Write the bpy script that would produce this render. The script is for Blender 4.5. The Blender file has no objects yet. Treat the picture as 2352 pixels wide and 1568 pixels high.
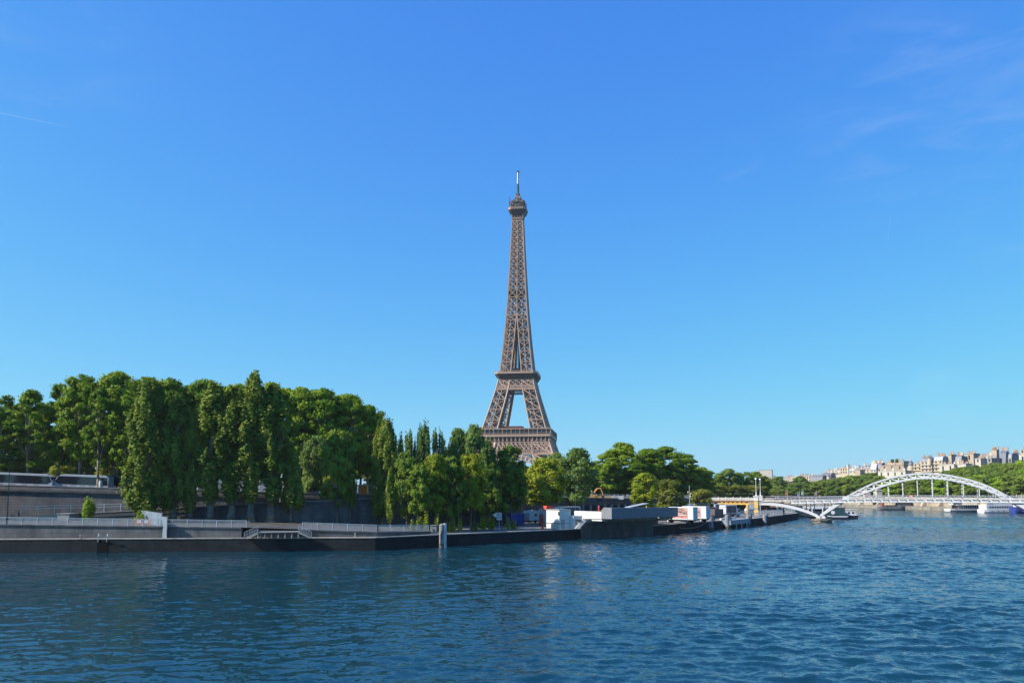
import bpy, bmesh, math, random
import numpy as np
from mathutils import Vector, Matrix
rad = math.radians
SC = bpy.context.scene
COL = SC.collection

# ------------------------------------------------------------------ camera
FPX, TILT, HOR, EYE = 1750.0, rad(4.8), 1130.0, 10.2      # photo is measured at 2352 px wide
SHIFT = (HOR - 784 - FPX * math.tan(TILT)) / 2352.0
cam_d = bpy.data.cameras.new("camera")
cam = bpy.data.objects.new("camera", cam_d)
COL.objects.link(cam)
cam.location = (0, 0, EYE)
cam.rotation_euler = (rad(90) + TILT, 0, 0)
cam_d.sensor_width = 36.0
cam_d.lens = 36.0 * FPX / 2352.0
cam_d.shift_y = SHIFT
cam_d.clip_start = 0.5
cam_d.clip_end = 30000
SC.camera = cam

# ------------------------------------------------------------------ pixel <-> place
def _t(v, Y):
    yc = 784 - v + SHIFT * 2352
    return Y / (FPX * math.cos(TILT) - yc * math.sin(TILT)), yc
def P(u, v, Y):
    t, yc = _t(v, Y)
    return Vector(((u - 1176) * t, Y, EYE + t * (FPX * math.sin(TILT) + yc * math.cos(TILT))))
def XA(u, v, Y): return P(u, v, Y).x
def ZA(v, Y): return P(1176, v, Y).z
def YW(v, z=0.0): return FPX * (EYE - z) / (v - HOR)

# ------------------------------------------------------------------ light
SUN_EL, SUN_AZ_BEHIND = rad(38), rad(17)
sdir = Vector((-math.cos(SUN_AZ_BEHIND) * math.cos(SUN_EL), -math.sin(SUN_AZ_BEHIND) * math.cos(SUN_EL), math.sin(SUN_EL)))
sun_d = bpy.data.lights.new("sun", 'SUN')
sun_d.energy = 5.0
sun_d.angle = rad(0.53)
sun_d.color = (1.0, 0.93, 0.82)
sun = bpy.data.objects.new("sun", sun_d)
COL.objects.link(sun)
sun.rotation_euler = (-sdir).to_track_quat('-Z', 'Y').to_euler()

SKY_K, SKY_GAIN = (0.053, 0.192, 0.68), 5.9
W = bpy.data.worlds.new("World")
SC.world = W
W.use_nodes = True
wn, wl = W.node_tree.nodes, W.node_tree.links
for n in list(wn): wn.remove(n)
sky = wn.new("ShaderNodeTexSky")
sky.sky_type = 'NISHITA'
sky.sun_disc = False
sky.sun_elevation = SUN_EL
sky.sun_rotation = math.atan2(sdir.x, sdir.y)
sky.altitude = 0
sky.air_density = 1.0
sky.dust_density = 0.0
sky.ozone_density = 2.0
# the camera's own response to that sky: each channel saturates softly
sep = wn.new("ShaderNodeSeparateColor"); com = wn.new("ShaderNodeCombineColor")
wl.new(sky.outputs['Color'], sep.inputs[0])
for ch, k in (("Red", SKY_K[0]), ("Green", SKY_K[1]), ("Blue", SKY_K[2])):
    m1 = wn.new("ShaderNodeMath"); m1.operation = 'MULTIPLY'; m1.inputs[1].default_value = -k
    m2 = wn.new("ShaderNodeMath"); m2.operation = 'EXPONENT'
    m3 = wn.new("ShaderNodeMath"); m3.operation = 'MULTIPLY_ADD'; m3.inputs[1].default_value = -SKY_GAIN; m3.inputs[2].default_value = SKY_GAIN
    wl.new(sep.outputs[ch], m1.inputs[0]); wl.new(m1.outputs[0], m2.inputs[0]); wl.new(m2.outputs[0], m3.inputs[0])
    wl.new(m3.outputs[0], com.inputs[ch])
# thin cirrus wisps high on the right and at the upper left, and a thin contrail: all over the view direction
def sky_dir(u, v): return (P(u, v, 100.0) - Vector((0, 0, EYE))).normalized()
def wmath(op, a, b=None, c=None):
    x = wn.new("ShaderNodeMath"); x.operation = op
    for i, q in enumerate((a, b, c)):
        if q is None: continue
        if isinstance(q, (int, float)): x.inputs[i].default_value = q
        else: wl.new(q, x.inputs[i])
    return x.outputs[0]
tc = wn.new("ShaderNodeTexCoord")
def wdot(d):
    x = wn.new("ShaderNodeVectorMath"); x.operation = 'DOT_PRODUCT'; wl.new(tc.outputs['Generated'], x.inputs[0]); x.inputs[1].default_value = d; return x.outputs['Value']
def wstep(val, lo, hi, a=0.0, b=1.0):
    x = wn.new("ShaderNodeMapRange"); x.interpolation_type = 'SMOOTHSTEP'; wl.new(val, x.inputs['Value'])
    for k, q in (('From Min', lo), ('From Max', hi), ('To Min', a), ('To Max', b)): x.inputs[k].default_value = q
    return x.outputs[0]
mp = wn.new("ShaderNodeMapping")
mp.inputs['Rotation'].default_value = (0, rad(-12), 0)
mp.inputs['Scale'].default_value = (3.0, 3.0, 11.0)
nz = wn.new("ShaderNodeTexNoise")
nz.inputs['Scale'].default_value = 2.4
nz.inputs['Detail'].default_value = 8
nz.inputs['Roughness'].default_value = 0.6
nz.inputs['Distortion'].default_value = 0.8
wl.new(tc.outputs['Generated'], mp.inputs['Vector'])
wl.new(mp.outputs['Vector'], nz.inputs['Vector'])
wisp = wstep(nz.outputs['Fac'], 0.42, 0.80)
zone = None
for (u, v, lo, hi, g) in ((2130, 205, 9.5, 2.5, 0.085), (1690, 372, 2.2, 0.5, 0.07), (110, 50, 8.0, 2.0, 0.05), (2330, 498, 4.0, 1.0, 0.06), (2165, 908, 2.5, 0.5, 0.07)):
    z_ = wmath('MULTIPLY', wstep(wdot(sky_dir(u, v)), math.cos(rad(lo)), math.cos(rad(hi))), g)
    zone = z_ if zone is None else wmath('MAXIMUM', zone, z_)
fac = wmath('MULTIPLY', wisp, zone)
for (p, q, w_, ext, g) in (((-30, 254), (205, 301), 0.0011, 5.0, 0.10), ((2042, 528), (2036, 585), 0.0009, 1.1, 0.09)):
    d1, d2 = sky_dir(*p), sky_dir(*q); n_ = d1.cross(d2).normalized()
    line = wstep(wmath('ABSOLUTE', wdot(n_)), 0.0, w_, 1.0, 0.0)
    fac = wmath('MAXIMUM', fac, wmath('MULTIPLY', wmath('MULTIPLY', line, wstep(wdot(d1), math.cos(rad(ext)), math.cos(rad(ext * 0.25)))), g))
mixc = wn.new("ShaderNodeMixRGB")
wl.new(fac, mixc.inputs['Fac'])
mixc.inputs['Color2'].default_value = (5.8, 5.9, 6.1, 1)
bg = wn.new("ShaderNodeBackground")
bg.inputs['Strength'].default_value = 0.1
wo = wn.new("ShaderNodeOutputWorld")
wl.new(com.outputs[0], mixc.inputs['Color1'])
wl.new(mixc.outputs['Color'], bg.inputs['Color'])
wl.new(bg.outputs['Background'], wo.inputs['Surface'])

SC.view_settings.view_transform = 'Standard'
SC.view_settings.look = 'None'
SC.view_settings.exposure = 0.7
SC.view_settings.gamma = 1.0
SC.cycles.max_bounces = 6
SC.cycles.transparent_max_bounces = 8
SC.cycles.caustics_reflective = False
SC.cycles.caustics_refractive = False

# ------------------------------------------------------------------ materials
MATS = {}
def mat(name, col, rough=0.7, metal=0.0, var=0.0, vscale=1.0, bump=0.0, bscale=8.0, spec=0.5, stretch=(1, 1, 1), col2=None, coat=0.0, rand=0.0):
    if name in MATS: return MATS[name]
    m = bpy.data.materials.new(name)
    m.use_nodes = True
    N, L = m.node_tree.nodes, m.node_tree.links
    b = N["Principled BSDF"]
    b.inputs['Roughness'].default_value = rough
    b.inputs['Metallic'].default_value = metal
    b.inputs['Specular IOR Level'].default_value = spec
    b.inputs['Coat Weight'].default_value = coat
    c4 = (*col, 1)
    b.inputs['Base Color'].default_value = c4
    t = N.new("ShaderNodeTexCoord")
    mpn = N.new("ShaderNodeMapping")
    mpn.inputs['Scale'].default_value = stretch
    L.new(t.outputs['Object'], mpn.inputs['Vector'])
    if var or col2:
        n = N.new("ShaderNodeTexNoise")
        n.inputs['Scale'].default_value = vscale
        n.inputs['Detail'].default_value = 5
        n.inputs['Roughness'].default_value = 0.65
        L.new(mpn.outputs['Vector'], n.inputs['Vector'])
        r = N.new("ShaderNodeValToRGB")
        r.color_ramp.elements[0].position = 0.32
        r.color_ramp.elements[1].position = 0.68
        ca = col2 if col2 else tuple(max(0, x * (1 - var)) for x in col)
        cb = col if col2 else tuple(min(1, x * (1 + var * 0.6)) for x in col)
        r.color_ramp.elements[0].color = (*ca, 1)
        r.color_ramp.elements[1].color = (*cb, 1)
        L.new(n.outputs['Fac'], r.inputs['Fac'])
        src = r.outputs['Color']
        if rand:
            oi = N.new("ShaderNodeObjectInfo")
            mr = N.new("ShaderNodeMapRange")
            mr.inputs['To Min'].default_value = 1 - rand
            mr.inputs['To Max'].default_value = 1 + rand
            L.new(oi.outputs['Random'], mr.inputs['Value'])
            h2 = N.new("ShaderNodeHueSaturation")
            L.new(mr.outputs['Result'], h2.inputs['Value'])
            L.new(src, h2.inputs['Color'])
            src = h2.outputs['Color']
        L.new(src, b.inputs['Base Color'])
    if bump:
        n2 = N.new("ShaderNodeTexNoise")
        n2.inputs['Scale'].default_value = bscale
        n2.inputs['Detail'].default_value = 4
        L.new(mpn.outputs['Vector'], n2.inputs['Vector'])
        bp = N.new("ShaderNodeBump")
        bp.inputs['Strength'].default_value = 0.6
        bp.inputs['Distance'].default_value = bump
        L.new(n2.outputs['Fac'], bp.inputs['Height'])
        L.new(bp.outputs['Normal'], b.inputs['Normal'])
    MATS[name] = m
    return m

def mat_block(name, c1, c2, mortar, bw=1.4, bh=0.55, stain=0.5, sscale=0.35, rough=0.85, vert='Z'):
    """ashlar stone wall: courses of blocks with joints, streaky stains"""
    if name in MATS: return MATS[name]
    m = bpy.data.materials.new(name)
    m.use_nodes = True
    N, L = m.node_tree.nodes, m.node_tree.links
    b = N["Principled BSDF"]
    b.inputs['Roughness'].default_value = rough
    b.inputs['Specular IOR Level'].default_value = 0.25
    t = N.new("ShaderNodeTexCoord")
    sx = N.new("ShaderNodeSeparateXYZ")
    L.new(t.outputs['Object'], sx.inputs['Vector'])
    ad = N.new("ShaderNodeMath"); ad.operation = 'MULTIPLY_ADD'
    L.new(sx.outputs['Y'], ad.inputs[0]); ad.inputs[1].default_value = 0.7
    L.new(sx.outputs['X'], ad.inputs[2])
    cx = N.new("ShaderNodeCombineXYZ")
    L.new(ad.outputs[0], cx.inputs['X']); L.new(sx.outputs['Z'], cx.inputs['Y'])
    br = N.new("ShaderNodeTexBrick")
    br.inputs['Scale'].default_value = 1.0
    br.inputs['Brick Width'].default_value = bw
    br.inputs['Row Height'].default_value = bh
    br.inputs['Mortar Size'].default_value = 0.02
    br.inputs['Mortar Smooth'].default_value = 0.3
    br.inputs['Color1'].default_value = (*c1, 1)
    br.inputs['Color2'].default_value = (*c2, 1)
    br.inputs['Mortar'].default_value = (*mortar, 1)
    L.new(cx.outputs[0], br.inputs['Vector'])
    mpn = N.new("ShaderNodeMapping"); mpn.inputs['Scale'].default_value = (1, 1, 0.35)
    L.new(t.outputs['Object'], mpn.inputs['Vector'])
    n = N.new("ShaderNodeTexNoise"); n.inputs['Scale'].default_value = sscale; n.inputs['Detail'].default_value = 7
    n.inputs['Roughness'].default_value = 0.7
    L.new(mpn.outputs[0], n.inputs['Vector'])
    r = N.new("ShaderNodeMapRange"); r.inputs['From Min'].default_value = 0.35; r.inputs['From Max'].default_value = 0.65
    r.inputs['To Min'].default_value = 1 - stain; r.inputs['To Max'].default_value = 1.15
    L.new(n.outputs['Fac'], r.inputs['Value'])
    mx = N.new("ShaderNodeMixRGB"); mx.blend_type = 'MULTIPLY'; mx.inputs['Fac'].default_value = 1
    L.new(br.outputs['Color'], mx.inputs['Color1']); L.new(r.outputs['Result'], mx.inputs['Color2'])
    L.new(mx.outputs[0], b.inputs['Base Color'])
    bp = N.new("ShaderNodeBump"); bp.inputs['Strength'].default_value = 0.5; bp.inputs['Distance'].default_value = 0.04
    L.new(br.outputs['Fac'], bp.inputs['Height']); bp.invert = True
    L.new(bp.outputs['Normal'], b.inputs['Normal'])
    MATS[name] = m
    return m

def mat_leaf(name, ca, cb, cc, trans=0.3, nscale=0.45):
    """foliage: colour differs between leaf clumps and between trees"""
    m = bpy.data.materials.new(name)
    m.use_nodes = True
    N, L = m.node_tree.nodes, m.node_tree.links
    for n in list(N): N.remove(n)
    t = N.new("ShaderNodeTexCoord")
    oi = N.new("ShaderNodeObjectInfo")
    n1 = N.new("ShaderNodeTexNoise"); n1.inputs['Scale'].default_value = nscale; n1.inputs['Detail'].default_value = 3
    n2 = N.new("ShaderNodeTexNoise"); n2.inputs['Scale'].default_value = 4.0; n2.inputs['Detail'].default_value = 1
    ad = N.new("ShaderNodeVectorMath"); ad.operation = 'MULTIPLY_ADD'
    L.new(oi.outputs['Random'], ad.inputs[0]); ad.inputs[1].default_value = (31, 17, 23); L.new(t.outputs['Object'], ad.inputs[2])
    L.new(ad.outputs[0], n1.inputs['Vector']); L.new(ad.outputs[0], n2.inputs['Vector'])
    mm = N.new("ShaderNodeMath"); mm.operation = 'MULTIPLY_ADD'
    L.new(n2.outputs['Fac'], mm.inputs[0]); mm.inputs[1].default_value = 0.55; L.new(n1.outputs['Fac'], mm.inputs[2])
    m2 = N.new("ShaderNodeMath"); m2.operation = 'MULTIPLY_ADD'
    L.new(oi.outputs['Random'], m2.inputs[0]); m2.inputs[1].default_value = 0.3; L.new(mm.outputs[0], m2.inputs[2])
    r = N.new("ShaderNodeValToRGB")
    r.color_ramp.elements[0].position = 0.62; r.color_ramp.elements[0].color = (*ca, 1)
    r.color_ramp.elements[1].position = 1.16 if False else 1.0; r.color_ramp.elements[1].color = (*cc, 1)
    e = r.color_ramp.elements.new(0.84); e.color = (*cb, 1)
    L.new(m2.outputs[0], r.inputs['Fac'])
    pb = N.new("ShaderNodeBsdfPrincipled"); pb.inputs['Roughness'].default_value = 0.6; pb.inputs['Specular IOR Level'].default_value = 0.12
    tr = N.new("ShaderNodeBsdfTranslucent")
    hs2 = N.new("ShaderNodeHueSaturation"); hs2.inputs['Value'].default_value = 1.3; hs2.inputs['Hue'].default_value = 0.485
    L.new(r.outputs[0], pb.inputs['Base Color']); L.new(r.outputs[0], hs2.inputs['Color']); L.new(hs2.outputs[0], tr.inputs['Color'])
    mix = N.new("ShaderNodeMixShader"); mix.inputs['Fac'].default_value = trans
    L.new(pb.outputs[0], mix.inputs[1]); L.new(tr.outputs[0], mix.inputs[2])
    o = N.new("ShaderNodeOutputMaterial"); L.new(mix.outputs[0], o.inputs['Surface'])
    MATS[name] = m
    return m

# ------------------------------------------------------------------ mesh builder
class MB:
    def __init__(s): s.v, s.f, s.mi, s.m, s.M = [], [], [], 0, None
    def add(s, vs, fs, mi=None):
        o = len(s.v)
        if s.M is not None: vs = [s.M @ Vector(q) for q in vs]
        s.v += [tuple(q) for q in vs]
        for f in fs:
            s.f.append(tuple(i + o for i in f)); s.mi.append(s.m if mi is None else mi)
        return s
    def box(s, c, d, mi=None):
        x, y, z = c; a, b, e = d[0] / 2, d[1] / 2, d[2] / 2
        return s.add([(x - a, y - b, z - e), (x + a, y - b, z - e), (x + a, y + b, z - e), (x - a, y + b, z - e),
                      (x - a, y - b, z + e), (x + a, y - b, z + e), (x + a, y + b, z + e), (x - a, y + b, z + e)],
                     [(0, 3, 2, 1), (4, 5, 6, 7), (0, 1, 5, 4), (1, 2, 6, 5), (2, 3, 7, 6), (3, 0, 4, 7)], mi)
    def bx(s, x0, x1, y0, y1, z0, z1, mi=None):
        return s.box(((x0 + x1) / 2, (y0 + y1) / 2, (z0 + z1) / 2), (abs(x1 - x0), abs(y1 - y0), abs(z1 - z0)), mi)
    def beam(s, p, q, w, h=None, mi=None, up=(0, 0, 1)):
        h = w if h is None else h
        p, q = Vector(p), Vector(q); d = q - p
        if d.length < 1e-6: return s
        d.normalize(); up = Vector(up)
        if abs(d.dot(up)) > 0.98: up = Vector((0, 1, 0))
        a = d.cross(up).normalized() * (w / 2); b = a.cross(d).normalized() * (h / 2)
        vs = [p - a - b, p + a - b, p + a + b, p - a + b, q - a - b, q + a - b, q + a + b, q - a + b]
        return s.add(vs, [(3, 2, 1, 0), (4, 5, 6, 7), (0, 1, 5, 4), (1, 2, 6, 5), (2, 3, 7, 6), (3, 0, 4, 7)], mi)
    def cyl(s, p, q, r0, r1=None, n=10, mi=None, caps=True):
        r1 = r0 if r1 is None else r1
        p, q = Vector(p), Vector(q); d = (q - p).normalized()
        up = Vector((0, 0, 1)) if abs(d.z) < 0.95 else Vector((0, 1, 0))
        a = d.cross(up).normalized(); b = a.cross(d).normalized()
        vs = []
        for c, r in ((p, r0), (q, r1)):
            for i in range(n):
                t = 2 * math.pi * i / n
                vs.append(c + a * (r * math.cos(t)) + b * (r * math.sin(t)))
        fs = [(i, n + i, n + (i + 1) % n, (i + 1) % n) for i in range(n)]
        if caps: fs += [tuple(range(n)), tuple(range(2 * n - 1, n - 1, -1))]
        return s.add(vs, fs, mi)
    def tube(s, pts, rs, n=6, mi=None):
        for i in range(len(pts) - 1): s.cyl(pts[i], pts[i + 1], rs[i], rs[i + 1], n, mi)
        return s
    def lathe(s, c, prof, n=16, mi=None):
        c = Vector(c); vs = []; k = len(prof)
        for r, z in prof:
            for i in range(n):
                t = 2 * math.pi * i / n
                vs.append(c + Vector((r * math.cos(t), r * math.sin(t), z)))
        fs = []
        for j in range(k - 1):
            for i in range(n):
                fs.append((j * n + i, j * n + (i + 1) % n, (j + 1) * n + (i + 1) % n, (j + 1) * n + i))
        fs += [tuple(range(n - 1, -1, -1)), tuple(range((k - 1) * n, k * n))]
        return s.add(vs, fs, mi)
    def prism(s, pts, z0, z1, mi=None):
        n = len(pts)
        vs = [(x, y, z0) for x, y in pts] + [(x, y, z1) for x, y in pts]
        return s.add(vs, [(i, (i + 1) % n, n + (i + 1) % n, n + i) for i in range(n)] + [tuple(range(n - 1, -1, -1)), tuple(range(n, 2 * n))], mi)
    def ext(s, prof, y0, y1, mi=None):
        """profile in x,z extruded along y"""
        n = len(prof)
        vs = [(x, y0, z) for x, z in prof] + [(x, y1, z) for x, z in prof]
        return s.add(vs, [(i, (i + 1) % n, n + (i + 1) % n, n + i) for i in range(n)] + [tuple(range(n - 1, -1, -1)), tuple(range(n, 2 * n))], mi)
    def quad(s, a, b, c, d, mi=None): return s.add([a, b, c, d], [(0, 1, 2, 3)], mi)
    def strip(s, A, B, mi=None):
        n = len(A)
        return s.add(list(A) + list(B), [(i, i + 1, n + i + 1, n + i) for i in range(n - 1)], mi)
    def mesh(s, name, mats, smooth=False):
        me = bpy.data.meshes.new(name)
        me.from_pydata(s.v, [], s.f)
        mats = mats if isinstance(mats, (list, tuple)) else [mats]
        for m in mats: me.materials.append(m)
        if len(mats) > 1: me.polygons.foreach_set('material_index', s.mi)
        if smooth: me.polygons.foreach_set('use_smooth', [True] * len(s.f))
        me.update()
        return me
    def build(s, name, mats, parent=None, smooth=False, local=False, bevel=0):
        if parent is not None and not local:
            Mi = parent_world(parent).inverted()
            s.v = [tuple(Mi @ Vector(q)) for q in s.v]
        me = s.mesh(name, mats, smooth)
        bm = bmesh.new(); bm.from_mesh(me)
        bmesh.ops.recalc_face_normals(bm, faces=bm.faces)
        if bevel:
            bmesh.ops.remove_doubles(bm, verts=bm.verts, dist=0.0005)
            ed = [e for e in bm.edges if len(e.link_faces) == 2 and e.calc_face_angle(0) > 0.6]
            bmesh.ops.bevel(bm, geom=ed, offset=bevel, segments=2, profile=0.6, affect='EDGES', clamp_overlap=True)
        bm.to_mesh(me); bm.free()
        o = bpy.data.objects.new(name, me)
        COL.objects.link(o)
        if parent is not None: o.parent = parent
        return o

def parent_world(o):
    m = Matrix.LocRotScale(o.location, o.rotation_euler, o.scale)
    return parent_world(o.parent) @ m if o.parent else m

def tag(o, label=None, cat=None, group=None, kind=None):
    if label: o['label'] = label
    if cat: o['category'] = cat
    if group: o['group'] = group
    if kind: o['kind'] = kind
    return o
def thing(name, label, cat, loc=(0, 0, 0), rz=0.0, group=None):
    o = bpy.data.objects.new(name, None)
    COL.objects.link(o)
    o.empty_display_size = 0.3
    o.location = loc; o.rotation_euler = (0, 0, rz)
    return tag(o, label, cat, group)
def inst(me, name, parent, loc=(0, 0, 0), rz=0.0, sc=(1, 1, 1)):
    o = bpy.data.objects.new(name, me)
    COL.objects.link(o)
    o.parent = parent; o.location = loc; o.rotation_euler = (0, 0, rz); o.scale = sc
    return o
def dup(root, loc=None, rz=None, sc=None, label=None, group=None):
    def cp(o, par):
        c = o.copy(); COL.objects.link(c); c.parent = par
        for ch in list(o.children): cp(ch, c)
        return c
    r = cp(root, None)
    if loc is not None: r.location = loc
    if rz is not None: r.rotation_euler = (0, 0, rz)
    if sc is not None: r.scale = sc
    if label: r['label'] = label
    if group: r['group'] = group
    return r
def interp(tab, x):
    if x <= tab[0][0]: return tab[0][1]
    for (a, p), (b, q) in zip(tab, tab[1:]):
        if x <= b: return p + (q - p) * (x - a) / (b - a)
    return tab[-1][1]

# common materials
M_conc = mat("concrete", (0.27, 0.26, 0.24), 0.85, var=0.35, vscale=0.6, bump=0.02)
M_concl = mat("pale_concrete", (0.62, 0.60, 0.56), 0.8, var=0.18, vscale=0.5, bump=0.01)
M_asph = mat("asphalt", (0.055, 0.055, 0.058), 0.9, var=0.4, vscale=0.25)
M_pave = mat("paving", (0.21, 0.19, 0.165), 0.9, var=0.4, vscale=0.3, bump=0.01)
M_white = mat("white_paint", (0.62, 0.62, 0.61), 0.45, var=0.06, vscale=0.4)
M_wbridge = mat("bridge_white_paint", (0.56, 0.56, 0.57), 0.4, var=0.08, vscale=0.25)
M_grey = mat("grey_metal", (0.34, 0.36, 0.38), 0.5, 0.3, var=0.15, vscale=1.0)
M_galv = mat("galvanised_steel", (0.50, 0.53, 0.55), 0.45, 0.35, var=0.2, vscale=1.5)
M_dark = mat("dark_metal", (0.03, 0.033, 0.037), 0.5, 0.2)
M_glass = mat("dark_glass", (0.015, 0.02, 0.028), 0.08, spec=0.6)
M_rub = mat("rubber", (0.02, 0.02, 0.02), 0.8)
M_red = mat("red_paint", (0.55, 0.03, 0.02), 0.5)
M_orange = mat("orange_plastic", (0.80, 0.13, 0.02), 0.6)
M_yellow = mat("yellow_paint", (0.70, 0.42, 0.10), 0.55, var=0.15, vscale=0.8)
M_blue = mat("blue_paint", (0.02, 0.05, 0.32), 0.6)
M_bark = mat("bark", (0.17, 0.14, 0.105), 0.95, var=0.5, vscale=1.2, bump=0.05, stretch=(1, 1, 0.3))
M_plbark = mat("plane_bark", (0.27, 0.23, 0.165), 0.9, var=0.5, vscale=0.9, bump=0.03)
# ================================================================== river, banks, walls
# water: flat sheet with wind ripples in the shader
def mat_water():
    m = bpy.data.materials.new("river_water"); m.use_nodes = True
    N, L = m.node_tree.nodes, m.node_tree.links
    b = N["Principled BSDF"]
    b.inputs['Base Color'].default_value = (0.004, 0.034, 0.054, 1)
    b.inputs['IOR'].default_value = 1.33
    b.inputs['Roughness'].default_value = 0.08
    t = N.new("ShaderNodeTexCoord")
    def noise(scale, stretch, rot, detail=3, rough=0.6, dist=0.0):
        mp_ = N.new("ShaderNodeMapping"); mp_.inputs['Scale'].default_value = stretch; mp_.inputs['Rotation'].default_value = (0, 0, rot)
        L.new(t.outputs['Object'], mp_.inputs['Vector'])
        n = N.new("ShaderNodeTexNoise"); n.inputs['Scale'].default_value = scale; n.inputs['Detail'].default_value = detail
        n.inputs['Roughness'].default_value = rough; n.inputs['Distortion'].default_value = dist
        L.new(mp_.outputs[0], n.inputs['Vector']); return n.outputs['Fac']
    def ma(op, a, bb, c=None):
        x = N.new("ShaderNodeMath"); x.operation = op
        for i, q in enumerate((a, bb, c)):
            if q is None: continue
            if isinstance(q, (int, float)): x.inputs[i].default_value = q
            else: L.new(q, x.inputs[i])
        return x.outputs[0]
    def vnoise(scale, stretch, rot, detail=2, rough=0.55):
        mp_ = N.new("ShaderNodeMapping"); mp_.inputs['Scale'].default_value = stretch; mp_.inputs['Rotation'].default_value = (0, 0, rot)
        L.new(t.outputs['Object'], mp_.inputs['Vector'])
        n = N.new("ShaderNodeTexNoise"); n.inputs['Scale'].default_value = scale; n.inputs['Detail'].default_value = detail; n.inputs['Roughness'].default_value = rough
        n.inputs['Distortion'].default_value = 0.35
        L.new(mp_.outputs[0], n.inputs['Vector'])
        sub = N.new("ShaderNodeVectorMath"); sub.operation = 'SUBTRACT'; sub.inputs[1].default_value = (0.5, 0.5, 0.5)
        L.new(n.outputs['Color'], sub.inputs[0]); return sub.outputs[0]
    def vsc(v, k):
        x = N.new("ShaderNodeVectorMath"); x.operation = 'SCALE'; L.new(v, x.inputs[0])
        if isinstance(k, (int, float)): x.inputs['Scale'].default_value = k
        else: L.new(k, x.inputs['Scale'])
        return x.outputs[0]
    def vadd(a, b):
        x = N.new("ShaderNodeVectorMath"); x.operation = 'ADD'; L.new(a, x.inputs[0]); L.new(b, x.inputs[1]); return x.outputs[0]
    # the slope of the surface: wavelets, ripples, a slow swell; gusts roughen some lanes and leave others smoother
    patch = noise(0.011, (0.45, 1.7, 1), rad(-28), 4, 0.6)
    pm = N.new("ShaderNodeMapRange"); pm.inputs['From Min'].default_value = 0.36; pm.inputs['From Max'].default_value = 0.64
    pm.inputs['To Min'].default_value = 0.62; pm.inputs['To Max'].default_value = 1.15
    L.new(patch, pm.inputs['Value'])
    v = vadd(vsc(vnoise(1.6, (0.6, 1.1, 1), rad(16), 2), 0.28), vsc(vnoise(4.2, (0.7, 1.1, 1), rad(-10), 2, 0.6), 0.42))
    sx_ = N.new("ShaderNodeSeparateXYZ"); L.new(t.outputs['Object'], sx_.inputs[0])
    lee = N.new("ShaderNodeMapRange"); lee.interpolation_type = 'SMOOTHSTEP'     # calmer under the left bank, choppier in mid-river
    lee.inputs['From Min'].default_value = -70; lee.inputs['From Max'].default_value = 70; lee.inputs['To Min'].default_value = 0.55; lee.inputs['To Max'].default_value = 2.3
    L.new(sx_.outputs['X'], lee.inputs['Value'])
    amp = ma('MULTIPLY', pm.outputs[0], lee.outputs[0])
    v = vadd(vsc(v, amp), vsc(vnoise(0.3, (0.5, 1.4, 1), rad(24), 2), 0.04))
    flat = N.new("ShaderNodeVectorMath"); flat.operation = 'MULTIPLY_ADD'; flat.inputs[1].default_value = (0.95, 1.0, 0.0)
    geo = N.new("ShaderNodeNewGeometry"); L.new(geo.outputs['Normal'], flat.inputs[2])
    L.new(v, flat.inputs[0])
    nn = N.new("ShaderNodeVectorMath"); nn.operation = 'NORMALIZE'; L.new(flat.outputs[0], nn.inputs[0])
    L.new(nn.outputs[0], b.inputs['Normal'])
    return m
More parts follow.
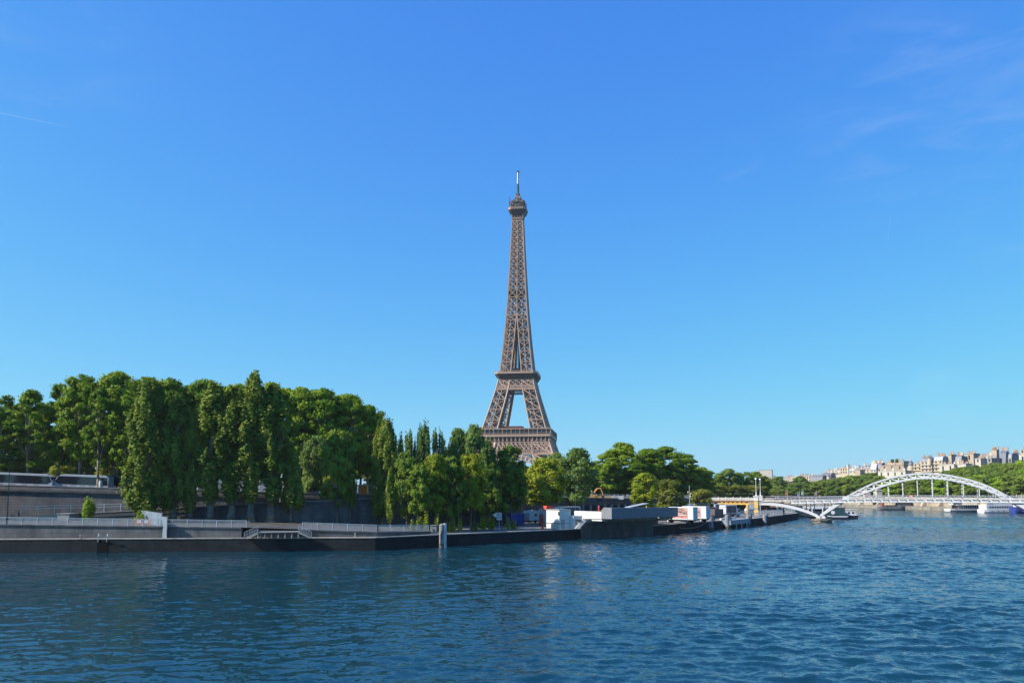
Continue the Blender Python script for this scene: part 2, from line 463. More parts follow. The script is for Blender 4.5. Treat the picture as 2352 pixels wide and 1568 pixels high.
def river_mesh():
    """one sheet: fine cells and real wavelets where the river is in view, wide flat cells outside"""
    def axis(segs):
        out = [segs[0][0]]
        for a, b, st in segs:
            n = max(1, int(round((b - a) / st))); out += [a + (b - a) * (i + 1) / n for i in range(n)]
        return np.array(out)
    xs = axis([(-900, -340, 140), (-340, -100, 12), (-100, -45, 0.36), (-45, 60, 0.24), (60, 115, 0.42), (115, 265, 0.9), (265, 340, 6), (340, 1500, 290)])
    ys = axis([(-300, -20, 70), (-20, 24, 4), (24, 34, .8), (34, 75, 0.21), (75, 150, 0.36), (150, 310, 0.75), (310, 520, 1.6), (520, 1600, 40)])
    dx, dy = np.gradient(xs), np.gradient(ys)
    Xg, Yg = np.meshgrid(xs, ys)
    cell = np.maximum(np.broadcast_to(dx[None, :], Xg.shape), np.broadcast_to(dy[:, None] * 0.8, Xg.shape))
    rng = np.random.default_rng(5)
    Z = np.zeros_like(Xg)
    lee = 0.45 + 0.95 / (1 + np.exp(-(Xg + Yg * 0.12 - 18) / 22.0))        # sheltered under the left bank
    gust = np.zeros_like(Xg)
    for k in range(7):
        th = rng.uniform(-0.5, 0.3); lam = rng.uniform(28, 90)
        gust += np.sin(2 * np.pi * (Xg * np.sin(th) * 0.6 + Yg * np.cos(th)) / lam + rng.uniform(0, 6.28) + 1.2 * np.sin(Xg / rng.uniform(25, 60) + k))
    gust = np.clip(1 + gust * 0.13, 0.6, 1.4)
    N_ = 56
    for k in range(N_):
        lam = 0.6 * (4.6 / 0.6) ** ((k + rng.uniform(0, 1)) / N_)
        th = rng.normal(0.25, 0.62) + np.pi / 2
        slope = 0.0245 * (1.0 if lam < 2 else 0.7)
        amp = slope * 1.414 * lam / (2 * np.pi)
        keep = np.clip((lam / cell - 2.2) / 1.6, 0, 1)
        Z += amp * keep * np.sin(2 * np.pi * (Xg * np.cos(th) + Yg * np.sin(th)) / lam + rng.uniform(0, 6.28) + 0.5 * np.sin(Xg / (lam * 3.1) + k) )
    Z *= lee * gust
    ny, nx = Xg.shape
    co = np.stack([Xg, Yg, Z], axis=-1).reshape(-1, 3).astype(np.float32)
    i = np.arange((ny - 1) * nx).reshape(ny - 1, nx)[:, :-1].ravel()
    f = np.stack([i, i + 1, i + 1 + nx, i + nx], axis=-1).astype(np.int32)
    me = bpy.data.meshes.new("river")
    n = len(f); me.vertices.add(len(co)); me.loops.add(4 * n); me.polygons.add(n)
    me.vertices.foreach_set('co', co.ravel()); me.loops.foreach_set('vertex_index', f.ravel())
    me.polygons.foreach_set('loop_start', np.arange(0, 4 * n, 4, dtype=np.int32)); me.polygons.foreach_set('loop_total', np.full(n, 4, dtype=np.int32))
    me.polygons.foreach_set('use_smooth', np.ones(n, dtype=bool))
    me.materials.append(mat_water()); me.update(calc_edges=True)
    return me
river = bpy.data.objects.new("river", river_mesh()); COL.objects.link(river)
tag(river, "blue rippled river filling the foreground", kind="structure")

# quay edge line (x, y), left to right, then away along the river
QE = [(-330, 112), (-150, 126), (-87, 130), (-50, 133), (-24, 135), (-14, 144), (0, 155), (16, 168), (34, 184), (54, 210), (73, 232),
      (81, 245), (101, 279), (111, 297), (114, 330), (108, 420), (92, 700), (60, 1500)]
def offs(path, d):
    """shift an (x,y) path inland by d"""
    out = []
    for i, (x, y) in enumerate(path):
        a = path[max(0, i - 1)]; b = path[min(len(path) - 1, i + 1)]
        t = Vector((b[0] - a[0], b[1] - a[1])).normalized()
        out.append((x - t.y * d, y + t.x * d))
    return out
def wall_mesh(path, ztop, zbot, thick, mb=None):
    mb = mb or MB()
    back = offs(path, thick)
    n = len(path)
    zt = [ztop(x, y) if callable(ztop) else ztop for x, y in path]
    zb = [zbot(x, y) if callable(zbot) else zbot for x, y in path]
    F0 = [(p[0], p[1], z) for p, z in zip(path, zb)]; F1 = [(p[0], p[1], z) for p, z in zip(path, zt)]
    B0 = [(p[0], p[1], z) for p, z in zip(back, zb)]; B1 = [(p[0], p[1], z) for p, z in zip(back, zt)]
    mb.strip(F0, F1).strip(F1, B1).strip(B1, B0)
    mb.quad(F0[0], F1[0], B1[0], B0[0]); mb.quad(F0[-1], B0[-1], B1[-1], F1[-1])
    return mb
def dens(path, step):
    out = []
    for a, b in zip(path, path[1:]):
        L_ = math.hypot(b[0] - a[0], b[1] - a[1]); k = max(1, int(L_ / step))
        out += [(a[0] + (b[0] - a[0]) * i / k, a[1] + (b[1] - a[1]) * i / k) for i in range(k)]
    return out + [path[-1]]

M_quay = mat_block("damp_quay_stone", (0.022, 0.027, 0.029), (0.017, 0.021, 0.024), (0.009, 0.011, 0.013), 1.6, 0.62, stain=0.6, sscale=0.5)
M_wallst = mat_block("terrace_stone", (0.165, 0.16, 0.155), (0.13, 0.126, 0.125), (0.07, 0.07, 0.07), 1.5, 0.8, stain=0.45)
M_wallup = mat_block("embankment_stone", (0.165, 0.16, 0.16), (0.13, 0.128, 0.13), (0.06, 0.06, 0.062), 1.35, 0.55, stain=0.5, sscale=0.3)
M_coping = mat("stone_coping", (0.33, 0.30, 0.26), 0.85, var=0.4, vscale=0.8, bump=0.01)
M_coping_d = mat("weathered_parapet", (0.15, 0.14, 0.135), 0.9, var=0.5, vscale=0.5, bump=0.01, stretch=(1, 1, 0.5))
M_rampd = mat("dark_masonry", (0.075, 0.075, 0.08), 0.9, var=0.45, vscale=0.4, stretch=(1, 1, 0.5))  # darker mottled masonry of the parapets and string course
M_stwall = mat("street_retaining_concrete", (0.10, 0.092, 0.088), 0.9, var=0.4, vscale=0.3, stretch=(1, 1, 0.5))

QZ = 2.3
# waterside quay wall with a pale worn coping (the quay's edge), a plinth at the waterline
qwall = thing("quay_wall", "long dark damp stone quay wall along the far waterline", "wall", (QE[4][0], QE[4][1], 0))
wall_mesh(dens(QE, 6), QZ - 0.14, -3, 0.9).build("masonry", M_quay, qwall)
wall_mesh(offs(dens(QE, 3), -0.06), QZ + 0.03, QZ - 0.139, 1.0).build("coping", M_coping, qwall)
# near-black slab painted as a recess's shade, with two ladder rails at the left
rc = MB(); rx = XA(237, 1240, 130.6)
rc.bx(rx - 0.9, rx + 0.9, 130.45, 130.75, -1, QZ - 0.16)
rc.build("ladder_recess_shade", mat("recess_shade", (0.005, 0.006, 0.007), .95, spec=.1), qwall)
lad = thing("quay_ladder", "pair of pale hooped ladder rails at the quay's edge above the dark recess", "ladder", (rx, 130.4, QZ))
for s_ in (-1, 1):
    r = MB(); x = rx + s_ * 0.75
    pts = [(x, 130.35, QZ - 0.5), (x, 130.35, QZ + 0.5), (x, 130.6, QZ + 0.82), (x, 130.95, QZ + 0.7), (x, 131.1, QZ)]
    r.tube(pts, [0.06] * 5, 6); r.build("ladder_rail", M_galv, lad)
# terrace above the ledge (left), with its retaining wall
TW = [(-330, 117), (-87, 132.0), (-47.5, 134.8), (-37.5, 135.8), (-24, 137), (-15.2, 146)]
TWZ = [(-330, 5.4), (-87, 4.72), (-47.5, 4.05), (-37.5, 3.68), (-15.7, 2.85)]
def tz(x, y=0): return interp(TWZ, x)
a_ = dens(TW[:3], 4); b_ = dens(TW[3:], 4)
wall_mesh(a_, lambda x, y: tz(x) - 0.16, QZ - 0.2, 0.6).build("x", M_wallst)
o = bpy.data.objects["x"]; o.name = "terrace_wall"; tag(o, "low grey stained retaining wall under the left river railing", "wall", "retaining walls above the quay ledge")
wall_mesh(b_, lambda x, y: tz(x) - 0.16, QZ - 0.2, 0.6).build("x", M_wallst)
o = bpy.data.objects["x"]; o.name = "terrace_wall"; tag(o, "low grey stained retaining wall under the railing right of the landing stage", "wall", "retaining walls above the quay ledge")
cop = wall_mesh(offs(a_, -0.15), lambda x, y: tz(x) + 0.02, lambda x, y: tz(x) - 0.158, 0.9)
cop.build("coping", M_coping_d, bpy.data.objects["terrace_wall"])
cop = wall_mesh(offs(b_, -0.15), lambda x, y: tz(x) + 0.02, lambda x, y: tz(x) - 0.158, 0.9)
cop.build("coping", M_coping_d, bpy.data.objects["terrace_wall.001"])

# ramp wall R (becomes the street wall further right), upper street wall U
RW = [(-330, 138), (-110, 149), (-89, 150), (-66.5, 151), (-51, 152), (-34, 158), (-28, 162), (-17, 172), (-3, 187), (16, 205), (45, 242), (78, 292), (96, 330), (92, 420), (76, 700), (45, 1500)]
RWZ = [(-330, 4.9), (-95, 5.0), (-89, 6.0), (-81, 6.3), (-66.5, 7.1), (-51, 8.1), (-34, 8.7), (-28, 9.2), (-17, 9.4), (16, 8.75), (45, 8.25), (78, 7.9), (96, 7.9)]
def rz_(x, y=0): return interp(RWZ, x)
UW = [(-330, 148), (-100, 158), (-60, 160.5), (-40, 164), (-27, 171), (-19.5, 176.5)]
UWZ = [(-330, 14.5), (-105, 11.75), (-84.5, 11.2), (-62, 10.55), (-35, 9.95), (-19, 9.4)]
def uz(x, y=0): return interp(UWZ, x)
lower = [p for p in RW if p[0] <= -17 and p[1] < 173 and p[0] >= -89]
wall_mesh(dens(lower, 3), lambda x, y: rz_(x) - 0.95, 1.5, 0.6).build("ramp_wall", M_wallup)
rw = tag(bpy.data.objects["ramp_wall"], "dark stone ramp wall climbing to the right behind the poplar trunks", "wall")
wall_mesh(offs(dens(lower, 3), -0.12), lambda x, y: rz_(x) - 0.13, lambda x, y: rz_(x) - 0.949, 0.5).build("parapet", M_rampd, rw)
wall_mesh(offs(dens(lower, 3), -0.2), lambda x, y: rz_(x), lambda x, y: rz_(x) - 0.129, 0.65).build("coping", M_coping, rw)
stw = [p for p in RW if p[0] >= -17 and (p[1] >= 172)]
stw_a = stw[:6]
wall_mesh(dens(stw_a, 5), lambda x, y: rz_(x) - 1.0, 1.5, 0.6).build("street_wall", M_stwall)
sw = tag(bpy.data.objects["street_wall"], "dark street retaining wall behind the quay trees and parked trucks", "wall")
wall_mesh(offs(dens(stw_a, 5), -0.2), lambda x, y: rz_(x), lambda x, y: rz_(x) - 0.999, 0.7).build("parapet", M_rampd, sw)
# colonnade of dark bays low in the street wall
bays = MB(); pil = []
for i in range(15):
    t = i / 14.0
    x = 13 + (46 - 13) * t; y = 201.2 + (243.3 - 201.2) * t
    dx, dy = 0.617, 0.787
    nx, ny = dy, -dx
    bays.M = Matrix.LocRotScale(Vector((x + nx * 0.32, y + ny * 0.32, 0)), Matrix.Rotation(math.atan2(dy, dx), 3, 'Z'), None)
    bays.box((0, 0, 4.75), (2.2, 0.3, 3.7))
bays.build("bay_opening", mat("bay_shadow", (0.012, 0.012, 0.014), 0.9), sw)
for i in range(16):
    t = (i - 0.5) / 14.0
    x = 13 + 33 * t; y = 201.2 + 42.1 * t
    p_ = MB(); p_.M = Matrix.LocRotScale(Vector((x + 0.45 * 0.787, y - 0.45 * 0.617, 0)), Matrix.Rotation(math.atan2(0.787, 0.617), 3, 'Z'), None)
    p_.box((0, 0, 4.6), (0.75, 0.5, 4.2)); p_.build("pillar", M_conc, sw)
stw_b = stw[5:]
tag(wall_mesh(dens(stw_b, 25), lambda x, y: 7.9, 0, 0.6).build("far_embankment", M_stwall), "grey embankment continuing behind the footbridge on the left bank", "wall")
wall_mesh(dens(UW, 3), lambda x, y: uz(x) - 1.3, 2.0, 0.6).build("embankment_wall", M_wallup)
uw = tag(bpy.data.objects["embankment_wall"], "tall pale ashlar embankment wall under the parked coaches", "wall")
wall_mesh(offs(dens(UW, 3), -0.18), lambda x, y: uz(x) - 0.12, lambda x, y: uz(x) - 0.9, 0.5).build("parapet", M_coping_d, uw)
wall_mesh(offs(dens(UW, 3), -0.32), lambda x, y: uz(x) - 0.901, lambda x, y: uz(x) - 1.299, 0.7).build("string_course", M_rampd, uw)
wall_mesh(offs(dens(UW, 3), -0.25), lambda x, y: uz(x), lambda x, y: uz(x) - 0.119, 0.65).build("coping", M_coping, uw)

# ground sheets -----------------------------------------------------
def surf(name, A, zA, B, zB, m, label=None, step=4):
    A = dens(A, step) if step else A
    # resample B to A's parameter
    def resample(path, ts):
        d = [0]
        for a, b in zip(path, path[1:]): d.append(d[-1] + math.hypot(b[0] - a[0], b[1] - a[1]))
        out = []
        for t in ts:
            s = t * d[-1]
            for i in range(len(d) - 1):
                if s <= d[i + 1] + 1e-6:
                    f = (s - d[i]) / max(1e-6, d[i + 1] - d[i]); a, b = path[i], path[i + 1]
                    out.append((a[0] + (b[0] - a[0]) * f, a[1] + (b[1] - a[1]) * f)); break
            else: out.append(path[-1])
        return out
    d = [0]
    for a, b in zip(A, A[1:]): d.append(d[-1] + math.hypot(b[0] - a[0], b[1] - a[1]))
    Bp = resample(B, [q / d[-1] for q in d])
    f = lambda z, p: z(*p) if callable(z) else z
    mb = MB(); mb.strip([(p[0], p[1], f(zA, p)) for p in A], [(p[0], p[1], f(zB, p)) for p in Bp])
    o = mb.build(name, m); return tag(o, label, None, kind="structure")
# narrow ledge by the water (left) then the broad quay (right)
surf("quay_ledge", offs(QE[:6], 0.85), QZ, offs(TW[:6], 0.2), QZ, M_pave, "narrow paved ledge along the waterline")
QI = offs(QE[5:14], 0.9)
surf("quay_pavement", QI, QZ, [(-15, 174), (-3, 187.3), (16, 205.3), (45, 242.3), (78, 292), (92, 322)], 2.9, M_pave, "pale paved lower quay with parked trucks")
surf("quay_pavement_far", offs(QE[12:], 0.9), QZ, [(78, 292), (96, 330), (92, 420), (76, 700), (45, 1500)], 2.9, M_pave, "quay continuing behind the footbridge")
surf("terrace_road", offs(TW, 0.55), lambda x, y: tz(x) - 0.004, [(-330, 137), (-110, 148.5), (-89, 149.6), (-66.5, 150.6), (-51, 151.6), (-34, 157.6), (-17, 172.3)], lambda x, y: max(2.9, tz(x)) + 0.25, M_asph, "dark asphalt terrace road under the poplars")
# strip of dry earth along the tree feet
surf("earth_strip", [(-55, 147.5), (-38, 149.5), (-30, 153)], lambda x, y: tz(x) + 0.24, [(-55, 149.4), (-38, 152.2), (-31, 156)], lambda x, y: tz(x) + 0.26, mat("dry_earth", (0.30, 0.22, 0.10), 0.95, var=0.5, vscale=1.2), "strip of dry yellow grass along the poplar feet")
surf("ramp_road", [(-91, 150.5), (-66.5, 151.5), (-51, 152.5), (-34, 158.5), (-28, 162.5), (-18.5, 173.5)], lambda x, y: rz_(x) - 0.9, [(-92, 158.3), (-60, 160.4), (-40, 163.9), (-27, 170.9), (-19, 175.5)], lambda x, y: rz_(x) - 0.9, M_asph, "sloping ramp road between the two stone walls")
# streets above and the ground behind
def gz(x, y=0): return (uz(x) - 1.0) if x < -19 else rz_(x) - 0.95
LINE = [(-330, 148.3), (-100, 158.3), (-60, 160.8), (-40, 164.3), (-27, 171.3), (-17, 176.5), (-3, 187.5), (16, 205.5), (45, 242.5), (78, 292.5), (96, 330), (92, 420), (76, 700), (45, 1500)]
surf("street", LINE, gz, [(-330, 170), (-105, 180), (-65, 183), (-45, 188), (-35, 194), (-24, 200), (-12, 210), (0, 226), (28, 262), (60, 310), (78, 345), (74, 430), (58, 700), (25, 1500)], gz, M_asph, "asphalt riverside street on the left bank")
BACK = [(-330, 170), (-105, 180), (-65, 183), (-45, 188), (-35, 194), (-24, 200), (-12, 210), (0, 226), (28, 262), (60, 310), (78, 345), (74, 430), (58, 700), (25, 1500)]
M_earth = mat("park_ground", (0.10, 0.09, 0.05), 0.95, col2=(0.035, 0.055, 0.015), vscale=0.15)
surf("ground", BACK, lambda x, y: gz(x) + 0.02, [(-6000, 300), (-6000, 2500), (-5000, 6000), (-1500, 9000), (0, 9000), (1200, 9000)], 7.0, M_earth, "park ground behind the street trees", step=20)

# right bank ---------------------------------------------------------
RB = [(150, 40), (170, 150), (187, 222), (214, 300), (250, 372), (238, 450), (227, 540), (206, 760), (150, 1500)]
M_rbw = mat_block("sunlit_limestone", (0.46, 0.38, 0.27), (0.40, 0.33, 0.235), (0.25, 0.20, 0.14), 2.0, 0.7, stain=0.4, sscale=0.2)
RBr = list(reversed(RB))
mat_block("far_quay_stone", (0.30, 0.27, 0.22), (0.26, 0.235, 0.19), (0.17, 0.15, 0.12), 2.4, 0.8, stain=0.5, sscale=0.3)
# a path running right-to-left keeps inland on its right, so shift with a minus sign
def inl(path, d): return offs(path, -d)          # inland = +x side for a path going away from us
o = wall_mesh(dens(RBr, 12), 1.9, -3, 1.0).build("far_quay_wall", MATS["far_quay_stone"])
tag(o, "low pale stone quay wall along the opposite waterline", "wall")
RW2 = inl(RB, 9)
o = wall_mesh(list(reversed(dens(RW2, 12))), 6.4, 0, 1.0).build("far_embankment_wall", M_rbw)
few = tag(o, "tall sunlit beige embankment wall across the river under the trees", "wall")
wall_mesh(list(reversed(dens(inl(RB, 8.85), 12))), 7.3, 6.401, 0.5).build("parapet", mat("pale_stone", (0.50, 0.45, 0.36), 0.85, var=0.25, vscale=0.4), few)
# raking buttresses and a dark underpass mouth in it
for y in (330, 342, 354, 366, 378, 390, 402, 414, 428, 442, 456, 500, 520):
    x = interp([(p[1], p[0]) for p in RW2], y)
    m_ = MB(); m_.add([(x - 3.0, y - 1.1, 1.9), (x - 3.0, y + 1.1, 1.9), (x + .3, y + 1.1, 1.9), (x + .3, y - 1.1, 1.9), (x - .4, y - 1.1, 6.1), (x - .4, y + 1.1, 6.1), (x + .3, y + 1.1, 6.1), (x + .3, y - 1.1, 6.1)],
        [(0, 3, 2, 1), (4, 5, 6, 7), (0, 1, 5, 4), (1, 2, 6, 5), (2, 3, 7, 6), (3, 0, 4, 7)])
    m_.build("buttress", M_rbw, few)
um = MB(); ux = interp([(p[1], p[0]) for p in RW2], 478)
um.add([(ux - .8, 466, 1.95), (ux - .8, 492, 1.95), (ux - .8, 486, 5.6), (ux - .8, 468, 5.6), (ux + .6, 466, 1.95), (ux + .6, 492, 1.95), (ux + .6, 486, 5.6), (ux + .6, 468, 5.6)], [(0, 1, 2, 3), (4, 7, 6, 5), (0, 4, 5, 1), (1, 5, 6, 2), (2, 6, 7, 3), (3, 7, 4, 0)])
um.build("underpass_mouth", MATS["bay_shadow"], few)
surf("far_quay", inl(RB, 0.95), 1.88, inl(RB, 9.2), 2.0, M_pave, "paved lower quay on the opposite bank", step=15)
surf("far_street", inl(RB, 9.4), 6.35, inl(RB, 36), 6.4, M_asph, "riverside avenue on the opposite bank", step=15)
# hill behind: rows of the terrain sheet
hill_rows = []
rbd = dens(RB, 25)
prof = [(36, 6.4), (60, 8.5), (110, 14), (170, 24), (230, 33), (300, 40), (420, 50), (700, 52), (1600, 45), (5000, 30)]
for d, z in prof:
    row = inl(rbd, d)
    hill_rows.append([(x, y, 6.4 + (z - 6.4) * min(1.15, max(0.35, 1.25 - (y - 250) / 900.0))) for x, y in row])
hm = MB()
for a, b in zip(hill_rows, hill_rows[1:]): hm.strip(a, b)
tag(hm.build("hill", M_earth), "wooded hillside rising behind the opposite bank", "hill", kind="structure")
# ================================================================== lattice tower
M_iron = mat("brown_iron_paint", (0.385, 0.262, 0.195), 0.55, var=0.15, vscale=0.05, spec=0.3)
M_iron_shade = mat("brown_iron_shade", (0.06, 0.049, 0.048), 0.6, var=0.2, vscale=0.08, spec=0.3)  # shaded copy of the iron: inner and underside shade put into the colour
TX, TY, TZ0, TROT = 6.0, 740.0, 7.0, rad(-8.0)
tower = thing("lattice_tower", "tall brown iron lattice tower with galleries and antenna rising behind the trees", "tower", (TX, TY, TZ0), TROT)
PR = [(0, 60), (20, 48), (40, 36.4), (57, 31.6), (62, 30.2), (85, 23.4), (101, 18.9), (108, 17.3), (118, 15.6), (150, 12.3), (182, 9.65), (220, 7.5), (258, 5.8), (268, 5.35), (284, 5.2)]
def pr(z): return interp(PR, z)
LWT = [(0, 25), (57, 15.4), (62, 14.4), (101, 11.8), (118, 10.3), (150, 9.9), (174, 9.95)]
def lw(z): return min(interp(LWT, z), pr(z))
def legmesh(sx, sy, levels, mb, chord=1.0, br=0.75, fine=True):
    def c(i, z):
        a, b = pr(z), pr(z) - lw(z)
        return Vector((sx * (a if i in (0, 1) else b), sy * (a if i in (0, 2) else b), z))
    faces = [(0, 1), (0, 2), (1, 3), (2, 3)]
    for z0, z1 in zip(levels, levels[1:]):
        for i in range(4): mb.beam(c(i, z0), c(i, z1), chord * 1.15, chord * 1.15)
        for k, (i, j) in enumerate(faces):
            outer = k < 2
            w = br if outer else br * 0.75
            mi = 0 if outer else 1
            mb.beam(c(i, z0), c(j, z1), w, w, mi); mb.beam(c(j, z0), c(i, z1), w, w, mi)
            mb.beam(c(i, z1), c(j, z1), w * 1.25, w * 1.2, mi)
            if fine:
                m0, m1 = (c(i, z0) + c(j, z0)) / 2, (c(i, z1) + c(j, z1)) / 2
                mb.beam(m0, m1, 0.55, 0.55, mi)
                zm = (z0 + z1) / 2
                a, b = (c(i, z0) + c(i, z1)) / 2, (c(j, z0) + c(j, z1)) / 2
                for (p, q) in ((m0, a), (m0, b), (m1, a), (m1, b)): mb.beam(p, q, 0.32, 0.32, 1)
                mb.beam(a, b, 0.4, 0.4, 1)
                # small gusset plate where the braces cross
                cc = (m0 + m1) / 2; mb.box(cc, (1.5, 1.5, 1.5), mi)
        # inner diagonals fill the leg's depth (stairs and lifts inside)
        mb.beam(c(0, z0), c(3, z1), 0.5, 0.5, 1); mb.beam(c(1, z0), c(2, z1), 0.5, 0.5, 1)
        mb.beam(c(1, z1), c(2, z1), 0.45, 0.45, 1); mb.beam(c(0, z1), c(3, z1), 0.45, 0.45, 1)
L_base = [0, 13, 26, 38, 49.3]
L_mid = [61, 71.2, 81.4, 91.4, 101]
L_up = [117.5, 128.3, 138.8, 149.3, 159.8, 170.3]
for sx in (-1, 1):
    for sy in (-1, 1):
        mb = MB()
        mb.M = tower_M = Matrix.Identity(4)
        legmesh(sx, sy, L_base, mb, 1.6, 1.0, False)
        legmesh(sx, sy, [49.3, 55, 61], mb, 1.2, 0.8, False)
        legmesh(sx, sy, L_mid, mb, 1.05, 0.75)
        legmesh(sx, sy, [101, 109, 117.5], mb, 1.0, 0.7, False)
        # lift rails running up inside
        a = lambda z: Vector((sx * (pr(z) - lw(z) * 0.5), sy * (pr(z) - lw(z) * 0.5), z))
        for off in (-1.6, 1.6):
            mb.beam(a(10) + Vector((off, 0, 0)), a(57) + Vector((off, 0, 0)), 0.7, 0.7, 1)
            mb.beam(a(61) + Vector((off, 0, 0)), a(112) + Vector((off, 0, 0)), 0.9, 0.9, 1)
        mb.M = None
        legmesh(sx, sy, L_up, mb, 0.85, 0.6)
        legmesh(sx, sy, [170.3, 175.5], mb, 0.85, 0.6, False)
        mb.box((sx * 47.5, sy * 47.5, 1.5), (27, 27, 3.0))
        mb.build("leg", [M_iron, M_iron_shade], tower, local=True)
# single shaft above the merge
Ls = [175.5, 184.5, 193.3, 201.8, 210, 218, 225.7, 233, 240, 246.7, 253.2, 259.4, 265, 270.3]
mb = MB()
def rot4(p, k):
    x, y, z = p
    for _ in range(k): x, y = -y, x
    return (x, y, z)
for z0, z1 in zip(Ls, Ls[1:]):
    for k in range(4):
        a0, a1 = pr(z0), pr(z1)
        R = lambda x, y, z: rot4((x, y, z), k)
        mb.beam(R(-a0, -a0, z0), R(-a1, -a1, z1), 0.95)
        mb.beam(R(0, -a0, z0), R(0, -a1, z1), 0.85)
        mb.beam(R(-a1, -a1, z1), R(a1, -a1, z1), 0.6)
        for s in (-1, 1):
            mb.beam(R(s * a0, -a0, z0), R(0, -a1, z1), 0.62); mb.beam(R(0, -a0, z0), R(s * a1, -a1, z1), 0.62)
        mb.box(R(0, -a1, z1), (1.5, 1.5, 1.5))
        zm = (z0 + z1) / 2; am = pr(zm)
        for s in (-1, 1):
            mb.beam(R(s * am, -am, zm), R(s * am / 2, -a1, z1), 0.3, 0.3, 1); mb.beam(R(s * am / 2, -a0, z0), R(s * am, -am, zm), 0.3, 0.3, 1)
            mb.beam(R(s * am, -am, zm), R(0, -am, zm), 0.3, 0.3, 1)
        mb.beam(R(-a1, -a1, z1), R(a1, a1, z1), 0.45, 0.45, 1)
        # inner ring of diagonals
        b0, b1 = a0 * 0.55, a1 * 0.55
        mb.beam(R(-b0, -b0, z0), R(b1, -b1, z1), 0.45, 0.45, 1); mb.beam(R(b0, -b0, z0), R(-b1, -b1, z1), 0.45, 0.45, 1)
        mb.beam(R(-b0, -b0, z0), R(-b1, -b1, z1), 0.55, 0.55, 1)
mb.build("shaft", [M_iron, M_iron_shade], tower, local=True)
# lift guides in the middle
mb = MB()
for x, y in ((-2.2, -1.5), (2.2, -1.5), (-2.2, 1.5), (2.2, 1.5)):
    mb.beam((x, y, 118), (x * 0.8, y * 0.8, 276), 0.8, 0.8)
z = 120
while z < 274:
    mb.bx(-2.2, 2.2, -1.5, 1.5, z, z + 0.35)
    mb.beam((-2.2, -1.5, z), (2.2, -1.5, z + 4), 0.35); mb.beam((2.2, 1.5, z), (-2.2, 1.5, z + 4), 0.35)
    z += 4
mb.bx(0.4, 2.6, -1.2, 1.2, 118, 240)
mb.build("lift_shaft", [M_iron_shade], tower, local=True)
mb = MB(); mb.bx(-8.0, 8.0, -8.0, 8.0, 196.5, 199.4); mb.bx(-8.3, 8.3, -8.3, 8.3, 199.4, 199.8)
mb.build("rest_platform", M_iron_shade, tower, local=True)

def octa(h, ch): return [(-h + ch, -h), (h - ch, -h), (h, -h + ch), (h, h - ch), (h - ch, h), (-h + ch, h), (-h, h - ch), (-h, -h + ch)]
def ringprism(mb, h0, z0, h1, z1, ch0, ch1, mi=0):
    A, B = octa(h0, ch0), octa(h1, ch1)
    mb.add([(x, y, z0) for x, y in A] + [(x, y, z1) for x, y in B], [(i, (i + 1) % 8, 8 + (i + 1) % 8, 8 + i) for i in range(8)] + [tuple(range(7, -1, -1)), tuple(range(8, 16))], mi)
def latt(mb, z0, z1, n, w, k, x0=None, x1=None, mi=0, out=0.0):
    """band of crossed bars on face k between the outer planes at z0 and z1"""
    h0, h1 = pr(z0) + out, pr(z1) + out
    for i in range(n):
        f0, f1 = i / n, (i + 1) / n
        X = lambda f, h: -h + 2 * h * f
        mb.beam(rot4((X(f0, h0), -h0, z0), k), rot4((X(f1, h1), -h1, z1), k), w, w, mi)
        mb.beam(rot4((X(f1, h0), -h0, z0), k), rot4((X(f0, h1), -h1, z1), k), w, w, mi)
        mb.beam(rot4((X(f0, h0), -h0, z0), k), rot4((X(f0, h1), -h1, z1), k), w * 0.8, w * 0.8, mi)
# middle gallery (second floor): bands, flared soffit, rim, rail
g2 = MB()
for k in range(4):
    latt(g2, 105.3, 110.6, 6, 0.62, k, out=0.15)
    for zz in (101.0, 105.2, 110.7):
        h = pr(zz) + 0.2
        g2.beam(rot4((-h, -h, zz), k), rot4((h, -h, zz), k), 0.8, 0.8)
    latt(g2, 101.2, 103.2, 24, 0.42, k, out=0.15); latt(g2, 103.2, 105.2, 24, 0.42, k, out=0.15)
    # backing sheets in the shaded iron inside the X band
    h = pr(107) - 1.4
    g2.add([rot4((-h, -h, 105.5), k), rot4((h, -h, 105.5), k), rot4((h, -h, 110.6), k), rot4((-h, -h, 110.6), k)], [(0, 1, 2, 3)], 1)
ringprism(g2, pr(110.8) + 0.2, 110.8, 20.2, 116.2, 1.0, 3.4, 1)
ringprism(g2, 20.6, 116.2, 20.6, 118.0, 3.5, 3.5, 0)
for i in range(8):
    A = octa(20.4, 3.45); p, q = A[i], A[(i + 1) % 8]
    g2.beam((*p, 119.2), (*q, 119.2), 0.22)
    n = 14 if i % 2 == 0 else 3
    for j in range(n):
        f = j / n; g2.beam((p[0] + (q[0] - p[0]) * f, p[1] + (q[1] - p[1]) * f, 118), (p[0] + (q[0] - p[0]) * f, p[1] + (q[1] - p[1]) * f, 119.2), 0.16)
for k in range(4):
    for i in range(9):      # ribs under the soffit
        f = -0.85 + 1.7 * i / 8
        h0, h1 = pr(110.8) + 0.3, 20.3
        g2.beam(rot4((f * h0, -h0, 110.9), k), rot4((f * h1, -h1, 116.1), k), 0.35, 0.35, 1)
g2.build("gallery", [M_iron, M_iron_shade], tower, local=True)
pv = MB(); pv.bx(-11, 11, -11, 11, 118.05, 121.8); pv.bx(-11.6, 11.6, -11.6, 11.6, 121.8, 122.2)
pv.build("kiosk", mat("kiosk_brown", (0.07, 0.05, 0.05), 0.4, var=0.4, vscale=0.4), tower, local=True)
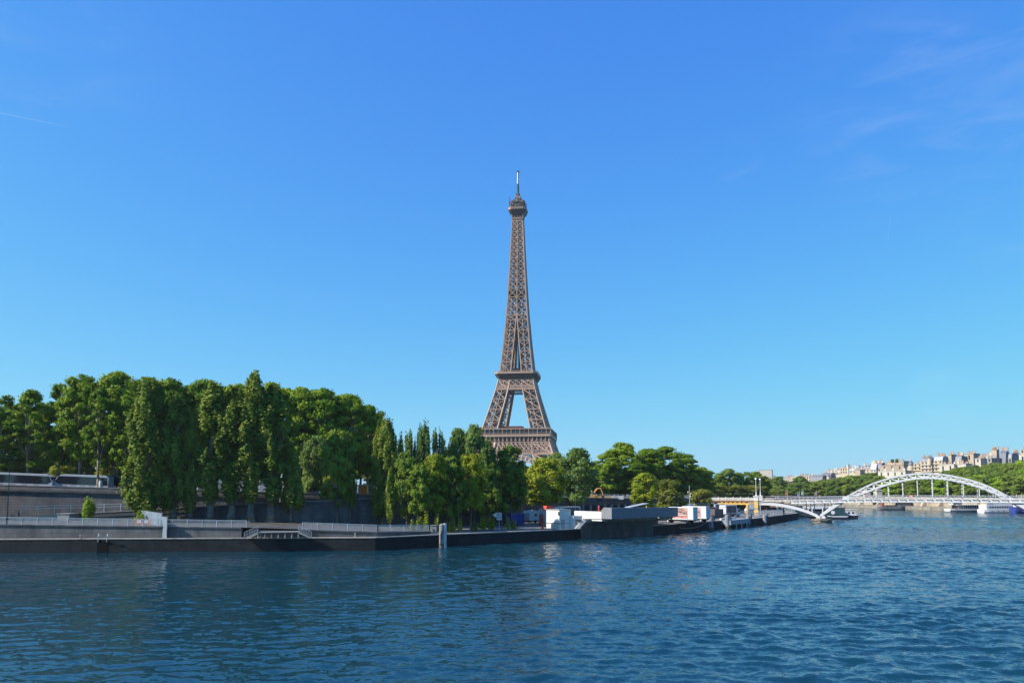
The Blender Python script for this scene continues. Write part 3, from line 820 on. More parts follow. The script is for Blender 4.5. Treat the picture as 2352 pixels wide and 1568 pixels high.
# lower gallery (first floor)
g1 = MB()
for k in range(4):
    latt(g1, 42.4, 49.2, 17, 0.75, k, out=0.2)
    latt(g1, 40.4, 42.3, 34, 0.45, k, out=0.2); latt(g1, 38.4, 40.3, 34, 0.45, k, out=0.2)
    for zz in (38.3, 42.35, 49.3):
        h = pr(zz) + 0.25; g1.beam(rot4((-h, -h, zz), k), rot4((h, -h, zz), k), 1.0, 0.8)
    h0, h1 = pr(49.2) - 2.2, pr(49.2) - 2.2
    g1.add([rot4((-h0, -h0, 43), k), rot4((h0, -h0, 43), k), rot4((h1, -h1, 49), k), rot4((-h1, -h1, 49), k)], [(0, 1, 2, 3)], 1)
    for i in range(18):    # curved brackets under the gallery rim
        f = -1 + 2 * i / 17
        g1.beam(rot4((f * 33.6, -33.6, 49.6), k), rot4((f * 34.0, -34.0, 54.6), k), 0.7, 0.9)
        g1.beam(rot4((f * 33.6, -33.9, 50.2), k), rot4((f * 33.6, -34.4, 51.6), k), 1.8, 1.2)
ringprism(g1, 33.2, 49.4, 33.4, 54.7, 0.4, 0.4, 1)
ringprism(g1, 35.0, 54.7, 35.0, 56.9, 0.5, 0.5, 0)
ringprism(g1, 33.0, 56.9, 33.0, 61.6, 0.3, 0.3, 2)
ringprism(g1, 35.0, 61.7, 35.0, 62.5, 0.5, 0.5, 0)
for k in range(4):
    for i in range(18):
        f = -1 + 2 * i / 17
        w = 0.55 if i % 2 == 0 else 0.25
        g1.beam(rot4((f * 34.8, -34.8, 56.9), k), rot4((f * 34.8, -34.8, 61.7), k), w)
    g1.beam(rot4((-34.8, -34.8, 58.2), k), rot4((34.8, -34.8, 58.2), k), 0.25)
g1.build("gallery", [M_iron, M_iron_shade, mat("gallery_shade_glass", (0.05, 0.042, 0.045), 0.25, var=0.3, vscale=0.12)], tower, local=True)
pv = MB(); pv.ext([(-15, 62.5), (9.5, 62.5), (7.5, 65.2), (-13, 65.2)], -26, -14)
pv.build("pavilion", mat("pavilion_red", (0.09, 0.02, 0.02), 0.5), tower, local=True)
# great arches between the feet
for k in range(4):
    ar = MB(); n = 26
    for i in range(n):
        t0, t1 = math.pi * i / n, math.pi * (i + 1) / n
        def A(t, r):
            x, z = -math.cos(t) * r, math.sin(t) * r * 1.0 + 1.0
            z = max(z, 0.5); return rot4((x, -(pr(z) + 0.3), z), k)
        ar.beam(A(t0, 37.2), A(t1, 37.2), 0.9); ar.beam(A(t0, 33.4), A(t1, 33.4), 1.1)
        ar.beam(A(t0, 33.4), A(t0, 37.2), 0.9)
        ar.beam(A(t0, 35.8), A(t1, 35.8), 0.6)
    ar.build("arch", M_iron, tower, local=True)
# summit
tp = MB()
for k in range(4):
    for i in range(6):
        f0, f1 = -1 + i / 3, -1 + (i + 1) / 3
        h = 5.35
        tp.beam(rot4((f0 * h, -h, 270.6), k), rot4((f1 * h, -h, 273.6), k), 0.35); tp.beam(rot4((f1 * h, -h, 270.6), k), rot4((f0 * h, -h, 273.6), k), 0.35)
    for zz in (270.4, 273.7): tp.beam(rot4((-5.4, -5.4, zz), k), rot4((5.4, -5.4, zz), k), 0.6)
    for f in (-1, -0.5, 0, 0.5):
        tp.beam(rot4((f * 5.3, -5.3, 273.7), k), rot4((f * 5.6, -5.6, 281.5), k), 0.75 if f == -1 else 0.4)
        tp.beam(rot4((f * 5.3, -5.3, 277), k), rot4((f * 8.0, -8.4, 281.6), k), 0.4, 0.4, 1)
    tp.add([rot4((-5, -5, 273.7), k), rot4((5, -5, 273.7), k), rot4((5, -5, 281.7), k), rot4((-5, -5, 281.7), k)], [(0, 1, 2, 3)], 1)
ringprism(tp, 5.5, 276.5, 8.6, 281.8, 0.6, 2.6, 1)
ringprism(tp, 8.9, 281.8, 8.9, 284.2, 2.8, 2.8, 0)
for k in range(4):
    for i in range(10): tp.beam(rot4((-6 + i * 1.33, -8.95, 282), k), rot4((-6 + i * 1.33, -8.95, 284), k), 0.3, 0.3, 1)
tp.build("summit_gallery", [M_iron, M_iron_shade], tower, local=True)
cb = MB(); rnd = random.Random(4)
ringprism(cb, 6.6, 284.2, 6.4, 288.5, 1.6, 1.6, 1)
ringprism(cb, 7.4, 286.6, 7.4, 287.0, 2, 2, 0)
ringprism(cb, 6.9, 288.5, 6.7, 291.4, 1.8, 1.8, 1)
for i in range(90):
    k = rnd.randrange(4); x = rnd.uniform(-6.8, 6.8); z = rnd.uniform(284.4, 291)
    cb.box(rot4((x, -7.1 - rnd.random() * 0.6, z), k), (rnd.uniform(.4, 1.1), rnd.uniform(.4, 1.1), rnd.uniform(.5, 1.6)), rnd.choice((0, 1, 1, 2)))
for x, y, h in ((-7.8, -6, 296), (-7.2, -5, 294.5), (7.6, -5, 292), (7.9, 4, 291.5), (7.2, -7, 290.5), (-7.8, 5, 294)):
    cb.beam((x, y, 285), (x, y, h), 0.35, 0.35, 1)
cb.build("summit_cabin", [M_iron, M_iron_shade, mat("aerial_grey", (0.30, 0.30, 0.31), 0.5)], tower, local=True)
dm = MB()
dm.lathe((0, 0, 0), [(6.2, 291.4), (5.6, 293), (4.6, 294.4), (3.4, 295.6), (2.0, 296.8)], 12)
for i in range(60):
    t = rnd.uniform(0, 6.28); z = rnd.uniform(291.5, 297); r_ = interp([(291.4, 6.3), (297, 2.2)], z)
    dm.box((r_ * math.cos(t), r_ * math.sin(t), z), (rnd.uniform(.4, 1.2), .7, rnd.uniform(.5, 1.5)), rnd.choice((0, 1)))
dm.lathe((0, 0, 0), [(1.9, 296.6), (1.8, 300.5), (1.2, 301)], 10)
for i in range(18):
    t = rnd.uniform(0, 6.28); z = rnd.uniform(297, 300.5)
    dm.box((1.9 * math.cos(t), 1.9 * math.sin(t), z), (.6, .6, .9), rnd.choice((0, 1)))
dm.build("dome", [M_iron_shade, M_iron], tower, local=True)
an = MB()
an.cyl((0, 0, 300.8), (0, 0, 310.6), 0.95, 0.8, 8)
for i in range(26):
    z = 301 + i * 0.37; t = i * 2.4
    an.beam((1.4 * math.cos(t), 1.4 * math.sin(t), z), (-1.4 * math.cos(t), -1.4 * math.sin(t), z), 0.25)
an.cyl((0, 0, 310.6), (0, 0, 322.6), 0.8, 0.8, 10, 1)
for i in range(24): an.beam((0.95, -0.5, 311 + i * .48), (-0.2, -0.9, 311 + i * .48), 0.14, 0.14, 0)
an.beam((0.35, -0.75, 310.6), (0.35, -0.75, 322.4), 0.3, 0.3, 0)
an.beam((-1.9, 0, 323.2), (2.1, 0, 322.9), 0.35); an.lathe((0, 0, 0), [(0.9, 322.5), (1.4, 323.3), (0.7, 324.3)], 8)
an.build("antenna", [M_iron_shade, mat("aerial_white", (0.8, 0.8, 0.8), 0.4)], tower, local=True)
# ================================================================== trees
mat_leaf("leaf_plane", (0.053, 0.116, 0.006), (0.116, 0.218, 0.011), (0.208, 0.296, 0.017))
mat_leaf("leaf_poplar", (0.064, 0.116, 0.014), (0.131, 0.203, 0.024), (0.232, 0.289, 0.043), 0.32, 0.6)
mat_leaf("leaf_lime", (0.100, 0.160, 0.008), (0.193, 0.254, 0.014), (0.293, 0.325, 0.021))
mat_leaf("leaf_willow", (0.079, 0.138, 0.021), (0.141, 0.218, 0.034), (0.216, 0.283, 0.053))
mat_leaf("leaf_olive", (0.085, 0.113, 0.014), (0.141, 0.167, 0.022), (0.208, 0.218, 0.033))
mat_leaf("leaf_bright", (0.108, 0.218, 0.009), (0.170, 0.289, 0.014), (0.247, 0.348, 0.019))
mat_leaf("leaf_wood", (0.064, 0.113, 0.016), (0.110, 0.174, 0.023), (0.170, 0.232, 0.032), 0.3, 0.25)

mat_leaf("leaf_quay", (0.067, 0.126, 0.013), (0.132, 0.216, 0.021), (0.213, 0.294, 0.038), 0.34, 0.5)
mat_leaf("leaf_feather", (0.071, 0.132, 0.027), (0.129, 0.206, 0.044), (0.190, 0.270, 0.065))

def leaf_mesh(name, m, C, R, n_per, leaf, rng, flat=0.55, droop=0.0, taper=0.0):
    """C: clump centres (k,3); R: clump radii (k,3); kite-shaped leaves scattered mostly over each clump's outside"""
    k = len(C)
    n = (n_per * np.maximum(0.35, (R[:, 0] * R[:, 2]) / np.mean(R[:, 0] * R[:, 2]))).astype(int)
    idx = np.repeat(np.arange(k), n); N = len(idx)
    d = rng.normal(size=(N, 3)); d /= np.linalg.norm(d, axis=1)[:, None]
    rr = rng.uniform(0.3, 1.0, N) ** 0.6 * (1 + rng.normal(0, 0.2, N)) 
    off = d * rr[:, None] * R[idx]
    off[:, :2] *= np.where(rng.uniform(size=N) < 0.16, rng.uniform(1.05, 1.6, N), 1.0)[:, None]
    off[:, 2] = np.minimum(off[:, 2], R[idx][:, 2] * 1.12)
    if taper: off[:, :2] *= (1 - taper * np.clip(off[:, 2] / R[idx][:, 2], -0.2, 1))[:, None]
    pos = C[idx] + off
    cd = C[idx] * np.array([1, 1, 0.0]); cd /= (np.linalg.norm(cd, axis=1)[:, None] + 0.4)
    nrm = d * 0.75 + cd * 0.55 + rng.normal(size=(N, 3)) * flat * 0.72 + np.array([0, 0, 0.3])
    nrm /= np.linalg.norm(nrm, axis=1)[:, None]
    t = np.cross(nrm, rng.normal(size=(N, 3))); t /= (np.linalg.norm(t, axis=1)[:, None] + 1e-9)
    if droop:
        t = t * (1 - droop) + np.array([0, 0, -1.0]) * droop; t /= np.linalg.norm(t, axis=1)[:, None]
    b = np.cross(nrm, t); b /= (np.linalg.norm(b, axis=1)[:, None] + 1e-9)
    s = leaf * rng.uniform(0.6, 1.35, N)[:, None]
    v = np.stack([pos - t * s * 0.6, pos + b * s * 0.45, pos + t * s * 0.65 - nrm * s * 0.2, pos - b * s * 0.45], axis=1).reshape(-1, 3)
    me = bpy.data.meshes.new(name)
    me.vertices.add(4 * N); me.loops.add(4 * N); me.polygons.add(N)
    me.vertices.foreach_set('co', v.astype(np.float32).ravel())
    me.loops.foreach_set('vertex_index', np.arange(4 * N, dtype=np.int32))
    me.polygons.foreach_set('loop_start', np.arange(0, 4 * N, 4, dtype=np.int32))
    me.polygons.foreach_set('loop_total', np.full(N, 4, dtype=np.int32))
    me.materials.append(MATS[m])
    me.update(calc_edges=True)
    return me
def trunk_mesh(name, m, path, r0, r1, limbs, mb=None):
    mb = mb or MB(); n = len(path)
    mb.tube(path, [r0 + (r1 - r0) * i / (n - 1) for i in range(n)], 8)
    for p, q, a in limbs:
        p, q = Vector(p), Vector(q); mid = (p + q) / 2 + Vector((0, 0, -(q - p).length * 0.06))
        mb.tube([p, mid, q], [a, a * 0.7, a * 0.3], 5)
    return mb.mesh(name, m, True)

PROTO = {}      # kind -> list of (crown mesh, trunk mesh, H, W)
def proto(kind, H, W, crown_m, bark_m, seed, n=5200, leaf=0.45, base=0.28, shape='round', clumps=40, cr=0.2, droop=0.0, twin=False, gaps=0.0, tr=None, lowr=0.5):
    rng = np.random.default_rng(seed); rnd = random.Random(seed)
    C, R = [], []
    zb = H * base; hc = H - zb
    tries = 0
    while len(C) < clumps and tries < 4000:
        tries += 1
        f = rng.uniform(0, 1); th = rng.uniform(0, 2 * math.pi)
        if shape == 'round':
            rad_ = math.sqrt(max(0.0, 1 - (2 * f - 0.92) ** 2 / 1.17)) if f > 0.1 else 0.55
            u = math.sqrt(rng.uniform(0.1, 1))
        elif shape == 'column':
            rad_ = min(1, lowr + f * (1.9 if lowr > .45 else 1.5)) * (1 - max(0, f - 0.5) ** 1.5 * 2.0); u = math.sqrt(rng.uniform(0, 1))
        elif shape == 'cone':
            rad_ = min(1, 0.6 + f * 2.2) * (1 - f * 0.86); u = math.sqrt(rng.uniform(0, 1))
        elif shape == 'feather':
            rad_ = 1 - 0.45 * f; u = math.sqrt(rng.uniform(0, 1))
        else:  # umbrella: wide top
            rad_ = 0.45 + 0.62 * math.sin(min(1, f * 1.15) * math.pi * 0.62) - max(0, f - 0.8) * 2.2; u = math.sqrt(rng.uniform(0.05, 1))
        rad_ = max(0.08, rad_)
        rr = rad_ * u * W / 2 * (1 - cr * 0.8)
        c = np.array([math.cos(th) * rr, math.sin(th) * rr, zb + f * hc * 0.97])
        if gaps and rng.uniform() < gaps and u > 0.35: continue
        sc = rng.uniform(0.5, 1.35) * cr * W
        if shape in ('column', 'cone'): r3 = np.array([sc * 0.7, sc * 0.7, sc * rng.uniform(1.7, 3.4)])
        elif shape == 'feather': r3 = np.array([sc * 0.6, sc * 0.6, sc * rng.uniform(2.5, 5.0)])
        else: r3 = np.array([sc, sc, sc * 0.78])
        if shape == 'feather': c[2] = max(zb + r3[2], H * (1 - 0.3 * u * rng.uniform(0.1, 1)) - r3[2] - (0 if f > 0.45 else rng.uniform(0, hc * .6)))
        if c[2] + r3[2] > H: c[2] = H - r3[2] * rng.uniform(0.9, 1.05)
        if c[2] - r3[2] < zb * 0.8: c[2] = zb * 0.8 + r3[2]
        C.append(c); R.append(r3)
    C, R = np.array(C), np.array(R)
    cm = leaf_mesh(kind + "_crown", crown_m, C, R, n / clumps, leaf, rng, droop=droop, taper={'feather': 0.75, 'column': 0.6, 'cone': 0.55}.get(shape, 0))
    tr = tr or H * 0.017
    tops = H * (0.8 if shape in ('column', 'cone', 'feather') else 0.55)
    path = [(0, 0, -0.3), (rnd.uniform(-.1, .1), rnd.uniform(-.1, .1), H * 0.12), (rnd.uniform(-.25, .25), rnd.uniform(-.25, .25), H * 0.3), (rnd.uniform(-.4, .4), rnd.uniform(-.4, .4), tops)]
    limbs = []
    order = rng.permutation(len(C))[:14]
    for i in order:
        c = C[i]; z0 = max(H * 0.2, min(tops * 0.95, c[2] - math.hypot(c[0], c[1]) * (1.0 if shape == 'round' else 2.2) - rnd.uniform(0.3, 1.5)))
        f = z0 / tops; p = (path[3][0] * f, path[3][1] * f, z0)
        limbs.append((p, tuple(c), tr * rnd.uniform(0.3, 0.55)))
    tm = MB()
    tm.tube([(0, 0, -0.4), (0, 0, H * 0.02), (0, 0, H * 0.06)], [tr * 1.75, tr * 1.35, tr * 1.05], 8)
    tk = trunk_mesh(kind + "_trunk", bark_m, path, tr * 1.1, tr * 0.35, limbs, tm)
    PROTO.setdefault(kind, []).append((cm, tk, H, W))
for s_ in range(5): proto('plane', 25, 11, "leaf_plane", M_plbark, 10 + s_, n=21000, leaf=0.42, base=0.26, clumps=125, cr=0.105, gaps=0.12)
for s_ in range(4): proto('plane_full', 22, 12, "leaf_plane", M_plbark, 180 + s_, n=22000, leaf=0.44, base=0.1, clumps=130, cr=0.105)
for s_ in range(3): proto('plane_open', 22, 9, "leaf_plane", M_plbark, 30 + s_, n=8500, leaf=0.40, base=0.24, clumps=85, cr=0.095, gaps=0.35)
for s_ in range(4): proto('poplar', 24, 4.6, "leaf_poplar", M_bark, 40 + s_, n=14000, leaf=0.32, base=0.09, shape='column', clumps=105, cr=0.15, tr=0.42)
for s_ in range(4): proto('poplar_stem', 24, 5.0, "leaf_poplar", M_bark, 170 + s_, n=14000, leaf=0.32, base=0.16, shape='column', clumps=105, cr=0.145, tr=0.42, lowr=0.22)
for s_ in range(2): proto('poplar_bushy', 24, 6.5, "leaf_poplar", M_bark, 50 + s_, n=22000, leaf=0.34, base=0.07, shape='column', clumps=130, cr=0.125, tr=0.45)
for s_ in range(3): proto('young_poplar', 14, 4.2, "leaf_poplar", M_bark, 60 + s_, n=8000, leaf=0.30, base=0.2, shape='cone', clumps=70, cr=0.14, tr=0.2)
for s_ in range(4): proto('feather', 15, 4.4, "leaf_feather", M_bark, 70 + s_, n=4600, leaf=0.27, base=0.2, shape='feather', clumps=38, cr=0.13, droop=0.25, tr=0.2)
for s_ in range(4): proto('lime', 12, 8.5, "leaf_lime", M_bark, 80 + s_, n=12000, leaf=0.34, base=0.26, shape='round', clumps=90, cr=0.11, tr=0.24)
for s_ in range(4): proto('quay_tree', 13, 7, "leaf_quay", M_bark, 90 + s_, n=12000, leaf=0.33, base=0.2, shape='round', clumps=90, cr=0.115, tr=0.22)
for s_ in range(3): proto('willow', 14, 9, "leaf_feather", M_bark, 100 + s_, n=13000, leaf=0.36, base=0.2, shape='round', clumps=95, cr=0.11, droop=0.45, tr=0.25)
for s_ in range(2): proto('olive_tree', 8, 7, "leaf_olive", M_bark, 110 + s_, n=7500, leaf=0.32, base=0.1, shape='round', clumps=64, cr=0.12, tr=0.16)
for s_ in range(5): proto('wood_tree', 17, 14, "leaf_wood", M_bark, 120 + s_, n=10000, leaf=0.66, base=0.10, shape='round', clumps=95, cr=0.11, tr=0.3)
for s_ in range(2): proto('bright_tree', 13, 11, "leaf_bright", M_bark, 130 + s_, n=8000, leaf=0.6, base=0.08, shape='round', clumps=70, cr=0.12, tr=0.3)
for s_ in range(2): proto('shrub', 2.6, 1.4, "leaf_bright", M_bark, 140 + s_, n=900, leaf=0.17, base=0.08, shape='column', clumps=18, cr=0.24, tr=0.05)
for s_ in range(3): proto('weed', 1.4, 1.2, "leaf_lime", M_bark, 150 + s_, n=420, leaf=0.2, base=0.05, shape='feather', clumps=14, cr=0.2, tr=0.02)

_tr = random.Random(99)
def tree(kind, x, y, z, H, W, label, group=None, name=None, cat="tree", var=None):
    L_ = PROTO[kind]; k = _tr.randrange(len(L_)) if var is None else var % len(L_)
    cm, tk, h0, w0 = L_[k]
    nm = name or {'plane': 'plane_tree', 'plane_full': 'plane_tree', 'plane_open': 'plane_tree', 'poplar': 'poplar_tree', 'poplar_stem': 'poplar_tree', 'poplar_bushy': 'poplar_tree', 'young_poplar': 'young_poplar', 'feather': 'feathery_poplar',
                  'lime': 'leafy_tree', 'quay_tree': 'leafy_tree', 'willow': 'willow_tree', 'olive_tree': 'small_tree', 'wood_tree': 'woodland_tree', 'bright_tree': 'bushy_tree', 'shrub': 'shrub', 'weed': 'weed_clump', 'pot_tree': 'small_tree'}[kind]
    root = thing(nm, label, cat, (x, y, z), _tr.uniform(0, 6.28), group)
    s = W / w0; root.scale = (s, s, H / h0)
    c = inst(cm, "crown", root); t = inst(tk, "trunk", root)
    return root
def tree_px(kind, u, vtop, wpx, Y, z, label, group=None, **k):
    x = XA(u, vtop + 80, Y); H = ZA(vtop, Y) - z; Wm = wpx * Y / FPX
    return tree(kind, x, Y, z, H, Wm, label, group, **k)

# plane trees of the upper street, left to right (nearest row, then the row behind)
G1 = "plane trees along the upper street"
pl = [  # kind, u, vtop, width px, Y
    ('plane_open', -70, 890, 100, 166, "tall airy plane tree cut by the photo's left border beside the coaches"),
    ('plane_open', 6, 905, 90, 166, "thin plane tree with a pale trunk in front of the first coach, leftmost"),
    ('plane_open', 70, 894, 100, 167, "plane tree whose grey trunk crosses the windows of the first coach"),
    ('plane_open', 142, 878, 86, 170, "plane tree rising between the first and second coach, sky showing through it"),
    ('plane', 188, 857, 100, 168, "tall plane tree with yellow-green crown above the second coach's nose"),
    ('plane_open', 231, 890, 80, 164, "slender plane tree with a sunlit forked trunk above the second coach"),
    ('plane', 268, 851, 120, 170, "tallest dense plane tree of the street row above the second coach's tail"),
    ('plane_open', 296, 905, 86, 165, "plane tree with a white-wrapped forked trunk left of the bushy poplar"),
    ('plane', 335, 863, 110, 176, "dense plane tree just behind the bushy poplar"),
    ('plane', 395, 866, 110, 178, "rounded plane tree behind the dark second poplar"),
    ('plane', 470, 872, 110, 180, "plane tree behind the row of poplars, over the white hoarding's blue plate"),
    ('plane', 548, 880, 110, 182, "plane tree behind the tallest poplar"),
    ('plane', 625, 878, 112, 184, "plane tree whose yellowish top shows right of the tallest poplar"),
    ('plane', 690, 886, 112, 186, "dark plane tree in the middle of the big clump behind the ramp"),
    ('plane', 748, 889, 110, 188, "plane tree with a domed top right of the clump's middle"),
    ('plane', 800, 905, 104, 192, "plane tree at the sloping shoulder of the big clump"),
    ('plane', 845, 928, 92, 198, "dark plane tree second from the right end of the big clump"),
    ('plane', 868, 958, 60, 202, "last small dark plane tree at the right end of the big clump"),
]
for i, (kd, u, vt, wp, Y, lb) in enumerate(pl):
    x = XA(u, 1000, Y); tree_px(kd, u, vt, wp, Y, gz(x), lb, G1, var=i)
G2 = "plane trees of the second street row"
for i, (u, vt, wp, Y) in enumerate([(-40, 905, 120, 196), (45, 925, 110, 198), (120, 920, 110, 198), (205, 885, 110, 200), (300, 880, 120, 200), (370, 875, 110, 204), (440, 880, 110, 204), (510, 885, 110, 206), (590, 888, 120, 208), (655, 890, 110, 208), (720, 895, 110, 210), (780, 905, 100, 212), (830, 930, 90, 214)]):
    x = XA(u, 1000, Y); tree_px('plane', u, vt, wp, Y, gz(x), "plane tree in the shaded second row behind the street trees of the left clump", G2, var=i + 2)
# lower leafy screen behind the coaches
G3 = "bushes behind the coaches"
for i, (u, vt, wp, Y) in enumerate([(-20, 1040, 90, 200), (50, 1045, 80, 200), (110, 1040, 80, 202), (175, 1030, 80, 201), (245, 1035, 80, 200), (310, 1030, 80, 202), (370, 1040, 80, 203), (430, 1035, 80, 205), (500, 1040, 80, 207), (570, 1035, 90, 207), (640, 1040, 90, 208), (710, 1035, 90, 209), (780, 1040, 90, 210), (850, 1030, 90, 212)]):
    x = XA(u, 1000, Y); tree_px('willow', u, vt, wp, Y, gz(x), "leafy bush under the plane trees behind the coaches and hoarding", G3, name="bush", cat="bush")
for u, vt, lb in ((142, 1058, "yellow-green young tree sprouting behind the gap between the coaches"), (246, 1052, "bright young tree sprouting behind the second coach"), (470, 1045, "yellow-green young tree beside the blue pennant")):
    x = XA(u, 1060, 186); tree_px('lime', u, vt, 52, 186, gz(x), lb, None)

# poplars on the terrace
G4 = "poplars on the terrace"
pp = [
    ('poplar_bushy', 344, 872, 112, 146, 1172, "big bushy poplar with a sunlit left flank, leafy to the ground"),
    ('poplar', 404, 905, 84, 148, 1185, "dark shaded poplar close behind the big bushy one"),
    ('poplar', 443, 940, 52, 149, 1200, "thin short poplar between the dark poplar and the trunk row"),
    ('poplar_stem', 490, 878, 92, 148.5, 0, "poplar with pale bare stems, first of the row with visible trunks"),
    ('poplar_stem', 537, 884, 92, 149, 0, "poplar with pale bark, just before the railing ends"),
    ('poplar_stem', 582, 853, 94, 149.5, 0, "tallest poplar with ragged twin tips above the railing's end"),
    ('poplar_stem', 628, 884, 96, 150.5, 0, "poplar with a thick split trunk and yellowish top behind the landing stage"),
    ('young_poplar', 671, 1016, 72, 152, 0, "small young poplar on a pole-thin stem right of the thick split trunk"),
    ('quay_tree', 776, 985, 84, 157, 0, "leafy silver-green tree with a slim dark trunk against the ramp wall"),
    ('young_poplar', 806, 998, 32, 158, 0, "narrow young poplar left of the orange skip panel"),
    ('poplar_bushy', 884, 962, 74, 160, 1195, "pyramid-shaped poplar just right of the orange skip panel"),
]
for i, (kd, u, vt, wp, Y, vb, lb) in enumerate(pp):
    x = XA(u, 1150, Y); z = tz(x) + 0.22 if x < -15 else QZ + .3
    tree_px(kd, u, vt, wp, Y, z, lb, G4, var=i)
xr = XA(717, 1100, 165); tree_px('willow', 722, 1000, 70, 165, rz_(xr) - .9, "pale round tree standing on the ramp left of the silver-green tree", None)
# quay trees right of the railing
G5 = "trees crowding the quay beside the railing's end"
qt = [
    ('feather', 912, 985, 52, 163, "feathery poplar right behind the pyramid-shaped poplar"),
    ('feather', 942, 982, 50, 166, "feathery poplar with a short tip, second of the wispy group"),
    ('feather', 974, 960, 52, 166, "tallest wispy poplar with twin thin tips against the sky"),
    ('feather', 1008, 976, 56, 168, "wispy poplar with several tips left of the willow mass"),
    ('willow', 1055, 985, 70, 172, "grey-green willow leaning over the lower left of the tower"),
    ('willow', 1090, 975, 80, 172, "highest willow in front of the tower's left foot"),
    ('feather', 1122, 1000, 56, 170, "drooping willow sprays in front of the tower's left foot"),
    ('feather', 1036, 1000, 50, 170, "short wispy poplar filling the gap left of the grey-green willow"),
    ('feather', 1075, 985, 60, 176, "wispy willow plumes between the two willows"),
    ('quay_tree', 935, 1035, 70, 153, "rounded dark tree above the railing right of the pyramid poplar"),
    ('lime', 1000, 1042, 74, 155, "yellow-green rounded tree above the mooring pile"),
    ('quay_tree', 1040, 1048, 66, 157, "tree with a thick black trunk right of the mooring pile"),
    ('lime', 1082, 1040, 80, 160, "yellow-green leafy tree in the middle of the quay clump"),
    ('quay_tree', 1124, 1050, 70, 170, "leafy tree standing behind the white letter sign"),
    ('quay_tree', 1172, 1022, 84, 176, "tall dark tree between the letter sign and the caravan"),
    ('young_poplar', 897, 1075, 40, 151, "thin young tree hanging over the railing"),
    ('quay_tree', 965, 1065, 60, 150, "low dark tree by the railing's right end"),
]
for i, (kd, u, vt, wp, Y, lb) in enumerate(qt):
    tree_px(kd, u, vt, wp, Y, QZ + 0.2, lb, G5, var=i)
# shaded trunks' companions deeper in the clump
for u, vt, wp, Y in ((905, 1060, 60, 168), (955, 1055, 60, 170), (1010, 1060, 60, 172), (1060, 1065, 60, 176), (1110, 1070, 60, 178), (1150, 1075, 60, 182)):
    tree_px('quay_tree', u, vt, wp, Y, QZ + 0.3, "dark tree in the shade at the back of the quay clump", "trees in the shade at the back of the quay clump")
# trees above the parked trucks
mid = [
    ('lime', 1254, 1050, 104, 186, 2.9, "light yellow-green tree with a slim trunk behind the white cabin"),
    ('willow', 1325, 1030, 96, 205, 4.0, "grey-green willow-like tree left of the excavator"),
    ('willow', 1278, 1038, 60, 262, 8.5, "dark round tree far back under the tower's right foot"),
    ('lime', 1481, 1085, 66, 214, 2.9, "light leafy tree with a leaning pale trunk in front of the street wall"),
    ('olive_tree', 1540, 1100, 76, 226, 3.0, "dark olive bushy tree right of the leaning pale trunk"),
    ('olive_tree', 1613, 1122, 64, 244, 3.0, "sparse dry-looking small tree beside the tall thin pole"),
]
for i, (kd, u, vt, wp, Y, z, lb) in enumerate(mid): tree_px(kd, u, vt, wp, Y, z, lb, "small trees by the parked trucks", var=i)
big = [
    ('plane_full', 1395, 1040, 80, 262, "left shoulder of the big trees, plane tree above the excavator's arm"),
    ('plane_full', 1428, 1015, 92, 268, "tall pointed plane tree right of the tower"),
    ('plane_full', 1487, 1030, 100, 276, "plane tree between the pointed and the broad domed one"),
    ('plane_full', 1522, 1024, 110, 282, "broad domed plane tree, crest of the right-hand clump"),
    ('plane_full', 1572, 1042, 90, 292, "dark plane tree on the shaded right slope of the clump"),
    ('plane_full', 1612, 1072, 70, 300, "lower plane tree ending the clump's right slope"),
    ('plane_full', 1462, 1062, 70, 262, "lower plane tree filling the gap above the fence"),
    ('plane_full', 1360, 1062, 60, 262, "low plane tree behind the willow and the fence"),
    ('quay_tree', 1655, 1086, 38, 330, "silvery bushy tree at the left end of the row behind the bridge approach"),
    ('willow', 1674, 1076, 44, 334, "tallest silvery tree behind the bridge approach"),
    ('quay_tree', 1694, 1084, 40, 338, "silvery bushy tree in the middle of the row behind the bridge approach"),
    ('willow', 1716, 1083, 44, 342, "silvery bushy tree just left of the two globe lamps"),
    ('quay_tree', 1736, 1082, 42, 345, "silvery bushy tree right behind the two globe lamps"),
    ('lime', 1757, 1092, 34, 350, "yellow-green tree tapering off at the right of the globe lamps"),
]
for i, (kd, u, vt, wp, Y, lb) in enumerate(big):
    x = XA(u, 1050, Y); tree_px(kd, u, vt, wp, Y, 8.2 if u < 1650 else 7.9, lb, "big trees right of the tower", var=i)
for i, (u, vt, wp, Y) in enumerate(((1235, 1062, 70, 300), (1190, 1060, 70, 300), (1330, 1050, 70, 305), (1400, 1060, 80, 310), (1470, 1060, 80, 318), (1540, 1070, 90, 330), (1595, 1080, 80, 340), (1640, 1100, 70, 352))):
    tree_px('wood_tree', u, vt, wp, Y, 7.6, "dark tree filling the park behind the big trees right of the tower", "trees filling the park behind")
for i, (u, vt, wp, Y) in enumerate(((-40, 1070, 120, 330), (60, 1060, 120, 330), (160, 1050, 120, 330), (900, 1050, 120, 330), (980, 1055, 120, 330), (1060, 1052, 120, 340), (1140, 1058, 120, 340))):
    tree_px('wood_tree', u, vt, wp, Y, 7.6, "far park tree glimpsed through the left clumps", "far park trees glimpsed through the clumps")
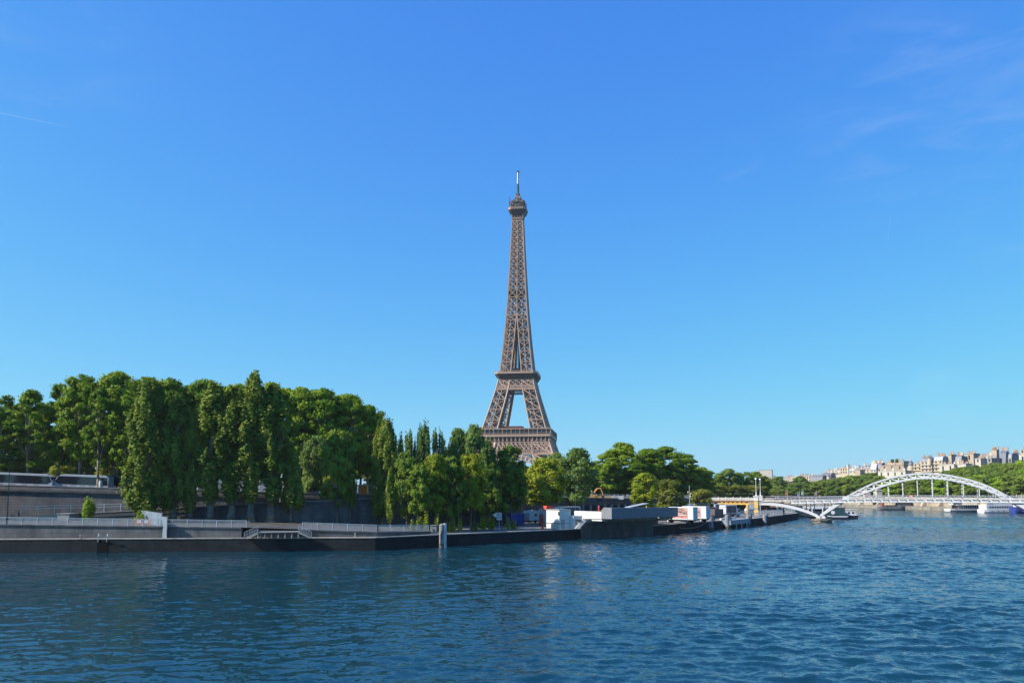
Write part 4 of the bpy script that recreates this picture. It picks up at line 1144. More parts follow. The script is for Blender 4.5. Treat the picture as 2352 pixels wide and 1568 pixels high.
# shrubs and weeds
xs = XA(202, 1165, 146); tree('shrub', xs, 146.2, tz(xs) + .2, ZA(1147, 146) - tz(xs), 2.7, "bright green shrub like a small column on the terrace", None, cat="shrub", var=0)
xs = XA(321, 1190, 140); tree('shrub', xs, 140, tz(xs) + .1, ZA(1172, 140) - tz(xs) - .1, 1.9, "small shrub against the corrugated sheet fence", None, cat="shrub", var=1)
for i, (u, Y, h, w) in enumerate(((962, 146.5, 1.9, 1.6), (977, 146.6, 2.2, 1.8), (948, 146.4, 1.5, 1.6), (1002, 147.6, 1.8, 1.3), (1040, 150.5, 1.6, 1.2), (1056, 151, 1.7, 1.1), (1110, 157.0, 1.8, 2.2), (1128, 158.5, 1.6, 2.2), (1165, 159.0, 1.7, 1.4), (1180, 160.5, 1.2, 1.5), (1030, 150, 1.2, 2.0), (1093, 155, 1.0, 2.0))):
    tree('weed', XA(u, 1205, Y), Y, QZ + .02, h, w, "clump of sunlit weeds at the quay's edge near the mooring pile", "weed clumps along the quay edge", cat="weeds")

# unseen poplars added past the left edge to throw shade across the left walls
for x, y, h in ((-105, 146, 23), (-113, 144, 25), (-122, 145, 24), (-132, 147, 25), (-143, 146, 24)):
    tree('poplar_bushy', x, y, tz(x) + .2, h, 7.5, "unseen poplar added just outside the left edge to shade the left walls", "unseen shade poplars beyond the left edge")

for i, (u, vt, wp, Y) in enumerate(((1215, 1095, 60, 250), (1258, 1092, 60, 250), (1300, 1090, 60, 255), (1345, 1090, 60, 258), (1385, 1086, 60, 262), (1425, 1084, 62, 270), (1465, 1086, 60, 274), (1505, 1086, 62, 280), (1545, 1088, 62, 288), (1585, 1095, 60, 296), (1622, 1104, 54, 305), (1648, 1110, 44, 312), (1668, 1114, 44, 318), (1690, 1112, 46, 322), (1712, 1114, 46, 325), (1734, 1113, 46, 330), (1754, 1116, 40, 335))):
    x = XA(u, 1100, Y); tree_px('olive_tree' if u > 1640 else 'willow', u, vt, wp, Y, 7.0, "leafy bush filling the space under the big trees right of the tower", "bushes under the right-hand big trees", name="bush", cat="bush")
# ================================================================== left bank furniture and vehicles
def X(u, v, Y): return XA(u, v, Y)
# --- river railings ---------------------------------------------------
def railing(label, path, zf, group, post_step=2.6, h=1.2, bar_step=0.19):
    p0 = path[0]
    r = thing("railing", label, "railing", (p0[0], p0[1], zf(*p0)), 0, group)
    P_ = dens(path, 0.5); bars = MB()
    for hh, w in ((h, 0.07), (h - 0.14, 0.05), (0.12, 0.06)):
        rails = MB()
        for a, b in zip(P_, P_[1:]): rails.beam((a[0], a[1], zf(*a) + hh), (b[0], b[1], zf(*b) + hh), w, w)
        rails.build("rail", M_galv, r)
    L_ = 0; nb = 0; npost = 0
    for a, b in zip(path, path[1:]):
        d = math.hypot(b[0] - a[0], b[1] - a[1]); n = int(d / bar_step)
        for i in range(n):
            f = i / n; x, y = a[0] + (b[0] - a[0]) * f, a[1] + (b[1] - a[1]) * f; z = zf(x, y)
            bars.box((x, y, z + (h - .02) / 2 + .05), (0.05, 0.03, h - 0.26))
        n = max(1, round(d / post_step))
        for i in range(n + 1):
            f = i / n; x, y = a[0] + (b[0] - a[0]) * f, a[1] + (b[1] - a[1]) * f; z = zf(x, y)
            pm = MB(); pm.box((x, y, z + h / 2), (0.1, 0.1, h)); pm.box((x, y, z + 0.02), (0.2, 0.2, 0.05)); pm.build("post", M_galv, r)
    bars.build("baluster", M_galv, r)
    return r
tzf = lambda x, y: tz(x) + 0.02
railing("long grey railing on the left above the ledge, ending at the landing stage", [(X(-60, 1200, 132), 131.75), (-87, 132.1), (X(565, 1200, 134.6), 134.8)], tzf, "river railings")
railing("grey railing right of the landing stage, fading into the weeds", [(X(695, 1205, 136), 135.9), (-24, 137.1), (X(984, 1212, 145.2), 145.3)], tzf, "river railings")
# handrail along the ramp
hr = thing("handrail", "thin three-post-high handrail running along the ramp wall on the left", "railing", (X(50, 1170, 150), 150, 6))
m_ = MB(); us = list(range(48, 570, 38))
pts = [(X(u, 1165, interp([(-110, 149), (-89, 150), (-51, 152), (-34, 158)], X(u, 1165, 150))), interp([(-110, 149.2), (-89, 150.2), (-51, 152.2), (-34, 158.2)], X(u, 1165, 150.5)), interp([(48, 7.45), (240, 7.85), (400, 8.25), (570, 8.75)], u)) for u in us]
for dz in (0, -0.5):
    m_ = MB()
    for a, b in zip(pts, pts[1:]): m_.beam((a[0], a[1], a[2] + dz), (b[0], b[1], b[2] + dz), 0.07)
    m_.build("rail", M_galv, hr)
for p in pts:
    m_ = MB(); zb = rz_(p[0]) if p[0] > -89 else 5.9
    m_.box((p[0], p[1], (p[2] + zb) / 2), (0.09, 0.09, p[2] - zb)); m_.build("post", M_galv, hr)
# stone end block of the ramp and the low sunlit wall beside it
bl = MB(); x0, x1 = X(137, 1190, 147), X(166, 1190, 147)
bl.bx(x0, x1, 146, 149.4, 4.8, ZA(1180, 147)); bl.bx(x0 - .1, x1 + .1, 145.9, 149.5, ZA(1180, 147), ZA(1178.5, 147))
tag(bl.build("stone_block", M_conc, bevel=0.05), "square grey stone block at the foot of the ramp", "block")
lw_ = MB(); xa, xb = X(25, 1205, 143), x0 - 0.05
lw_.add([(xa, 143, 4.9), (xb, 146, 4.9), (xb, 146.6, 4.9), (xa, 143.6, 4.9), (xa, 143, 5.05), (xb, 146, 6.05), (xb, 146.6, 6.05), (xa, 143.6, 5.05)], [(0, 3, 2, 1), (4, 5, 6, 7), (0, 1, 5, 4), (1, 2, 6, 5), (2, 3, 7, 6), (3, 0, 4, 7)])
tag(lw_.build("low_wall", mat("sandy_render", (0.36, 0.30, 0.24), 0.9, var=0.2, vscale=0.5)), "low sandy wedge-shaped wall behind the railing, rising to the stone block", "wall")
# tall lamp standing on the left
def lamp(name, label, x, y, z0, z1, arm=1.0, m=M_dark, double=False, group=None, r=0.09):
    t = thing(name, label, "lamp post", (x, y, z0), 0, group)
    m_ = MB(); m_.cyl((x, y, z0), (x, y, z1), r, r * 0.55, 8); m_.cyl((x, y, z0), (x, y, z0 + 0.8), r * 1.7, r * 1.5, 8); m_.build("pole", m, t)
    h = MB()
    for s in ((-1, 1) if double else (1,)):
        h.tube([(x, y, z1 - 0.15), (x + s * arm * 0.5, y, z1 + 0.1), (x + s * arm, y, z1 + 0.05)], [0.045] * 3, 6)
        h.ext([(x + s * arm - .35, z1 - .05), (x + s * arm + .35, z1 - .05), (x + s * arm + .2, z1 + .12), (x + s * arm - .2, z1 + .12)], y - .16, y + .16)
    h.build("lamp_head", m, t)
    return t
xl = X(20, 1120, 147)
lamp("street_lamp", "tall thin green lamp post with two small heads at the far left", xl, 147, tz(xl) + .2, ZA(1051, 147), 0.9, mat("green_paint", (0.02, 0.07, 0.065), 0.5), True)
# corrugated sheet fence
def mat_corr(name, col, scale=9.0, axis='X', depth=0.03):
    m = mat(name, col, 0.5, 0.1, var=0.25, vscale=1.5)
    N, L = m.node_tree.nodes, m.node_tree.links
    t = N.new("ShaderNodeTexCoord"); w = N.new("ShaderNodeTexWave"); w.wave_type = 'BANDS'; w.bands_direction = axis; w.inputs['Scale'].default_value = scale
    L.new(t.outputs['Object'], w.inputs['Vector'])
    b = N.new("ShaderNodeBump"); b.inputs['Distance'].default_value = depth; b.inputs['Strength'].default_value = 1.0
    L.new(w.outputs['Fac'], b.inputs['Height']); L.new(b.outputs['Normal'], N["Principled BSDF"].inputs['Normal'])
    return m
def corr_panel(mb, p, q, z0, z1a, z1b, pitch=0.28, dep=0.09):
    """real folded sheet from p to q"""
    p, q = Vector((*p, 0)), Vector((*q, 0)); d = q - p; L_ = d.length; d.normalize(); nn = Vector((d.y, -d.x, 0))
    n = int(L_ / pitch); A, B = [], []
    prof = [(0, 0), (.25, 0), (.38, 1), (.75, 1), (.88, 0)]
    for i in range(n):
        for f, o in prof:
            s = (i + f) * L_ / n; w = p + d * s + nn * (o * dep); zt = z1a + (z1b - z1a) * s / L_
            A.append((w.x, w.y, z0)); B.append((w.x, w.y, zt))
    mb.strip(A, B); off = nn * 0.004
    return mb
M_sheet = mat("corrugated_steel", (0.46, 0.52, 0.56), 0.45, 0.25, var=0.3, vscale=0.9, stretch=(3, 3, 0.2))
cf = thing("sheet_fence", "silvery corrugated sheet fence crossing the terrace, stepping down to the ledge", "fence", (X(350, 1190, 138), 138, tz(-60)))
c1 = MB(); corr_panel(c1, (X(325, 1190, 143), 143), (X(371, 1190, 135.2), 135.2), tz(-64) - .1, ZA(1171, 143), ZA(1178, 135)); c1.build("sheet", M_sheet, cf)
c2 = MB(); corr_panel(c2, (X(371.3, 1200, 134.4), 134.4), (X(383.5, 1200, 132.9), 132.9), QZ + .05, ZA(1186, 133.6), ZA(1187, 133)); c2.build("sheet", M_sheet, cf)
for u, Y, zt, zb in ((371.3, 135, ZA(1177, 135), QZ), (348, 139, ZA(1175, 139), tz(-63)), (383.6, 132.8, ZA(1187, 133), QZ)):
    c3 = MB(); c3.box((X(u, 1190, Y), Y + .05, (zt + zb) / 2), (0.09, 0.09, zt - zb)); c3.build("post", M_galv, cf)
for u, lb in ((321, "orange-edged white barrier behind the railing, left of its twin"), (333, "orange-edged white barrier right beside the corrugated fence")):
    x, Y = X(u, 1200, 136.5), 136.5; z = tz(x)
    b_ = thing("site_barrier", lb, "barrier", (x, Y, z), 0, "site barriers by the sheet fence")
    m_ = MB(); m_.bx(x - .62, x + .62, Y - .03, Y + .03, z + .35, z + .95); m_.build("board", M_white, b_)
    for s in (-1, 1):
        m_ = MB(); m_.bx(x + s * .62 - .08, x + s * .62 + .08, Y - .06, Y + .06, z, z + 1.05); m_.bx(x + s * .62 - .12, x + s * .62 + .12, Y - .3, Y + .3, z, z + .06); m_.build("leg", M_orange, b_)
# landing stage with two short stairs
ls = thing("landing_stage", "low landing stage with steps and dark bays between the two river railings", "landing stage", (X(640, 1225, 133), 133, QZ))
xa, xb = X(597, 1220, 133), X(688, 1220, 134)
dk = MB(); dk.add([(xa, 131.9, 3.25), (xb, 133.2, 3.25), (xb, 135.2, 3.25), (xa, 134.0, 3.25), (xa, 131.9, 3.4), (xb, 133.2, 3.4), (xb, 135.2, 3.4), (xa, 134.0, 3.4)], [(0, 3, 2, 1), (4, 5, 6, 7), (0, 1, 5, 4), (1, 2, 6, 5), (2, 3, 7, 6), (3, 0, 4, 7)])
dk.build("deck", mat("stage_deck", (0.30, 0.29, 0.28), 0.8, var=0.15, vscale=1), ls)
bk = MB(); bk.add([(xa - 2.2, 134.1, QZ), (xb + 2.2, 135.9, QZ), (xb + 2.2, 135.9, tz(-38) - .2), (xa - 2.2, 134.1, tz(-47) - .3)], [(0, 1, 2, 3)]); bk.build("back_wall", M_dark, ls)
for i in range(7):
    f = i / 6; x = xa + (xb - xa) * f; y = 131.95 + 1.3 * f
    m_ = MB(); m_.bx(x - .09, x + .09, y, y + .18, QZ, 3.25); m_.build("post", M_conc, ls)
for s, xs_, y0 in ((-1, xa, 131.9), (1, xb, 133.2)):
    st = MB()
    for i in range(5): st.bx(xs_ + s * (i * .42), xs_ + s * (i * .42 + .46), y0, y0 + 1.9, 3.4 - .22 * (i + 1) - .06, 3.4 - .22 * (i + 1))
    st.beam((xs_, y0 + .02, 3.3), (xs_ + s * 2.2, y0 + .02, QZ + .05), .06, .25); st.build("stair", M_conc, ls)
    h_ = MB(); h_.beam((xs_, y0, 4.45), (xs_ + s * 2.3, y0, 3.35), .07)
    h_.beam((xs_, y0, 3.9), (xs_ + s * 2.3, y0, 2.8), .05)
    for i in range(9): f = i / 8; h_.beam((xs_ + s * 2.3 * f, y0, 3.35 - 1.0 * f), (xs_ + s * 2.3 * f, y0, 4.45 - 1.1 * f), .05 if 0 < i < 8 else .08)
    h_.build("handrail", M_grey, ls)
# bollards on the ledge
for u, v, lb in ((185, 1228, "small mooring bollard on the ledge left of the ladder"), (599, 1228, "pale bollard under the landing stage steps"), (634, 1228, "bollard in front of the landing stage's dark bays"), (816, 1226, "lone bollard on the ledge under the second railing")):
    Y = {185: 131.2, 599: 133.0, 634: 133.3, 816: 135.9}[u]; x = X(u, v, Y)
    m_ = MB(); m_.lathe((x, Y, QZ), [(.16, 0), (.16, .08), (.09, .12), (.09, .5), (.17, .56), (.17, .66), (.1, .7)], 10)
    tag(m_.build("bollard", M_coping, smooth=False), lb, "bollard", "bollards along the ledge")
# stone block at the railing's right end
bl = MB(); bl.bx(X(989, 1215, 146), X(1003, 1215, 146), 145.6, 147.4, QZ, ZA(1206, 146)); bl.bx(X(988, 1215, 146), X(1004, 1215, 146), 145.5, 147.5, ZA(1206, 146), ZA(1205, 146))
tag(bl.build("stone_block", M_conc, bevel=.04), "grey stone block where the second railing ends", "block")

# --- coaches on the upper street --------------------------------------------
def coach(label, u0, u1, Y, L_, col, group, flip=False):
    """front towards +x"""
    x1 = X(u1, 1105, Y); x = x1 - L_ / 2; z = gz(x) + .0; yaw = math.atan2(0.16, 1)
    c = thing("coach", label, "coach", (x, Y, z), 0.0, group)
    c.rotation_euler = (0, rad(2.2), 0.05)
    if flip: pass
    h = 3.55; l = L_ / 2
    prof_ = [(-l, .35), (l - .1, .35), (l, 1.1), (l - .12, 1.9), (l - .75, 3.0), (l - 1.5, 3.42), (l - 2.4, h), (-l + .5, h), (-l, h - .4)]
    b = MB(); b.ext(prof_, -1.25, 1.25, 0)
    b.build("body", col, c, local=True, bevel=.07)
    w = MB(); w.ext([(-l + .15, 1.4), (l - 1.2, 1.4), (l - .3, 1.95), (l - .95, 3.12), (-l + .25, 3.12)], -1.262, 1.262); w.build("window", M_glass, c, local=True)
    f = MB(); f.add([(l - .06, -1.1, 1.45), (l - .06, 1.1, 1.45), (l - .68, 1.1, 3.0), (l - .68, -1.1, 3.0)], [(0, 1, 2, 3)]); f.add([(l - .02, -1.1, 1.45), (l - .02, 1.1, 1.45), (l - .64, 1.1, 3.0), (l - .64, -1.1, 3.0)], [(0, 1, 2, 3)]); f.build("windscreen", M_glass, c, local=True)
    for xx in (-l * .58, -l * .42, l * .52):
        for s in (-1, 1):
            wh = MB(); wh.cyl((xx, s * 1.27, .5), (xx, s * .95, .5), .5, .5, 18); wo = wh.build("wheel", M_rub, c, local=True)
            rm = MB(); rm.cyl((xx, s * 1.285, .5), (xx, s * 1.2, .5), .27, .27, 12); rm.build("rim", M_galv, wo, local=True)
    for s in (-1, 1):
        mr = MB(); mr.tube([(l - 1.0, s * 1.1, 3.1), (l - .1, s * 1.3, 3.15), (l + .25, s * 1.32, 2.6)], [.05, .05, .05], 6); mr.bx(l + .15, l + .35, s * 1.32 - .12, s * 1.32 + .12, 2.0, 2.6); mr.build("mirror", M_dark, c, local=True)
    ln = MB()
    for k in range(5): ln.bx(-l + 1 + k * L_ / 6, -l + 2.2 + k * L_ / 6, -1.257, 1.257, .62, 1.42)
    ln.build("luggage_flap", mat("coach_flap", (0.30, 0.32, 0.36), .4), c, local=True)
    return c
M_coach = mat("silver_coach_paint", (0.50, 0.53, 0.58), 0.3, 0.2, var=0.05)
coach("silver tour coach with dark glass at the left edge, driving right", -60, 126, 164.5, 15, M_coach, "tour coaches on the street")
coach("silver tour coach in the middle, its rounded nose behind the second trunk gap", 150, 258, 166, 11.5, M_coach, "tour coaches on the street").rotation_euler = (0, rad(2.2), math.pi + .05)
bpy.data.objects["coach.001"].location.x = X(192, 1105, 166); bpy.data.objects["coach.001"].rotation_euler = (0, rad(-2.2), math.pi + .06)
coach("dark tour coach mostly hidden by the bushy poplar", 270, 345, 170, 11, mat("dark_coach_paint", (0.05, 0.055, 0.07), .3), "tour coaches on the street")
bpy.data.objects["coach.002"].rotation_euler = (0, rad(2.0), 0.08)
# white wraps on young trunks are tree guards
for u, Y, lb in ((231, 163.9, "white sleeve wrapped round the slender forked plane trunk"), (297, 164.9, "white sleeve wrapped round the plane trunk next to the bushy poplar")):
    x = X(u, 1115, Y); z = gz(x); m_ = MB(); m_.lathe((x, Y, z), [(.42, 0), (.36, .8), (.4, 1.6), (.32, 2.4)], 9); tag(m_.build("trunk_guard", M_white), lb, "tree guard", "trunk guards")

# --- white hoarding on the street behind the poplars -------------------------
ho = thing("site_hoarding", "long pale hoarding on the upper street behind the poplar trunks", "hoarding", (X(640, 1120, 168), 168, gz(-52)))
M_hw = mat("hoarding_white", (0.52, 0.56, 0.60), .6, var=.12, vscale=.5); M_hb = mat("hoarding_taupe", (0.34, 0.31, 0.31), .7, var=.15, vscale=.5)
cuts = [455, 500, 525, 553, 595, 640, 690, 735, 780, 822, 862]
for i, (ua, ub) in enumerate(zip(cuts, cuts[1:])):
    Ya, Yb = interp([(455, 165), (700, 169), (862, 178)], ua), interp([(455, 165), (700, 169), (862, 178)], ub)
    pa, pb = Vector((X(ua + .4, 1110, Ya), Ya, 0)), Vector((X(ub - .4, 1110, Yb), Yb, 0)); zb = gz(pa.x) - .05
    top = lambda u: interp([(455, 1098.5), (560, 1102.5), (700, 1107), (862, 1114)], u)
    m_ = MB(); za, zc = ZA(top(ua), Ya), ZA(top(ub), Yb); d = (pb - pa).normalized() * .12; nn = Vector((-d.y, d.x, 0)) * .6
    a, b = pa, pb
    vs = [a, b, b + nn, a + nn]; V = [(q.x, q.y, zb) for q in vs] + [(a.x, a.y, za), (b.x, b.y, zc), ((b + nn).x, (b + nn).y, zc), ((a + nn).x, (a + nn).y, za)]
    m_.add(V, [(0, 3, 2, 1), (4, 5, 6, 7), (0, 1, 5, 4), (1, 2, 6, 5), (2, 3, 7, 6), (3, 0, 4, 7)])
    m_.build("panel", M_hw if ub <= 690 else M_hb, ho, bevel=0.03)
# blue sign with illegible white strokes on it
sy = 164.9; sx0, sx1 = X(463, 1106, sy), X(472, 1106, sy)
sg = thing("blue_sign", "small blue plate with white lettering on the white hoarding", "sign", ((sx0 + sx1) / 2, sy, ZA(1106, sy)))
m_ = MB(); m_.bx(sx0, sx1, sy - .06, sy, ZA(1109, sy), ZA(1103.5, sy)); m_.build("plate", M_blue, sg)
m_ = MB(); zc = ZA(1106.2, sy)
for k, h in enumerate((.5, 1, .8, .9, .6, .9)): xx = sx0 + .16 + k * .1; m_.bx(xx, xx + .055, sy - .075, sy - .062, zc - .11 * h, zc + .1 * h)
m_.build("lettering", M_white, sg)
# blue pennant on a mast
pn = thing("pennant", "dark blue pointed pennant hanging from a thin mast above the hoarding", "flag", (X(473, 1090, 166), 166, gz(-66)))
px_ = X(472.5, 1080, 166); m_ = MB(); m_.cyl((px_, 166, gz(-66)), (px_, 166, ZA(1066, 166)), .04, .03, 6); m_.build("mast", M_dark, pn)
m_ = MB(); q = [(472.3, 1070), (477, 1074.5), (477, 1078), (470, 1078.5), (463, 1086), (462.5, 1084)]
F_ = [P(u, v, 166 + (.15 if i % 2 else -.12)) for i, (u, v) in enumerate(q)]
m_.add([f + Vector((0, -.02, 0)) for f in F_] + [f + Vector((0, .02, 0)) for f in F_], [(0, 1, 2, 3), (0, 3, 4, 5), (6, 9, 8, 7), (6, 11, 10, 9)] + [(i, 6 + i, 6 + (i + 1) % 6, (i + 1) % 6) for i in range(6)]); m_.build("cloth", M_blue, pn)
# orange-yellow netted skip panel and an ochre machine
sk = thing("site_net_panel", "bright orange-yellow netted panel glowing between the trees above the wall", "site panel", (X(833, 1125, 168), 168, gz(-34)))
x0, x1, z0, z1 = X(824.5, 1125, 168), X(842.5, 1125, 168), ZA(1134.5, 168), ZA(1115, 168)
m_ = MB(); m_.bx(x0, x1, 168, 169.5, z0, z1); m_.build("sheet", mat("amber_sheet", (0.85, 0.36, 0.02), .6), sk)
m_ = MB()
for i in range(7): xx = x0 + (x1 - x0) * i / 6; m_.beam((xx, 167.96, z0), (xx, 167.96, z1), .06)
for i in range(6): zz = z0 + (z1 - z0) * i / 5; m_.beam((x0, 167.95, zz), (x1, 167.95, zz), .06)
m_.build("net", mat("orange_net", (0.72, 0.17, 0.01), .7), sk)
dg = thing("mini_digger", "small ochre digger half hidden behind the thick split poplar", "digger", (X(645, 1125, 166.5), 166.5, gz(-50)))
gx, gy, gz0 = X(645, 1120, 166.5), 166.5, gz(-50)
M_och = mat("ochre_paint", (0.62, 0.33, 0.06), .5, var=.3, vscale=2)
m_ = MB(); m_.bx(gx - .9, gx + .9, gy - .7, gy + .7, gz0 + .6, gz0 + 1.3); m_.build("body", M_och, dg, bevel=.08)
m_ = MB(); m_.bx(gx - .7, gx + .1, gy - .6, gy + .6, gz0 + 1.3, gz0 + 2.4); m_.build("cab", M_glass, dg, bevel=.06)
m_ = MB(); m_.tube([(gx + .6, gy, gz0 + 1.2), (gx + .9, gy, gz0 + 2.9), (gx + .2, gy, gz0 + 3.1)], [.16, .14, .1], 6); m_.build("arm", M_och, dg)
for s in (-1, 1): m_ = MB(); m_.bx(gx - 1, gx + 1, gy + s * .7 - .2, gy + s * .7 + .2, gz0, gz0 + .55); m_.build("track", M_rub, dg, bevel=.15)
# thin pole with camera heads on the ramp, and a pale drainpipe on the ramp wall
px_ = X(800, 1120, 163); cp = thing("camera_pole", "thin grey pole with two dark boxes right of the silver-green tree", "pole", (px_, 163, rz_(px_) - .9))
m_ = MB(); m_.cyl((px_, 163, rz_(px_) - .9), (px_, 163, ZA(1108, 163)), .07, .05, 8); m_.build("mast", M_galv, cp)
for v, s in ((1117, -.35), (1123, .3)): m_ = MB(); m_.bx(px_ + s - .25, px_ + s + .25, 162.8, 163.2, ZA(v + 2.5, 163), ZA(v - 2.5, 163)); m_.build("box", M_dark, cp, bevel=.05)
dpx = X(795, 1170, 159); m_ = MB(); m_.cyl((dpx - .15, 160.2, ZA(1183, 159.5)), (dpx, 160.2, ZA(1148, 159.5)), .13, .13, 8)
tag(m_.build("drainpipe", M_concl), "pale short drainpipe fixed to the ramp wall", "pipe")
# pale building glimpsed behind the street trees at the left
ab = thing("apartment_block", "pale apartment block glimpsed through the street trees at the left", "building", (X(110, 1050, 245), 245, 8))
x0, x1 = X(-30, 1040, 245), X(330, 1040, 245); zt = ZA(985, 245)
m_ = MB(); m_.bx(x0, x1, 245, 262, 8, zt - 3); m_.build("wall", mat("cream_render", (0.62, 0.58, 0.52), .8, var=.12, vscale=.2), ab)
m_ = MB(); m_.ext([(x0, zt - 3), (x1, zt - 3), (x1 - 3, zt), (x0 + 3, zt)], 246, 261); m_.build("roof", mat("zinc_roof", (0.28, 0.30, 0.34), .5, .2, var=.2, vscale=.3), ab)
wme = MB(); wme.box((0, 0, 0), (1.3, .2, 2.1)); wme = wme.mesh("window", M_glass)
for fl in range(5):
    for k in range(18):
        inst(wme, "window", ab, (x0 + 1.8 + k * (x1 - x0 - 3.6) / 17 - ab.location.x, -.02, 4 + fl * 3.1 if 4 + fl * 3.1 < zt - 13 else 4 + fl * 3.1), 0)

# --- mooring piles --------------------------------------------------------------
def pile(label, u, vt, vb, group, r=.62, guide=True):
    Y = YW(vb); x = X(u, vb, Y); zt = ZA(vt, Y)
    t = thing("mooring_pile", label, "mooring pile", (x, Y, 0), 0, group)
    m_ = MB(); m_.cyl((x, Y, -3), (x, Y, zt), r, r, 20); m_.cyl((x, Y, zt), (x, Y, zt + .18), r, r * .55, 20); m_.build("shaft", mat("pile_concrete", (0.24, 0.25, 0.27), .8, var=.4, vscale=.9, stretch=(1, 1, .3)), t)
    m_ = MB(); m_.cyl((x, Y, -1), (x, Y, .8), r + .012, r + .012, 20); m_.build("tide_stain", mat("tide_stain", (0.12, 0.115, 0.08), .9, var=.6, vscale=2.0), t)
    if guide:
        m_ = MB()
        m_.beam((x + r + .35, Y - .1, -2), (x + r + .35, Y - .1, zt + .6), .22, .3)
        for zz in (1.0, 2.5, zt - .4): m_.beam((x + r * .8, Y, zz), (x + r + .4, Y - .1, zz), .18)
        m_.build("guide_rail", M_dark, t)
    return t
G6 = "concrete mooring piles in the water"
near = pile("near stout mooring pile with a steel cap post, in front of the quay wall's middle", 1015, 1204.5, 1255.5, G6, r=.52, guide=False)
x, Y = near.location.x, near.location.y
m_ = MB(); m_.cyl((x + .55, Y - .05, -2), (x + .55, Y - .05, ZA(1201, Y)), .3, .3, 12); m_.build("guide_tube", M_galv, near)
m_ = MB(); m_.bx(x - .12, x + .12, Y - .62, Y - .5, 1.6, 3.2); m_.beam((x - .2, Y - .56, .5), (x - .2, Y - .56, 2.6), .1); m_.build("fender", M_dark, near)
pile("mooring pile beside the second printed trailer, leftmost of the far four", 1633.5, 1188.6, 1217, G6)
pile("mooring pile in front of the white-backed truck", 1671, 1183, 1213, G6)
pile("short mooring pile at the pontoon's right end", 1719, 1184, 1208, G6)
pile("mooring pile under the white half-arch of the footbridge", 1757, 1182.5, 1204.5, G6)

# --- white letter sign ------------------------------------------------------------
Y = 157.5; x = X(1147, 1190, Y)
rs = thing("river_sign", "white R sign with arrow on a thin post by the quay", "sign", (x, Y, QZ))
zc = ZA(1182, Y); w = .52
m_ = MB(); m_.cyl((x - .05, Y, QZ), (x - .05, Y, zc - .9), .05, .05, 8); m_.build("post", M_galv, rs)
m_ = MB(); m_.bx(x - w, x + w, Y - .05, Y, zc - .56, zc + .56); m_.build("panel", M_dark, rs)
m_ = MB(); m_.bx(x - w + .09, x + w - .09, Y - .06, Y - .052, zc - .47, zc + .47); m_.build("panel_face", M_white, rs)
m_ = MB()
for a, b in (((-.2, -.34), (-.2, .34)), ((-.2, .3), (.12, .3)), ((.12, .3), (.22, .18)), ((.22, .18), (.12, .02)), ((.12, .02), (-.2, .02)), ((0, .02), (.25, -.34))):
    m_.beam((x + a[0], Y - .07, zc + a[1]), (x + b[0], Y - .07, zc + b[1]), .1, .02, up=(0, 1, 0))
m_.build("letter", M_dark, rs)
m_ = MB(); m_.add([(x - w - .03, Y - .05, zc - .56), (x - w - .03, Y - .05, zc + .56), (x - w - .9, Y - .05, zc - .05), (x - w - .03, Y, zc - .56), (x - w - .03, Y, zc + .56), (x - w - .9, Y, zc - .05)], [(0, 1, 2), (5, 4, 3), (0, 3, 4, 1), (1, 4, 5, 2), (2, 5, 3, 0)]); m_.build("arrow", M_white, rs)
m_ = MB(); m_.bx(x - .56, x + .5, Y - .05, Y, zc - 1.0, zc - .64); m_.build("plate", M_white, rs)
m_ = MB()
for k in range(5): m_.bx(x - .42 + k * .17, x - .32 + k * .17, Y - .06, Y - .052, zc - .9, zc - .74)
m_.build("lettering", M_grey, rs)
# blue tarpaulin-covered container in the tree shade
bc = MB(); bc.M = Matrix.LocRotScale(Vector((X(1180, 1185, 176), 176, 2.75)), Matrix.Rotation(rad(48), 3, 'Z'), None)
bc.box((0, 0, 1.25), (4.6, 2.4, 2.5)); bc.box((0, 0, 2.55), (4.7, 2.5, .12))
for k in range(9): bc.box((-2.2 + k * .55, -1.22, 1.2), (.14, .08, 2.3))
tag(bc.build("blue_container", mat("blue_tarp", (0.01, 0.035, 0.22), .5, var=.3, vscale=1.5), bevel=.04), "dark blue container in the tree shade left of the caravan", "container")
# caravan
Y = 186; cx = X(1222, 1185, Y)
cv = thing("caravan", "white touring caravan parked under the tree by the wall", "caravan", (cx, Y, 2.85), rad(47))
m_ = MB(); m_.ext([(-2.1, .55), (2.0, .55), (2.15, 1.2), (2.05, 2.6), (1.6, 2.95), (-1.7, 2.95), (-2.15, 2.4), (-2.25, 1.3)], -1.1, 1.1); m_.build("body", M_white, cv, local=True, bevel=.09)
for s in (-1, 1):
    m_ = MB(); m_.cyl((0.1, s * 1.12, .38), (.1, s * .85, .38), .38, .38, 14); m_.build("wheel", M_rub, cv, local=True)
for xx in (-.8, .7): m_ = MB(); m_.box((xx, 0, 3.02), (.7, .7, .16)); m_.build("roof_vent", M_white, cv, local=True, bevel=.03)
m_ = MB(); m_.beam((-2.1, 0, .5), (-3.2, 0, .45), .1); m_.cyl((-2.9, 0, 0), (-2.9, 0, .45), .05, .05, 6); m_.build("tow_bar", M_dark, cv, local=True)
m_ = MB(); m_.box((.1, -1.11, 1.9), (.9, .03, .6)); m_.build("window", M_glass, cv, local=True)

# --- cabin, box bodies and the broken concrete pier ------------------------------------
def oriented(u, v, Y, z, yaw): return Matrix.LocRotScale(Vector((X(u, v, Y), Y, z)), Matrix.Rotation(yaw, 3, 'Z'), None)
